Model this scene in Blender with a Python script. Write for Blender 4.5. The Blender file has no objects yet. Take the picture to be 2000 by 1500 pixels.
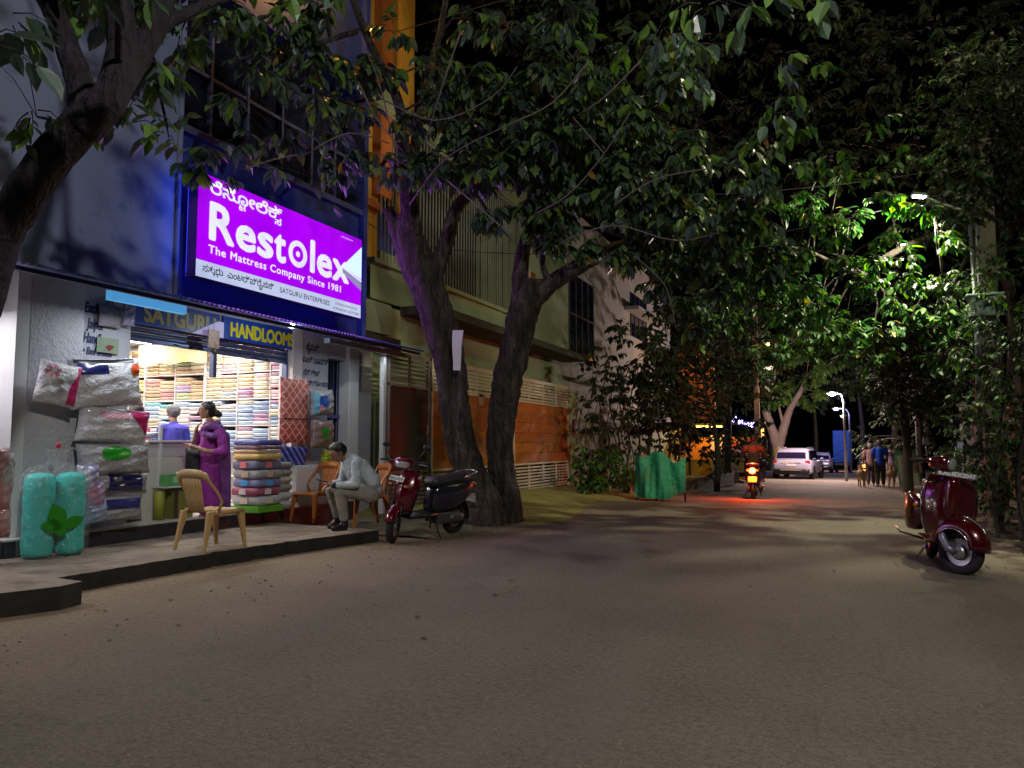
import bpy, bmesh, math, random
import numpy as np
from mathutils import Vector, Matrix, Euler, Quaternion
sc = bpy.context.scene
COL = sc.collection
R = math.radians
# ------------------------------------------------------------------ camera
EYE, FPX = 1.3, 1480.0
YAW = math.atan(635 / math.hypot(1480, 115)); PIT = math.atan(115 / 1480)
cam_d = bpy.data.cameras.new('camera'); cam = bpy.data.objects.new('camera', cam_d); COL.objects.link(cam)
cam.location = (0, 0, EYE); cam.rotation_euler = (math.pi / 2 + PIT, 0, YAW)
cam_d.sensor_width = 36; cam_d.lens = FPX / 2000 * 36; cam_d.clip_start = 0.05; cam_d.clip_end = 600
sc.camera = cam
# ------------------------------------------------------------------ world: a black night sky with only a trace of city glow
world = bpy.data.worlds.new('World'); sc.world = world; world.use_nodes = True
wn = world.node_tree; bg = wn.nodes['Background']
sky = wn.nodes.new('ShaderNodeTexSky'); sky.sky_type = 'NISHITA'; sky.sun_disc = False
sky.sun_elevation = R(-4); sky.sun_rotation = R(200)
wn.links.new(sky.outputs[0], bg.inputs[0]); bg.inputs[1].default_value = 0.012
sc.view_settings.view_transform = 'Standard'; sc.view_settings.look = 'None'
sc.view_settings.exposure = 0.0; sc.view_settings.gamma = 1.0
sc.view_settings.use_curve_mapping = False
sc.cycles.use_denoising = True
try: sc.cycles.denoiser = 'OPENIMAGEDENOISE'
except Exception: pass
sc.cycles.max_bounces = 6; sc.cycles.diffuse_bounces = 3; sc.cycles.glossy_bounces = 3
sc.cycles.transmission_bounces = 4; sc.cycles.transparent_max_bounces = 12
sc.cycles.caustics_reflective = False; sc.cycles.caustics_refractive = False
sc.cycles.sample_clamp_indirect = 4.0; sc.cycles.sample_clamp_direct = 0.0
# lamp powers in watts, kept here so that light is tuned in one place
PW = dict(assumed_near=1420, added_high=420, street_right=1050, street_far=900, board=14, sign_face=55, sign_side=3.5, awning=15, assumed_trough=7, bay=30, assumed_pole_lamp=850, shop=54, sign=3.5, stall=60, balcony=95,
          strip=5, neighbour=40, tail=1.6)

def lamp(name, kind, loc, power, color=(1, 1, 1), radius=0.1, rot=None, parent=None, size=None, spread=None, spot=None, blend=0.4):
    d = bpy.data.lights.new(name, kind); d.energy = power; d.color = color
    if kind in ('POINT', 'SPOT'): d.shadow_soft_size = radius
    if kind == 'AREA':
        d.shape = 'RECTANGLE'; d.size, d.size_y = size
        if spread: d.spread = spread
    if kind == 'SPOT': d.spot_size = spot; d.spot_blend = blend
    o = bpy.data.objects.new(name, d); COL.objects.link(o); o.location = loc
    if rot: o.rotation_euler = rot
    if parent: o.parent = parent
    return o
def aim(loc, at):
    return (Vector(at) - Vector(loc)).to_track_quat('-Z', 'Y').to_euler()

# ------------------------------------------------------------------ from a point of the photograph to a place in the street
def _ray(px, py):
    a, b = (px - 1000) / FPX, -(py - 750) / FPX
    f = math.cos(PIT) - b * math.sin(PIT); u = math.sin(PIT) + b * math.cos(PIT)
    return Vector((a * math.cos(YAW) - f * math.sin(YAW), a * math.sin(YAW) + f * math.cos(YAW), u))
def PX(px, py, X): d = _ray(px, py); t = X / d.x; return Vector((X, d.y * t, EYE + d.z * t))
def PY(px, py, Y): d = _ray(px, py); t = Y / d.y; return Vector((d.x * t, Y, EYE + d.z * t))
def PZ(px, py, Z): d = _ray(px, py); t = (Z - EYE) / d.z; return Vector((d.x * t, d.y * t, Z))
def YX(px, X): return PX(px, 800, X).y
def road_z(y):
    return -0.02 * max(0.0, y - 16) - (0.0 if y < 13 or y > 19 else 0.0)

# ------------------------------------------------------------------ mesh building
class M:
    def __init__(s): s.v = []; s.f = []; s.m = []; s.s = []
    def add(s, vs, fs, mi=0, smooth=False):
        b = len(s.v); s.v += [tuple(v) for v in vs]
        for f in fs: s.f.append(tuple(b + i for i in f)); s.m.append(mi); s.s.append(smooth)
        return s
    def box(s, c, d, rz=0.0, mi=0, rot=None, taper=1.0):
        hx, hy, hz = d[0] / 2, d[1] / 2, d[2] / 2
        p = [(-hx, -hy, -hz), (hx, -hy, -hz), (hx, hy, -hz), (-hx, hy, -hz),
             (-hx * taper, -hy * taper, hz), (hx * taper, -hy * taper, hz), (hx * taper, hy * taper, hz), (-hx * taper, hy * taper, hz)]
        mt = (rot.to_matrix() if rot is not None else Matrix.Rotation(rz, 3, 'Z'))
        c = Vector(c)
        return s.add([mt @ Vector(q) + c for q in p], [(0, 3, 2, 1), (4, 5, 6, 7), (0, 1, 5, 4), (1, 2, 6, 5), (2, 3, 7, 6), (3, 0, 4, 7)], mi)
    def bb(s, a, b, mi=0):
        return s.box(((a[0] + b[0]) / 2, (a[1] + b[1]) / 2, (a[2] + b[2]) / 2), (abs(b[0] - a[0]), abs(b[1] - a[1]), abs(b[2] - a[2])), mi=mi)
    def tube(s, pts, r, n=8, mi=0, smooth=True, cap=True, flat=1.0, rough=0.0, seed=0):
        pts = [Vector(p) for p in pts]; k = len(pts)
        rr = r if isinstance(r, (list, tuple)) else [r] * k
        rnd = random.Random(seed); vs = []; up = None
        for i, p in enumerate(pts):
            t = (pts[min(i + 1, k - 1)] - pts[max(i - 1, 0)])
            t = t.normalized() if t.length > 1e-9 else Vector((0, 0, 1))
            if up is None:
                up = Vector((0, 0, 1)) if abs(t.z) < 0.9 else Vector((1, 0, 0))
            a = t.cross(up)
            if a.length < 1e-6: a = t.cross(Vector((0.3, 1, 0.2)))
            a.normalize(); b = a.cross(t).normalized(); up = b
            for j in range(n):
                th = 2 * math.pi * j / n; q = rr[i] * (1 + rough * (rnd.random() - .5))
                vs.append(p + a * (math.cos(th) * q) + b * (math.sin(th) * q * flat))
        fs = [(i * n + j, i * n + (j + 1) % n, (i + 1) * n + (j + 1) % n, (i + 1) * n + j) for i in range(k - 1) for j in range(n)]
        if cap: fs += [tuple(range(n))[::-1], tuple((k - 1) * n + j for j in range(n))]
        return s.add(vs, fs, mi, smooth)
    def loft(s, rings, mi=0, smooth=True, cap=True, closed=True):
        n = len(rings[0]); k = len(rings); vs = [v for r in rings for v in r]; m = n if closed else n - 1
        fs = [(i * n + j, i * n + (j + 1) % n, (i + 1) * n + (j + 1) % n, (i + 1) * n + j) for i in range(k - 1) for j in range(m)]
        if cap and closed: fs += [tuple(range(n))[::-1], tuple((k - 1) * n + j for j in range(n))]
        return s.add(vs, fs, mi, smooth)
    def lathe(s, prof, c=(0, 0, 0), axis='Z', n=20, mi=0, smooth=True):
        vs = []
        for (r, h) in prof:
            for j in range(n):
                a = 2 * math.pi * j / n; x, y = r * math.cos(a), r * math.sin(a)
                q = (x, y, h) if axis == 'Z' else (x, h, y) if axis == 'Y' else (h, x, y)
                vs.append((q[0] + c[0], q[1] + c[1], q[2] + c[2]))
        k = len(prof)
        fs = [(i * n + j, i * n + (j + 1) % n, (i + 1) * n + (j + 1) % n, (i + 1) * n + j) for i in range(k - 1) for j in range(n)]
        fs += [tuple(range(n))[::-1], tuple((k - 1) * n + j for j in range(n))]
        return s.add(vs, fs, mi, smooth)
    def ball(s, c, r, n=12, k=8, mi=0):
        rx, ry, rz = (r, r, r) if not isinstance(r, (tuple, list)) else r
        vs = []
        for i in range(1, k):
            t = math.pi * i / k
            for j in range(n):
                a = 2 * math.pi * j / n
                vs.append((c[0] + rx * math.sin(t) * math.cos(a), c[1] + ry * math.sin(t) * math.sin(a), c[2] + rz * math.cos(t)))
        vs += [(c[0], c[1], c[2] + rz), (c[0], c[1], c[2] - rz)]; T = len(vs) - 2
        fs = [(i * n + j, (i + 1) * n + j, (i + 1) * n + (j + 1) % n, i * n + (j + 1) % n) for i in range(k - 2) for j in range(n)]
        fs += [(T, j, (j + 1) % n) for j in range(n)] + [(T + 1, (k - 2) * n + (j + 1) % n, (k - 2) * n + j) for j in range(n)]
        return s.add(vs, fs, mi, True)
    def prism(s, outline, y0, y1, plane='XZ', mi=0, smooth=False):
        def q(p, t): return (p[0], t, p[1]) if plane == 'XZ' else (t, p[0], p[1]) if plane == 'YZ' else (p[0], p[1], t)
        n = len(outline); vs = [q(p, y0) for p in outline] + [q(p, y1) for p in outline]
        fs = [tuple(range(n))[::-1], tuple(range(n, 2 * n))] + [(i, (i + 1) % n, n + (i + 1) % n, n + i) for i in range(n)]
        return s.add(vs, fs, mi, smooth)
    def move(s, mat):
        s.v = [tuple(mat @ Vector(v)) for v in s.v]; return s
    def join(s, o, mat=None):
        vs = [mat @ Vector(v) for v in o.v] if mat is not None else o.v
        b = len(s.v); s.v += [tuple(v) for v in vs]; s.f += [tuple(b + i for i in f) for f in o.f]; s.m += o.m; s.s += o.s; return s
    def mesh(s, name):
        me = bpy.data.meshes.new(name); me.from_pydata(s.v, [], s.f)
        me.polygons.foreach_set('material_index', s.m); me.polygons.foreach_set('use_smooth', s.s)
        me.update(); return me
    def build(s, name, mats, parent=None, bevel=0.0, recalc=True, loc=None, rz=None):
        me = s.mesh(name)
        if recalc and len(me.polygons) < 60000:
            bm = bmesh.new(); bm.from_mesh(me); bmesh.ops.recalc_face_normals(bm, faces=bm.faces); bm.to_mesh(me); bm.free()
        for mt in (mats if isinstance(mats, (list, tuple)) else [mats]): me.materials.append(mt)
        o = bpy.data.objects.new(name, me); COL.objects.link(o)
        if parent: o.parent = parent
        if loc is not None: o.location = loc
        if rz is not None: o.rotation_euler.z = rz
        if bevel:
            b = o.modifiers.new('bevel', 'BEVEL'); b.width = bevel; b.segments = 2; b.limit_method = 'ANGLE'; b.angle_limit = R(50)
        return o
def tag(o, label=None, cat=None, group=None, kind=None):
    if label: o['label'] = label
    if cat: o['category'] = cat
    if group: o['group'] = group
    if kind: o['kind'] = kind
    return o
def empty(name, loc=(0, 0, 0), rz=0.0, label=None, cat=None, group=None, rot=None):
    o = bpy.data.objects.new(name, None); COL.objects.link(o); o.location = loc
    o.rotation_euler = rot if rot is not None else (0, 0, rz); o.empty_display_size = 0.1
    return tag(o, label, cat, group)
def kids(o): return [c for c in bpy.data.objects if c.parent == o]
def copy_tree(o, parent=None, _map=None):
    if _map is None:
        _map = {}
        for c in bpy.data.objects:
            if c.parent: _map.setdefault(c.parent.name, []).append(c)
    c = o.copy(); COL.objects.link(c)
    if parent: c.parent = parent
    for ch in _map.get(o.name, []): copy_tree(ch, c, _map)
    return c
def place(me, name, parent, loc, rot=None, sc_=None, mat=None):
    o = bpy.data.objects.new(name, me); COL.objects.link(o); o.parent = parent; o.location = loc
    if rot is not None: o.rotation_euler = rot
    if sc_ is not None: o.scale = sc_
    return o

# ------------------------------------------------------------------ materials
MATS = {}
def mat(name, col, rough=0.6, metal=0.0, noise=None, bump=None, col2=None, emit=None, coat=0.0, spec=0.5, trans=0.0, alpha=1.0, vary=0.0, wave=None, dirt=None, space='Object'):
    if name in MATS: return MATS[name]
    m = bpy.data.materials.new(name); m.use_nodes = True; MATS[name] = m
    nt = m.node_tree; b = nt.nodes['Principled BSDF']; L = nt.links
    b.inputs['Base Color'].default_value = (*col, 1); b.inputs['Roughness'].default_value = rough
    b.inputs['Metallic'].default_value = metal; b.inputs['Specular IOR Level'].default_value = spec
    b.inputs['Coat Weight'].default_value = coat; b.inputs['Coat Roughness'].default_value = 0.06
    b.inputs['Transmission Weight'].default_value = trans; b.inputs['Alpha'].default_value = alpha
    tc = nt.nodes.new('ShaderNodeTexCoord'); src = tc.outputs[space]; out = None
    if noise:
        n = nt.nodes.new('ShaderNodeTexNoise'); n.inputs['Scale'].default_value = noise[0]; n.inputs['Detail'].default_value = 7
        n.inputs['Roughness'].default_value = 0.62; L.new(src, n.inputs['Vector'])
        mx = nt.nodes.new('ShaderNodeMix'); mx.data_type = 'RGBA'
        c2 = col2 or tuple(c * (1 - noise[1]) for c in col)
        mx.inputs[6].default_value = (*col, 1); mx.inputs[7].default_value = (*c2, 1)
        cr = nt.nodes.new('ShaderNodeMapRange'); cr.inputs[1].default_value = 0.35; cr.inputs[2].default_value = 0.68
        L.new(n.outputs['Fac'], cr.inputs[0]); L.new(cr.outputs[0], mx.inputs[0]); out = mx.outputs[2]
    if wave:   # (scale, colour, width, direction, distortion)
        w = nt.nodes.new('ShaderNodeTexWave'); w.inputs['Scale'].default_value = wave[0]; w.bands_direction = wave[3]
        w.inputs['Distortion'].default_value = wave[4]; w.inputs['Detail'].default_value = 2; L.new(src, w.inputs['Vector'])
        mr = nt.nodes.new('ShaderNodeMapRange'); mr.inputs[1].default_value = wave[2]; mr.inputs[2].default_value = wave[2] + 0.08
        L.new(w.outputs['Fac'], mr.inputs[0]); mx = nt.nodes.new('ShaderNodeMix'); mx.data_type = 'RGBA'
        if out: L.new(out, mx.inputs[6])
        else: mx.inputs[6].default_value = (*col, 1)
        mx.inputs[7].default_value = (*wave[1], 1); L.new(mr.outputs[0], mx.inputs[0]); out = mx.outputs[2]
    if dirt:   # (scale, colour, threshold)
        n = nt.nodes.new('ShaderNodeTexNoise'); n.inputs['Scale'].default_value = dirt[0]; n.inputs['Detail'].default_value = 10
        n.inputs['Roughness'].default_value = 0.7; L.new(src, n.inputs['Vector'])
        mr = nt.nodes.new('ShaderNodeMapRange'); mr.inputs[1].default_value = dirt[2]; mr.inputs[2].default_value = dirt[2] + 0.16
        L.new(n.outputs['Fac'], mr.inputs[0]); mx = nt.nodes.new('ShaderNodeMix'); mx.data_type = 'RGBA'
        if out: L.new(out, mx.inputs[6])
        else: mx.inputs[6].default_value = (*col, 1)
        mx.inputs[7].default_value = (*dirt[1], 1); L.new(mr.outputs[0], mx.inputs[0]); out = mx.outputs[2]
    if vary:
        oi = nt.nodes.new('ShaderNodeObjectInfo'); hs = nt.nodes.new('ShaderNodeHueSaturation')
        mr = nt.nodes.new('ShaderNodeMapRange'); mr.inputs[3].default_value = 1 - vary; mr.inputs[4].default_value = 1 + vary
        L.new(oi.outputs['Random'], mr.inputs[0]); L.new(mr.outputs[0], hs.inputs['Value'])
        if out: L.new(out, hs.inputs['Color'])
        else: hs.inputs['Color'].default_value = (*col, 1)
        out = hs.outputs[0]
    if out: L.new(out, b.inputs['Base Color'])
    if bump:
        lst = bump if isinstance(bump, list) else [bump]; prev = None
        for (s_, st) in lst:
            n = nt.nodes.new('ShaderNodeTexNoise'); n.inputs['Scale'].default_value = s_; n.inputs['Detail'].default_value = 6
            n.inputs['Roughness'].default_value = 0.6; L.new(src, n.inputs['Vector'])
            bp = nt.nodes.new('ShaderNodeBump'); bp.inputs['Strength'].default_value = min(1.0, st); bp.inputs['Distance'].default_value = 0.35 / s_ * max(1.0, st)
            L.new(n.outputs['Fac'], bp.inputs['Height'])
            if prev: L.new(prev, bp.inputs['Normal'])
            prev = bp.outputs[0]
        L.new(prev, b.inputs['Normal'])
    if emit:
        b.inputs['Emission Color'].default_value = (*emit[0], 1); b.inputs['Emission Strength'].default_value = emit[1]
    return m

# text as flat lettering with a little thickness
def text_mesh(body, size=1.0, bold=0.0, shear=0.0, space=1.0, align='LEFT', sx=1.0, thick=0.0):
    c = bpy.data.curves.new('lettering', 'FONT'); c.body = body; c.size = size; c.shear = shear
    c.space_character = space; c.align_x = align; c.resolution_u = 3
    o = bpy.data.objects.new('lettering', c); COL.objects.link(o)
    me = bpy.data.meshes.new_from_object(o.evaluated_get(bpy.context.evaluated_depsgraph_get()))
    vs = [(v.co.x * sx, v.co.y, 0.0) for v in me.vertices]; fs = [tuple(p.vertices) for p in me.polygons]
    bpy.data.objects.remove(o); bpy.data.curves.remove(c); bpy.data.meshes.remove(me)
    m = M(); offs = [(0, 0)]
    if bold: offs = [(bold * math.cos(a), bold * math.sin(a)) for a in [k * math.pi / 4 for k in range(8)]] + [(0, 0)]
    for i, (dx, dy) in enumerate(offs):
        m.add([(x + dx, y + dy, i * 0.00012) for x, y, z in vs], fs)
    return m
def face_mat(o, right, up):
    """matrix that lays the text's x along right and its y along up at o"""
    r = Vector(right).normalized(); u = Vector(up).normalized(); n = r.cross(u)
    return Matrix(((r.x, u.x, n.x, o[0]), (r.y, u.y, n.y, o[1]), (r.z, u.z, n.z, o[2]), (0, 0, 0, 1)))
# on the shop side the facades look towards +X: text runs along +Y
def wall_text(name, body, y, z, X, size, m, parent, **k):
    t = text_mesh(body, size, **k); t.move(face_mat((X, y, z), (0, 1, 0), (0, 0, 1)))
    return t.build(name, m, parent, recalc=False)

# a closed body melted together from limbs and balls (one continuous mesh)
def melt(name, src, voxel, m, parent=None, smooth=3, reduce=None, fac=0.5):
    me = src.mesh(name + '_raw'); o = bpy.data.objects.new(name + '_raw', me); COL.objects.link(o)
    r = o.modifiers.new('r', 'REMESH'); r.mode = 'VOXEL'; r.voxel_size = voxel
    if smooth: s = o.modifiers.new('s', 'SMOOTH'); s.iterations = smooth; s.factor = fac
    if reduce: d = o.modifiers.new('d', 'DECIMATE'); d.ratio = reduce
    dg = bpy.context.evaluated_depsgraph_get(); out = bpy.data.meshes.new_from_object(o.evaluated_get(dg)); out.name = name
    bpy.data.objects.remove(o); bpy.data.meshes.remove(me)
    out.polygons.foreach_set('use_smooth', [True] * len(out.polygons)); out.materials.clear()
    for q in (m if isinstance(m, (list, tuple)) else [m]): out.materials.append(q)
    ob = bpy.data.objects.new(name, out); COL.objects.link(ob)
    if parent: ob.parent = parent
    return ob
def limb(mm, pts, rad, n=12, flat=1.0):
    """tapered limb through joints, closed by balls"""
    pts = [Vector(p) for p in pts]
    for i in range(len(pts) - 1):
        mm.tube([pts[i], pts[i + 1]], [rad[i], rad[i + 1]], n=n, flat=flat)
    for p, r in zip(pts, rad): mm.ball(p, r, n=n, k=8)
    return mm
# ================================================================== GROUND
def grid(xs, ys, zf):
    vs = [(x, y, zf(x, y)) for y in ys for x in xs]; n = len(xs)
    return vs, [(j * n + i, j * n + i + 1, (j + 1) * n + i + 1, (j + 1) * n + i) for j in range(len(ys) - 1) for i in range(n - 1)]
def road_material():
    m = mat('worn_asphalt', (0.075, 0.066, 0.058), rough=0.86, spec=0.3)
    nt = m.node_tree; L = nt.links; b = nt.nodes['Principled BSDF']; tc = nt.nodes.new('ShaderNodeTexCoord'); src = tc.outputs['Object']
    def noise(s, d=8, r=0.6, stretch=None):
        n = nt.nodes.new('ShaderNodeTexNoise'); n.inputs['Scale'].default_value = s; n.inputs['Detail'].default_value = d; n.inputs['Roughness'].default_value = r
        if stretch:
            mp = nt.nodes.new('ShaderNodeMapping'); mp.inputs['Scale'].default_value = stretch; L.new(src, mp.inputs['Vector']); L.new(mp.outputs[0], n.inputs['Vector'])
        else: L.new(src, n.inputs['Vector'])
        return n.outputs['Fac']
    def rng(v, a, c, x=0.0, y=1.0):
        r = nt.nodes.new('ShaderNodeMapRange'); r.inputs[1].default_value = a; r.inputs[2].default_value = c; r.inputs[3].default_value = x; r.inputs[4].default_value = y
        L.new(v, r.inputs[0]); return r.outputs[0]
    def mix(f, a, c):
        x = nt.nodes.new('ShaderNodeMix'); x.data_type = 'RGBA'; L.new(f, x.inputs[0])
        for i, q in ((6, a), (7, c)):
            if isinstance(q, tuple): x.inputs[i].default_value = (*q, 1)
            else: L.new(q, x.inputs[i])
        return x.outputs[2]
    def math_(op, a, c):
        x = nt.nodes.new('ShaderNodeMath'); x.operation = op
        for i, q in ((0, a), (1, c)):
            if isinstance(q, (int, float)): x.inputs[i].default_value = q
            else: L.new(q, x.inputs[i])
        return x.outputs[0]
    grain = math_('ADD', math_('MULTIPLY', rng(noise(85, 3, 0.7), 0.36, 0.66), .5), math_('MULTIPLY', rng(noise(27, 4, 0.75), 0.36, 0.66), .5))
    patch = rng(noise(0.55, 6, 0.6), 0.38, 0.64)
    col = mix(grain, (0.074, 0.063, 0.049), (0.245, 0.208, 0.160))
    col = mix(patch, col, mix(grain, (0.102, 0.090, 0.070), (0.290, 0.252, 0.198)))
    streak = rng(noise(1.3, 5, 0.55, (1.6, 0.35, 1)), 0.5, 0.75, 0, 0.6)
    col = mix(streak, col, (0.210, 0.180, 0.150))
    # stone chips
    vo = nt.nodes.new('ShaderNodeTexVoronoi'); vo.inputs['Scale'].default_value = 34; L.new(src, vo.inputs['Vector'])
    sp = nt.nodes.new('ShaderNodeSeparateColor'); L.new(vo.outputs['Color'], sp.inputs[0])
    chip = math_('MULTIPLY', rng(vo.outputs['Distance'], 0.3, 0.16), rng(sp.outputs[0], 0.94, 0.97, 0, .6))
    col = mix(chip, col, (0.36, 0.33, 0.29))
    ve = nt.nodes.new('ShaderNodeTexVoronoi'); ve.feature = 'DISTANCE_TO_EDGE'; ve.inputs['Scale'].default_value = .55
    wp = nt.nodes.new('ShaderNodeVectorMath'); nz = nt.nodes.new('ShaderNodeTexNoise'); nz.inputs['Scale'].default_value = 1.7; nz.inputs['Detail'].default_value = 6; L.new(src, nz.inputs['Vector']); L.new(src, wp.inputs[0]); L.new(nz.outputs['Color'], wp.inputs[1]); L.new(wp.outputs[0], ve.inputs['Vector'])
    crack = math_('MULTIPLY', rng(ve.outputs['Distance'], .008, .002, 0, .55), rng(noise(.35, 3, .5), .54, .62)); col = mix(crack, col, (.05, .044, .038))
    spot = rng(noise(4.5, 8, .75), .60, .70, 0, .55); col = mix(spot, col, (.05, .045, .04))
    # sandy dust gathered along the kerb side and the verge
    sx = nt.nodes.new('ShaderNodeSeparateXYZ'); L.new(src, sx.inputs[0])
    side = rng(math_('ADD', sx.outputs[0], math_('MULTIPLY', noise(0.9, 6, 0.65), 2.6)), -2.2, -4.7)
    side2 = rng(math_('ADD', sx.outputs[0], math_('MULTIPLY', noise(0.7, 6, 0.6), -1.6)), 0.6, 1.5)
    dust = math_('MAXIMUM', side, math_('MULTIPLY', side2, 0.7))
    col = mix(dust, col, mix(rng(noise(22, 6, 0.7), 0.35, 0.66), (0.235, 0.172, 0.118), (0.42, 0.31, 0.205)))
    L.new(col, b.inputs['Base Color'])
    prev = None
    for s, st, di in ((2.2, 0.35, 0.03), (85, 0.9, 0.008), (38, 1.0, 0.016), (14, .5, .02)):
        n = noise(s, 5, 0.6); bp = nt.nodes.new('ShaderNodeBump'); bp.inputs['Strength'].default_value = st; bp.inputs['Distance'].default_value = di
        L.new(n, bp.inputs['Height'])
        if prev: L.new(prev, bp.inputs['Normal'])
        prev = bp.outputs[0]
    L.new(prev, b.inputs['Normal'])
    return m
m_dirt = mat('verge_dirt', (0.13, 0.105, 0.07), rough=0.95, noise=(3, 0.5), dirt=(9, (0.06, 0.07, 0.03), 0.52), bump=[(6, 0.6), (40, 0.5)])
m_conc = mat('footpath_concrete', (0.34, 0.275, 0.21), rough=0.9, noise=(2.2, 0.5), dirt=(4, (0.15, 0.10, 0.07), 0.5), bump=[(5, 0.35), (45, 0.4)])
m_kerb = mat('dark_kerb_concrete', (0.030, 0.028, 0.026), rough=0.95, noise=(6, 0.5), bump=[(14, 0.6)])  # near black tone, mottled by noise
m_plinth = mat('dark_stone_plinth', (0.035, 0.035, 0.042), rough=0.45, noise=(12, 0.4))
ysn = [-30, -15, -8, -4, -2, 0, 2, 4, 6, 8, 10, 12, 14, 16, 18, 20, 22, 24, 28, 32, 38, 45, 55, 70, 100, 150, 260, 420]
g = M(); vs, fs = grid([-300, -100, -40, -20, -12, -8, -5, -2, 0, 2, 5, 12, 30, 100, 300], ysn, lambda x, y: road_z(y) - 0.012)
g.add(vs, fs); tag(g.build('ground', m_dirt), 'dry brown earth on both sides of the street', kind='structure')
g = M(); vs, fs = grid([-7.9, -6, -5, -4, -3, -2, -1, 0, 1, 2.0, 2.6], ysn[:-1], lambda x, y: road_z(y))
g.add(vs, fs); tag(g.build('road', road_material()), 'worn asphalt lane dusted with sand along the kerb', kind='structure')

# raised concrete footpath in front of the shop, with its broken dark kerb
PLZ = 0.15
front = [PZ(116, 1162, 0), PZ(280, 1132, 0), PZ(450, 1102, 0), PZ(600, 1078, 0), PZ(740, 1058, 0)]
fp = M()
edge = []
rndk = random.Random(5)
for i in range(len(front) - 1):
    for k in range(12):
        p = front[i].lerp(front[i + 1], k / 12); edge.append((p.x + rndk.uniform(-.014, .014) - (.05 if rndk.random() < .07 else 0), p.y))
edge.append((front[-1].x, front[-1].y))
poly = [(-8.2, edge[-1][1] + 0.3)] + [(-8.2, 2.0)] + [(edge[0][0] - 0.02, 2.0)] + edge
top = [(x, y, PLZ + rndk.uniform(-.003, .003)) for x, y in poly]; n = len(top)
fp.add(top, [tuple(range(n))])
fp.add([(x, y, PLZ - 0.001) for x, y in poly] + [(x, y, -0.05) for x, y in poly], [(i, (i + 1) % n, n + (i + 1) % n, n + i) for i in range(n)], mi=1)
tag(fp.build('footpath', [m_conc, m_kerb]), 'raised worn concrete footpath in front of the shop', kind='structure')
# thicker, nearer slab of the footpath at its left end
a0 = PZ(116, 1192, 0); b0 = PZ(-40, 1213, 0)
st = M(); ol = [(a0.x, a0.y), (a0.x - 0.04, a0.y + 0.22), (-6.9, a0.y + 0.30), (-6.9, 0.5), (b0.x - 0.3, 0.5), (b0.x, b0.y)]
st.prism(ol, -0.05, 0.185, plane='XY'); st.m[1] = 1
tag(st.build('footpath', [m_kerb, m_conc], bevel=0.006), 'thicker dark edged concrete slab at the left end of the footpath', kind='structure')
# plinth of the shop
SX, FX = -7.8, -7.62
pl = M(); pl.bb((-12.9, 5.0, -0.05), (FX, 11.05, 0.315)); pl.build('shop_plinth', m_plinth)['kind'] = 'structure'
m_tile = mat('cream_floor_slab', (0.52, 0.50, 0.46), rough=0.35, noise=(3, 0.15))
pl = M(); pl.bb((-12.9, 5.0, 0.317), (FX + 0.02, 11.06, 0.34)); tag(pl.build('shop_floor', m_tile, bevel=0.004), 'cream slab floor of the shop with a pale front edge', kind='structure')

# concrete ramp up to the gates, and the sandy verge at the foot of the trees
m_ramp = mat('olive_lamplit_ramp_concrete', (0.32, 0.28, 0.085), rough=0.92, noise=(1.6, 0.45), dirt=(6, (0.10, 0.085, 0.045), 0.55), bump=[(5, 0.35), (40, 0.4)])  # olive cast of the lamplight put into the concrete colour
def rz(x, y):
    t = max(0, min(1, (-4.55 - x - 0.25 * math.sin(y * 0.9)) / 2.4)); w = max(0, min(1, (y - 11.4) / 1.0)) * max(0, min(1, (21.6 - y) / 1.0))
    return road_z(y) + 0.004 + 0.19 * (t ** 0.8) * w - (0.02 if w < 0.01 or t < 0.01 else 0)
rp = M(); vs, fs = grid([-8.2 + 0.25 * i for i in range(17)], [11.2 + 0.5 * i for i in range(22)], rz)
rp.add(vs, fs, smooth=True); tag(rp.build('driveway_ramp', m_ramp), 'olive tinted concrete ramp rising to the wooden gates', kind='structure')
m_sand = mat('sandy_verge', (0.24, 0.20, 0.13), rough=0.95, noise=(5, 0.5), dirt=(4, (0.10, 0.085, 0.06), 0.5), bump=[(9, 0.8), (50, 0.6)])
def vz(x, y): return 0.05 * math.exp(-((x + 5.9) / 0.95) ** 2) * (0.8 + 0.3 * math.sin(x * 7 + y * 5)) - 0.006
vg = M(); vs, fs = grid([-8.2 + 0.2 * i for i in range(18)], [9.1 + 0.2 * i for i in range(20)], vz)
vg.add(vs, fs, smooth=True); tag(vg.build('verge', m_sand), 'sandy ground between the footpath end and the twin trunks', kind='structure')
# far verge on the left (soil bank under the bushes)
bk = M()
def bz(x, y):
    return road_z(y) + 0.18 * max(0, min(1, (-3.4 - 0.03 * (y - 20) - x) / 0.9)) * max(0, min(1, (y - 20.2) / 1)) - 0.006 + 0.02 * math.sin(3 * x + 2 * y)
vs, fs = grid([-8.2 + 0.4 * i for i in range(14)], [20 + i for i in range(40)], bz); bk.add(vs, fs, smooth=True)
tag(bk.build('soil_bank', m_dirt), 'dark soil bank along the left of the far street', kind='structure')
bk = M()
def bz2(x, y): return road_z(y) + 0.12 * max(0, min(1, (x - 1.75 + 0.12 * math.sin(y) + .05 * math.sin(5.3 * y)) / 0.9)) ** 1.3 - 0.006 + .006 * math.sin(9 * x + 7 * y)
vs, fs = grid([1.4 + 0.12 * i for i in range(14)] + [3.2 + i * .6 for i in range(8)], [1 + .25 * i for i in range(120)] + [31 + i for i in range(28)], bz2); bk.add(vs, fs, smooth=True)
tag(bk.build('right_verge', m_dirt), 'dark earth verge along the right of the street', kind='structure')
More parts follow.
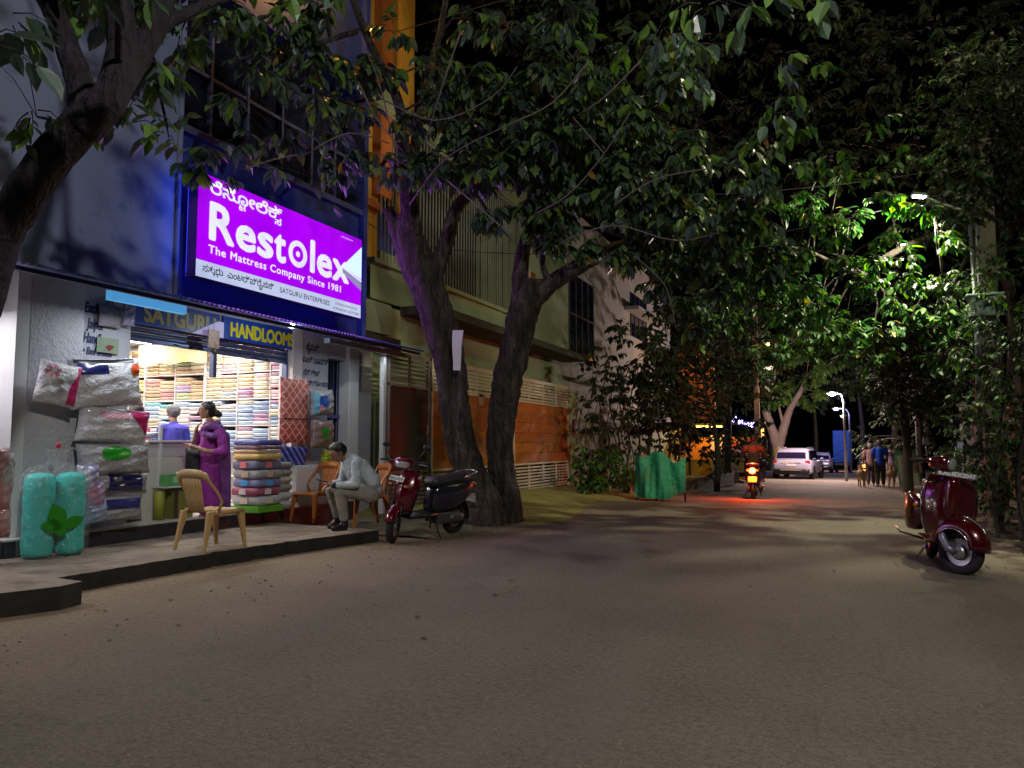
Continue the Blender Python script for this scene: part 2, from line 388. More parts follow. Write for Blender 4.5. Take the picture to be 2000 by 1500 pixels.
# pebbles and dry leaf scraps
pb = M(); rp_ = random.Random(9)
for i in range(420):
    x = rp_.uniform(-5.6, 1.8); y = rp_.uniform(1.2, 14)
    if rp_.random() < 0.6: x = rp_.uniform(-5.8, -4.3); y = rp_.uniform(3, 15)
    if x < -5.3 and y < 9.3: continue
    r = rp_.uniform(0.004, 0.014)
    pb.box((x, y, road_z(y) + r * 0.5), (r * 2, r * 1.6, r * 1.2), rz=rp_.uniform(0, 3), taper=0.6)
tag(pb.build('pebbles', mat('loose_pebbles', (0.2, 0.17, 0.13), rough=0.9)), 'small loose stones on the road', kind='stuff')

# ================================================================== SHOP BUILDING
m_plaster = mat('rough_grey_plaster', (0.52, 0.51, 0.55), rough=0.9, noise=(2.5, 0.18), bump=[(22, 1.6), (90, 0.7)], dirt=(3, (0.36, 0.355, 0.39), 0.6))
m_white = mat('white_paint_wall', (0.62, 0.61, 0.62), rough=0.75, noise=(1.5, 0.12), bump=[(40, 0.15)])
m_panel = mat('smooth_painted_panel', (0.42, 0.41, 0.46), rough=0.7, noise=(3, 0.14), bump=[(60, 0.1)])
m_upper = mat('sign_blue_tinted_wall', (0.22, 0.26, 0.42), rough=0.85, noise=(0.9, 0.22), bump=[(25, 0.3)], dirt=(1.6, (0.08, 0.11, 0.27), 0.54))  # blue of the sign light put into the pale wall colour
m_blue = mat('deep_blue_lit_tone_wall', (0.022, 0.040, 0.25), rough=0.55, noise=(1.2, 0.4), bump=[(20, 0.2)])  # deep blue glow round the sign put into the wall colour
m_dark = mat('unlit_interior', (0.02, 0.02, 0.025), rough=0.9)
m_glass = mat('dark_window_glass', (0.01, 0.012, 0.03), rough=0.08, spec=0.6)
m_frame = mat('pale_window_frame', (0.06, 0.07, 0.20), rough=0.5)
m_metalb = mat('blue_grey_shutter_steel', (0.10, 0.13, 0.24), rough=0.38, metal=0.6, noise=(5, 0.3))
m_black = mat('black_paint', (0.012, 0.012, 0.016), rough=0.5)
shop = empty('shop_building', (0, 0, 0), label='two storey shop building with blue tinted upper wall and open lit shopfront', cat='building')
def part(name, m, mats, parent=shop, **k): return m.build(name, mats, parent, **k)
Yc0, Yc1, Yo0, Yo1, Yj, Yt, Yw, Yp, Yr = 5.22, 5.84, 6.53, 9.45, 9.68, 10.40, 10.93, 11.22, 12.02
w = M(); w.bb((-8.02, Yc0, 0), (SX + 0.10, Yc1, 3.1)); part('column', w, m_plaster, bevel=0.012)
w = M(); w.bb((-8.02, Yc1 + .002, 0.34), (SX, Yo0, 3.1)); part('painted_panel', w, m_panel)
w = M(); w.bb((SX + .001, Yc1 + .004, 0.5), (SX + .006, Yc1 + 0.018, 3.08)); part('painted_line', w, mat('blue_black_brush_paint', (0.01, 0.012, 0.06), rough=0.6))
w = M(); w.bb((-8.02, Yo0, 2.92), (SX, Yj, 3.1)); part('lintel', w, m_panel)
w = M(); w.bb((-8.02, Yo1, 0.34), (SX + 0.05, Yj, 3.1)); part('jamb', w, m_white, bevel=0.006)
w = M(); w.bb((-8.02, Yj, 0.34), (SX, Yt, 3.1)); part('painted_panel', w, m_panel)
w = M(); w.bb((-8.02, Yt, 0.0), (SX - 0.02, Yw, 1.05)); part('wall', w, m_panel)
w = M(); w.bb((-8.02, Yt, 2.72), (SX - .02, Yw, 3.1)); part('wall', w, m_panel)
w = M(); w.bb((-8.20, Yt + .01, 1.05), (-8.0, Yw - .01, 2.72)); win = part('window', w, m_glass)
f = M()
for y in (Yt + .02, Yw - .02, Yt + .20, Yt + .36): f.bb((-7.97, y - .009, 1.05), (-7.945, y + .009, 2.72))
f.bb((-7.98, Yt, 1.72), (-7.93, Yw, 1.78)); f.bb((-7.98, Yt, 1.03), (-7.9, Yw, 1.06)); f.build('window_bars', m_frame, win)
w = M(); w.bb((-8.02, Yw, 0.0), (SX + 0.06, Yp, 3.1)); part('pillar', w, m_white, bevel=0.01)
w = M(); w.bb((-8.5, Yp, 0.0), (SX - 0.2, Yr, 3.4)); part('side_wall', w, m_panel)
# neighbouring bay on the left: bright white return wall set behind the column
w = M(); w.bb((-8.45, 2.0, 0.0), (-8.25, Yc0, 3.1)); part('white_wall', w, m_white)
w = M(); w.bb((-8.26, Yc0 - .14, 0.0), (-7.70, Yc0 - .002, 3.1)); part('white_return', w, m_white)
w = M(); w.bb((-8.25, 2.0, 0.0), (-7.66, Yc0 - .16, 0.16)); part('step', w, m_plinth)
# storey above
w = M(); w.bb((-8.4, 1.0, 3.1), (SX + 0.08, 7.12, 10.5)); part('upper_wall', w, m_upper)
w = M(); w.bb((-8.4, 7.12, 3.1), (SX - 0.06, 11.38, 5.40)); part('sign_wall', w, m_blue)
w = M(); w.bb((-8.4, 7.12, 7.7), (SX - .06, 11.38, 10.5)); part('top_wall', w, m_blue)
w = M(); w.bb((-8.5, 7.12, 5.40), (-8.2, 11.38, 7.7)); gl = part('upper_window', w, m_glass)
w = M(); w.bb((-8.19, 7.1, 5.40), (SX + .03, 11.4, 5.50)); w.build('window_sill', m_frame, gl, bevel=.006)
for y in (7.16, 7.98, 8.72, 9.5, 10.25, 10.9, 11.34):
    w = M(); w.bb((-8.16, y - .025, 5.5), (-8.10, y + .025, 7.7)); w.build('window_mullion', m_frame, gl)
w = M(); w.bb((-8.15, 7.12, 6.5), (-8.11, 11.38, 6.55)); w.build('window_rail', m_frame, gl)
w = M(); w.bb((-8.5, 11.30, 3.2), (SX + .05, 11.42, 10.5)); part('wall_fin', w, m_blue)
w = M(); w.tube([(SX + .10, 7.08, 3.1), (SX + .10, 7.08, 9.5)], 0.035, n=8); part('drain_pipe', w, m_upper)
# interior shell
m_in = mat('shop_interior_white', (0.78, 0.75, 0.72), rough=0.7)
w = M(); w.bb((-12.85, Yc1 - .6, 0.34), (-12.8, 10.05, 3.1)); part('back_wall', w, m_in)
w = M(); w.bb((-12.8, Yc1 - .05, 0.34), (-8.02, Yc1, 3.1)); part('inner_side_wall', w, m_in)
w = M(); w.bb((-12.8, 9.98, 0.34), (-8.02, 10.03, 3.1)); part('inner_side_wall', w, m_in)
w = M(); w.bb((-12.8, Yc1, 3.02), (-8.02, 9.98, 3.06)); part('shop_ceiling', w, m_in)
# rolled shutter: guide box, two short lowered curtains of slats, bottom bars and handles
def shutter(y0, y1, zb):
    t = empty('rolling_shutter', (SX - 0.1, y0, zb)); t.parent = shop
    w = M(); k = 0; z = zb + 0.05
    while z < 2.74:
        prof = [(SX - 0.11, z), (SX - 0.095, z + 0.012), (SX - 0.09, z + 0.035), (SX - 0.095, z + 0.058), (SX - 0.11, z + 0.068)]
        w.loft([[(x, y, zz) for x, zz in prof] for y in (y0, y1)], closed=False, cap=False, smooth=True); z += 0.07
    o = w.build('shutter_curtain', m_metalb, t, recalc=False); o.location = (-t.location.x, -t.location.y, -t.location.z)
    w = M(); w.bb((SX - .12, y0, zb), (SX - .07, y1, zb + 0.055)); o = w.build('bottom_bar', m_metalb, t, bevel=.006); o.location = (-t.location.x, -t.location.y, -t.location.z)
    c = (y0 + y1) / 2 + 0.15
    w = M(); w.tube([(SX - .07, c - .13, zb + .03), (SX + .01, c - .09, zb - .01), (SX + .01, c + .09, zb - .01), (SX - .07, c + .13, zb + .03)], 0.010, n=8)
    o = w.build('shutter_handle', m_black, t); o.location = (-t.location.x, -t.location.y, -t.location.z)
shutter(Yo0 + .02, 7.93, 2.545); shutter(7.99, Yo1 - .02, 2.53)
w = M(); w.bb((SX - .13, 7.925, .34), (SX - .06, 7.985, 2.75)); w.v = [(x, y, max(z, 2.2)) for x, y, z in w.v]; part('shutter_guide', w, m_metalb)
w = M(); w.bb((SX - .14, Yo1 - .03, .34), (SX - .05, Yo1 - .002, 2.75)); part('shutter_guide', w, m_metalb)

# the two blue name boards over the opening
m_bl = mat('blue_name_board', (0.012, 0.07, 0.42), rough=0.4, noise=(4, 0.3))
m_yel = mat('yellow_letter_paint', (0.72, 0.66, 0.02), rough=0.45)
m_yel2 = mat('old_gold_letter_paint', (0.50, 0.46, 0.16), rough=0.45)
def board(y0, y1, z0, z1, txt, ty, tz, size, m, label, sx, X=SX + 0.03, sp=1.0, slope=0.0):
    b = M(); b.bb((X - .025, y0, z0), (X, y1, z1)); o = b.build('name_board', m_bl, bevel=.004)
    tag(o, label, 'sign', 'blue name boards over the shopfront')
    t = text_mesh(txt, size, bold=size * 0.045, space=sp, sx=sx); t.move(face_mat((X + .004, ty, tz), (0, 1, slope), (0, 0, 1))); t.build('lettering', m, o, recalc=False)
    return o
board(Yo0 + .01, 7.93, 2.74, 3.06, 'SATGURU', 6.68, 2.795, 0.285, m_yel2, 'blue board with dull gold SATGURU lettering left over the opening', 0.92)
board(7.99, 9.46, 2.745, 3.06, 'HANDLOOMS', 8.12, 2.80, 0.27, m_yel, 'blue board with yellow HANDLOOMS lettering right over the opening', 0.80)
w = M(); w.prism([(7.42, 2.742), (7.985, 2.742), (7.985, 2.96), (7.88, 2.96)], SX + .036, SX + .05, plane='YZ')
tag(w.build('lit_panel', mat('lavender_lit_look_panel', (0.6, 0.58, 0.8), rough=.5, emit=((0.55, 0.5, 1.0), .25))), 'pale slanting panel with an added faint glow between the two name boards', 'panel')  # faint emission stands in for light falling on this part

# ---- brush lettering on the two painted panels
m_ink = mat('navy_brush_lettering', (0.02, 0.025, 0.09), rough=0.6)
for body, px, py, s in (('Exclusive', 158, 607, .17), ('Jaipur', 170, 640, .17), ('Handlooms', 158, 667, .165), ('\u2022 Bed Sheets', 157, 690, .12)):
    p = PX(px, py, SX + .004); wall_text('painted_lettering', body, max(p.y, 5.90), p.z, SX + .004, s, m_ink, shop, shear=0.25, sx=0.56 if body[0] != '\u2022' else .62, bold=s * .035)
for i, py in enumerate((812, 835, 858, 880)):
    p = PX(154, py, SX + .004); w = M(); w.lathe([(0.014, 0), (0.014, 0.002)], (p.x, p.y + .04, p.z), axis='X', n=10); part('painted_dot', w, m_ink)
for body, px, py, s in (('\u0c9c\u0cc8\u0caa\u0cc1\u0cb0\u0ccd', 598, 683, .15), ('\u0cb9\u0cbe\u0c82\u0ca1\u0ccd \u0cb2\u0cc2\u0cae\u0ccd\u0cb8\u0ccd', 589, 706, .14), ('\u2022 \u0cac\u0cc6\u0ca1\u0ccd \u0cb6\u0cc0\u0c9f\u0ccd', 588, 731, .13), ('\u0caa\u0cbf\u0cb2\u0ccd\u0cb2\u0ccb \u0c95\u0cb5\u0cb0\u0ccd', 601, 752, .12)):
    p = PX(px, py, SX + .004); wall_text('painted_lettering', body, p.y, p.z, SX + .004, s, m_ink, shop, sx=0.68, bold=s * .02, shear=.1)

# ---- corrugated canopy along the shopfront
can = empty('canopy', (-6.7, 4.3, 2.9), label='long blue corrugated tin canopy sloping out over the footpath', cat='canopy')
m_tin = mat('blue_corrugated_tin', (0.13, 0.15, 0.42), rough=0.42, metal=0.35, noise=(4, 0.35), dirt=(7, (0.04, 0.05, 0.14), .55))
w = M(); n = 460; y0, y1 = 4.28, 11.72; ra, rb, rc = [], [], []
for i in range(n):
    y = y0 + (y1 - y0) * i / (n - 1); dz = 0.014 * math.sin(y * 2 * math.pi / 0.076)
    ra.append((-6.70, y, 2.925 + dz)); rb.append((-7.74, y, 3.14 + dz))
w.loft([ra, rb], closed=False, cap=False); w.loft([[(x, y, z - .003) for x, y, z in ra], [(x, y, z - .003) for x, y, z in rb]], closed=False, cap=False)
cs = w.build('corrugated_sheet', m_tin, can, recalc=False); cs.location = (6.7, -4.3, -2.9)
def can_part(name, m, mt, **k): o = m.build(name, mt, can, **k); o.location = (6.7, -4.3, -2.9); return o
w = M(); w.bb((-6.82, 4.3, 2.865), (-6.78, 11.7, 2.905)); can_part('edge_beam', w, mat('dark_blue_steel', (0.02, 0.025, 0.09), rough=.5, metal=.3))
w = M(); w.bb((-7.3, 4.3, 2.975), (-7.26, 11.7, 3.015)); can_part('middle_beam', w, MATS['dark_blue_steel'])
for y in (4.6, 6.4, 8.2, 9.9, 11.5):
    w = M(); w.tube([(-6.8, y, 2.885), (-7.76, y, 3.1)], 0.016, n=6); can_part('bracket', w, MATS['dark_blue_steel'])
w = M(); w.bb((-7.06, 9.3, 2.80), (-6.96, 11.35, 2.875)); can_part('light_trough', w, mat('pale_teal_metal', (0.22, 0.30, 0.38), rough=.4, metal=.3), bevel=.005)
# cyan light strip under the canopy at its left
p0, p1 = PX(212, 576, -7.15), PX(360, 606, -7.15); p0s, p1s = p0, p1
ls = empty('light_strip', (p0.x, p0.y, p0.z), label='glowing cyan box light hung under the canopy beside the lettered panel', cat='light')
w = M(); w.bb((-7.19, p0.y, 2.835), (-7.11, p1.y, 2.935)); o = w.build('diffuser', mat('cyan_lit_plastic', (0.1, 0.4, 0.6), rough=.4, emit=((0.08, 0.34, 0.72), .75)), ls); o.location = -ls.location
w = M(); w.bb((-7.2, p0.y - .01, 2.937), (-7.10, p1.y + .01, 2.955)); o = w.build('housing', m_white, ls); o.location = -ls.location

# ---- back-lit sign box of the mattress company
Y0s, Y1s, X0s = 7.22, 10.86, -7.42
q0 = PX(388, 333, X0s); q1 = PX(383, 540, X0s); q2 = PX(707, 468, X0s); q3 = PX(707, 623, X0s)
Y0s, Y1s = q0.y, q2.y; Z0s, Z1s = (q1.z + q3.z) / 2, (q0.z + q2.z) / 2
sb = empty('shop_sign', (X0s, Y0s, Z0s), label='large purple back-lit sign box with white Restolex lettering above the canopy', cat='sign')
def sp_(name, m, mt, parent=sb, **k):
    o = m.build(name, mt, parent, **k); o.location = -sb.location; return o
m_pur = mat('back_lit_purple_film', (0.25, 0.0, 0.5), rough=.35, emit=((0.38, 0.0, 0.88), 1.0))
def hot_film(m):   # tubes behind the film show as softly brighter zones
    nt = m.node_tree; b = nt.nodes['Principled BSDF']; tc = nt.nodes.new('ShaderNodeTexCoord'); n = nt.nodes.new('ShaderNodeTexNoise'); n.inputs['Scale'].default_value = 1.3
    nt.links.new(tc.outputs['Object'], n.inputs['Vector']); r = nt.nodes.new('ShaderNodeMapRange'); r.inputs[1].default_value = .3; r.inputs[2].default_value = .7; r.inputs[3].default_value = .84; r.inputs[4].default_value = 1.12
    nt.links.new(n.outputs['Fac'], r.inputs[0]); nt.links.new(r.outputs[0], b.inputs['Emission Strength'])
hot_film(m_pur)
m_wl = mat('back_lit_white_film', (0.6, 0.6, 0.65), rough=.35, emit=((0.78, 0.80, 0.98), .95))
m_wb = mat('back_lit_strip_film', (0.5, 0.55, 0.65), rough=.35, emit=((0.52, 0.60, 0.86), .85))
m_case = mat('violet_sign_casing', (0.10, 0.03, 0.35), rough=.4)
w = M(); w.bb((X0s - .16, Y0s, Z0s), (X0s - .004, Y1s, Z1s)); sp_('casing', w, m_case)
zs = Z0s + 0.165 * (Z1s - Z0s)
w = M(); w.bb((X0s - .003, Y0s + .008, zs), (X0s, Y1s - .008, Z1s - .008)); sp_('purple_face', w, m_pur)
w = M(); w.bb((X0s - .003, Y0s + .008, Z0s + .008), (X0s, Y1s - .008, zs - .001)); sp_('white_strip', w, m_wb)
W_, H_ = Y1s - Y0s, Z1s - Z0s
def on_sign(u, v): return (X0s + .004, Y0s + u * W_, Z0s + v * H_)
def sign_text(body, u, v, height, width, m, bold=0.0, shear=0, space=1.0, dx=0):
    t = text_mesh(body, 1.0, bold=bold, shear=shear, space=space)
    xs = [q[0] for q in t.v]; sx = width * W_ / (max(xs) - min(xs)); x0 = min(xs); s = height * H_ / 0.70
    t.v = [((x - x0) * sx, y * s, z) for x, y, z in t.v]
    o = on_sign(u, v); t.move(face_mat((o[0] + dx, o[1], o[2]), (0, 1, 0), (0, 0, 1))); sp_('lettering', t, m); 
for ch, u, wd in (('R', .055, .125), ('e', .185, .108), ('s', .30, .092), ('t', .395, .072), ('l', .620, .032), ('e', .665, .108), ('x', .775, .125)):
    sign_text(ch, u, .395, .355 if ch != 'o' else .375, wd, m_wl, bold=.03)
w = M(); c = on_sign(.5405, .535); w.lathe([(0.032 * H_, 0), (0.032 * H_, .004)], c, axis='X', n=24); sp_('letter_dot', w, m_wl)
w = M(); n = 40; ri, ro = .088, .148
for k in range(2): w.v += [(c[0] + .002 * k, c[1] + r_ * H_ * 1.05 * math.cos(2 * math.pi * i / n), c[2] + r_ * H_ * math.sin(2 * math.pi * i / n)) for r_ in (ri, ro) for i in range(n)]
for i in range(n): j = (i + 1) % n; w.f.append((2 * n + i, 2 * n + j, 3 * n + j, 3 * n + i)); w.f.append((n + i, n + j, 3 * n + j, 3 * n + i)); w.f.append((i, j, 2 * n + j, 2 * n + i))
w.m = [0] * len(w.f); w.s = [False] * len(w.f); sp_('letter_ring', w, m_wl, recalc=False)
sign_text('The Mattress Company Since 1981', .055, .255, .078, .785, m_wl, bold=.022, space=1.12)
sign_text('\u0cb0\u0cc6\u0cb8\u0ccb\u0cb2\u0cc6\u0c95\u0ccd', .055, .835, .115, .385, m_wl, bold=.022)
sign_text('\u0c9f', .198, .775, .065, .035, m_wl, bold=.025); sign_text('\u0cb8', .395, .775, .065, .04, m_wl, bold=.025)
m_btx = mat('black_vinyl_lettering', (0.01, 0.01, 0.02), rough=.5)
sign_text('\u0cb8\u0ca4\u0cc1\u0cb0\u0cc1  \u0c8e\u0c82\u0c9f\u0cb0\u0ccd\u0caa\u0ccd\u0cb0\u0cc8\u0cb8\u0cb8\u0ccd', .03, .065, .062, .37, m_btx, bold=.012)
sign_text('\u0c97', .082, .040, .030, .022, m_btx, bold=.02)
sign_text('SATGURU ENTERPRISES', .435, .06, .055, .325, m_btx, bold=.008, space=1.05)
sign_text('GSTIN:29CXFPS4012Q1ZD', .80, .095, .026, .165, m_btx); sign_text('MOB:9448530772,8217727806', .785, .035, .026, .2, m_btx)
sign_text('www.restolex.com', .835, .93, .018, .09, m_wl)
# quilted mattress picture in the lower right corner of the sign
def sq(u, v, d=0.003): o = on_sign(u, v); return (o[0] + d, o[1], o[2])
w = M(); w.add([sq(.845, .575), sq(.997, .90), sq(.997, .50), sq(.997, .42)], [(0, 1, 2)]); w.add([sq(.845, .575), sq(.997, .46), sq(.997, .905)], [(0, 1, 2)])
sp_('mattress_picture', w, mat('printed_quilt_film', (0.5, 0.55, 0.7), rough=.4, emit=((0.50, 0.60, 0.82), .8), wave=(14, (.3, .35, .5), .8, 'Z', .5)), recalc=False)
w = M(); w.add([sq(.845, .565, .004), sq(.997, .44, .004), sq(.997, .35, .004), sq(.85, .50, .004)], [(0, 1, 2, 3)])
sp_('mattress_picture', w, mat('printed_mattress_edge', (0.3, 0.32, 0.5), rough=.4, emit=((0.30, 0.30, 0.55), .7)), recalc=False)
w = M(); w.add([sq(.845, .585, .0055), sq(.997, .475, .0055), sq(.997, .455, .0055), sq(.845, .56, .0055)], [(0, 1, 2, 3)])
sp_('mattress_picture', w, m_wl, recalc=False)
for y in (Y0s + .3, Y1s - .3):
    w = M(); w.tube([(X0s - .16, y, Z0s + .2), (SX - .06, y, Z0s + .2)], .02, n=6); w.tube([(X0s - .16, y, Z1s - .2), (SX - .06, y, Z1s - .2)], .02, n=6); sp_('bracket', w, m_black)
lamp('sign_glow', 'AREA', (.02, W_ / 2, H_ / 2), PW['sign_face'], (.55, .14, 1.0), size=(H_, W_), rot=(0, R(-90), 0), parent=sb)
lamp('sign_glow', 'AREA', (-.10, -.02, H_ / 2), PW['sign_side'], (.08, .16, 1.0), size=(.14, H_), rot=(R(-90), R(0), 0), parent=sb)
lamp('sign_glow', 'AREA', (-.10, W_ + .02, H_ / 2), PW['sign_side'], (.25, .15, 1.0), size=(.14, H_), rot=(R(90), 0, 0), parent=sb)
# assumed LED strips behind the box wash the wall in deep blue
w = M()
w.bb((X0s - .185, Y0s + .02, Z0s + .02), (X0s - .165, Y1s - .02, Z0s + .04)); w.bb((X0s - .185, Y0s + .02, Z1s - .04), (X0s - .165, Y1s - .02, Z1s - .02))
w.bb((X0s - .185, Y0s + .02, Z0s + .06), (X0s - .165, Y0s + .04, Z1s - .06))
sp_('assumed_led_strip', w, mat('assumed_blue_led', (0.05, 0.05, 0.3), emit=((0.03, 0.05, 1.0), PW['sign'])))

# ================================================================== THE HOUSE WITH THE WOODEN GATES
m_cream = mat('cream_house_wall', (0.31, 0.36, 0.22), rough=0.85, noise=(1.2, 0.15), bump=[(30, 0.15)])
m_wood = mat('orange_brown_gate_wood', (0.38, 0.115, 0.016), rough=0.72, noise=(3, 0.35), bump=[(18, 0.2)], vary=0.16)
m_slat = mat('beige_painted_slat', (0.55, 0.47, 0.38), rough=0.5, noise=(6, 0.12))
m_terra = mat('terracotta_lamplit_tone', (0.50, 0.14, 0.02), rough=0.8, noise=(2, 0.25))  # orange lamplight on the columns put into their colours
m_ochre = mat('ochre_lamplit_tone', (0.66, 0.34, 0.04), rough=0.8, noise=(2, 0.2))
m_slab = mat('dark_slab_paint', (0.05, 0.05, 0.04), rough=0.8)
hs = empty('house', (0, 0, 0), label='cream house with barred balcony and dark slab over its wooden gates', cat='house')
HX = -8.2
def hp(name, m, mt, parent=hs, **k): return m.build(name, mt, parent, **k)
w = M(); w.bb((-9.6, 12.2, 0), (HX, 23.98, 4.02)); hp('wall', w, m_cream)
w = M(); w.bb((HX + .001, 13.3, 3.92), (-7.35, 23.4, 4.10)); hp('canopy_slab', w, m_slab, bevel=.01)
w = M(); w.bb((-9.6, 12.2, 4.1), (HX + .002, 19.7, 4.80)); hp('balcony_parapet', w, m_cream)
w = M(); w.bb((-9.6, 12.2, 4.80), (HX + .10, 19.75, 4.90)); hp('balcony_ledge', w, m_cream, bevel=.01)
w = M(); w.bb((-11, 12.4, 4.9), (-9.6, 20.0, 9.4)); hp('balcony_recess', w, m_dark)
w = M(); w.bb((-9.6, 19.75, 4.1), (HX, 23.98, 9.2)); hp('wall', w, m_cream)
w = M(); w.bb((-9.6, 12.2, 8.0), (HX + .05, 20.0, 8.4)); hp('balcony_soffit', w, m_cream)
w = M(); w.bb((HX, 19.9, 5.35), (HX + .03, 20.9, 6.35)); hw = hp('window', w, mat('brown_window_shutter', (.20, .055, .02), rough=.5))
w = M(); w.bb((HX + .03, 20.36, 5.35), (HX + .05, 20.42, 6.35)); w.build('frame', m_slat, hw)
ib = M(); ib.bb((-.010, -.010, 0), (.010, .010, 3.05)); ibm = ib.mesh('balcony_bar'); m_bar = mat('grey_balcony_bar', (0.33, 0.36, 0.33), rough=.5, metal=.2); ibm.materials.append(m_bar)
y = 12.5
while y < 19.7: place(ibm, 'balcony_bar', hs, (HX + .03, y, 4.9)); y += 0.14
w = M(); w.bb((HX, 12.3, 7.9), (HX + .06, 19.72, 7.97)); hp('balcony_rail', w, m_bar)
# columns with orange lamplight in their colour, rising beside the trees
for i, (a, b, X, z0, z1, mt, nm) in enumerate(((703, 733, -8.35, 4.9, 13, m_ochre, 'column'), (737, 760, -8.15, 6.2, 13, m_terra, 'column'), (776, 803, -8.15, 6.0, 13, m_ochre, 'column'))):
    w = M(); w.bb((X - .3, YX(a, X), z0), (X, YX(b, X), z1)); hp(nm, w, mt, bevel=.01)
w = M(); w.bb((-9.4, 11.45, 4.1), (-8.9, 14.6, 13)); hp('back_wall', w, mat('orange_lamplit_wall', (.25, .09, .02), rough=.8, noise=(1.5, .4)))  # orange lamplight put into this wall's colour as well
w = M(); w.bb((-8.9, 11.6, 5.9), (-8.2, 12.6, 6.05)); hp('lintel_slab', w, m_terra)
# pale block and wall patches between shop and house
w = M(); a = PX(708, 617, -7.95); b = PX(764, 668, -7.95); w.bb((-8.3, a.y, 3.38), (-7.95, b.y, 3.98)); hp('parapet_block', w, m_cream, bevel=.012)
w = M(); a = PX(742, 520, -8.3); w.bb((-8.6, a.y, 4.1), (-8.3, a.y + 1.5, 5.15)); hp('wall', w, m_cream)
w = M(); w.bb((-8.6, 11.25, 3.1), (-7.99, 13.0, 3.36)); hp('ledge', w, m_slab)
w = M(); w.bb((-8.9, 11.45, 4.0), (-8.55, 14.4, 9)); hp('wall', w, m_blue)

# the gates
def gate(y0, y1, X, label, dark=False, seed=0):
    g = empty('gate', (X, y0, 0.12), label=label, cat='gate', group='gates of the cream house'); L_ = y1 - y0; z0 = 0.0
    def gp(name, m, mt, par=g, **k): return m.build(name, mt, par, **k)
    H = 2.80; zb, zt = 0.66, 2.20
    mw = m_wood if not dark else mat('unlit_door_sheet', (0.03, 0.022, 0.02), rough=.5, noise=(3, .3)); ms = m_slat if not dark else mat('unlit_tone_slat', (0.16, 0.13, 0.12), rough=.5)  # dark gate: darkened copies, its lack of light is in the colours
    f = M()
    for z in (z0 + .03, zb - .0, zt + .0, H - .03): f.bb((-.03, 0, z - .022), (.02, L_, z + .022))
    for yy in (0.02, L_ - .02): f.bb((-.031, yy - .02, 0), (.021, yy + .02, H))
    gp('gate_frame', f, ms)
    n = max(2, int(L_ / .95)); st_ = M()
    for i in range(1, n):
        m_ = M(); m_.bb((-.012, -.022, 0), (.024, .022, .57)); place_y = L_ * i / n
        for zz in (z0 + .05, zt + .02): o = m_.build('gate_stile', ms, g); o.location = (0, place_y, zz)
    sl = M(); sl.bb((-.006, .04, -.020), (.012, L_ - .04, .020)); sm = sl.mesh('slat'); sm.materials.append(ms)
    for i in range(7):
        place(sm, 'slat', g, (0, 0, z0 + .10 + i * .078)); place(sm, 'slat', g, (0, 0, zt + .07 + i * .077))
    if dark:
        d = M(); d.bb((-.012, .04, zb + .022), (.004, L_ - .04, zt - .022)); gp('door_sheet', d, mw)
    else:
        rows = 6; hh = (zt - zb - .044) / rows; cols = 3 if L_ > 3 else 2; rd = random.Random(seed)
        pm = M(); pm.bb((-.012, .003, .004), (.012, (L_ - .08) / cols - .003, hh - .004)); pme = pm.mesh('plank'); pme.materials.append(mw)
        for r_ in range(rows):
            for c_ in range(cols):
                place(pme, 'plank', g, (rd.uniform(-.003, .003), .04 + c_ * (L_ - .08) / cols, zb + .022 + r_ * hh))
    k = M(); k.tube([(.02, L_ - .12, 1.35), (.06, L_ - .12, 1.35), (.06, L_ - .12, 1.5), (.02, L_ - .12, 1.5)], .009, n=6); gp('handle', k, m_slat)
    return g
gate(11.2, 12.6, -7.12, 'narrow dark pedestrian gate with louvred top behind the canopy end', dark=True)
gate(12.68, 16.62, -7.1, 'tall orange wooden gate leaf partly hidden by the twin trunks', seed=1)
gate(16.68, 20.66, -7.1, 'tall orange wooden gate leaf with beige slats right of the twin trunks', seed=2)
w = M(); w.bb((-7.2, 11.05, 0.1), (-7.12, 11.13, 2.95)); tag(w.build('gate_post', m_white, bevel=.005), 'thin white post at the shop side of the pedestrian gate', 'post')
w = M(); w.bb((-7.3, 20.72, 0), (-7.02, 21.35, 2.75)); w.bb((-7.33, 20.69, 2.752), (-6.99, 21.38, 2.83)); gpier = w.build('gate_pier', m_cream, bevel=.01); tag(gpier, 'cream gate pier with a brown letter box beside the wooden gate', 'pier')
w = M(); w.bb((-7.02, 20.8, 1.62), (-6.94, 21.1, 1.92)); w.prism([(20.78, 1.922), (21.12, 1.922), (20.95, 1.99)], -7.02, -6.93, plane='YZ'); w.build('letter_box', mat('brown_letter_box', (.06, .03, .02), rough=.5), gpier)
w = M(); w.bb((-7.25, 21.4, -.2), (-7.08, 38, 1.95)); w.bb((-7.3, 21.4, 1.952), (-7.03, 38, 2.02)); tag(w.build('compound_wall', m_cream), 'low cream compound wall behind the hedge and creepers', 'wall')
# sticker on gate
p = PX(940, 782, -7.08); w = M(); w.bb((-7.085, p.y - .11, p.z - .12), (-7.08, p.y + .11, p.z + .12)); tag(w.build('notice', mat('printed_notice', (.5, .45, .4), rough=.6, noise=(30, .6))), 'small printed notice stuck on the upper slats of the wooden gate', 'notice')

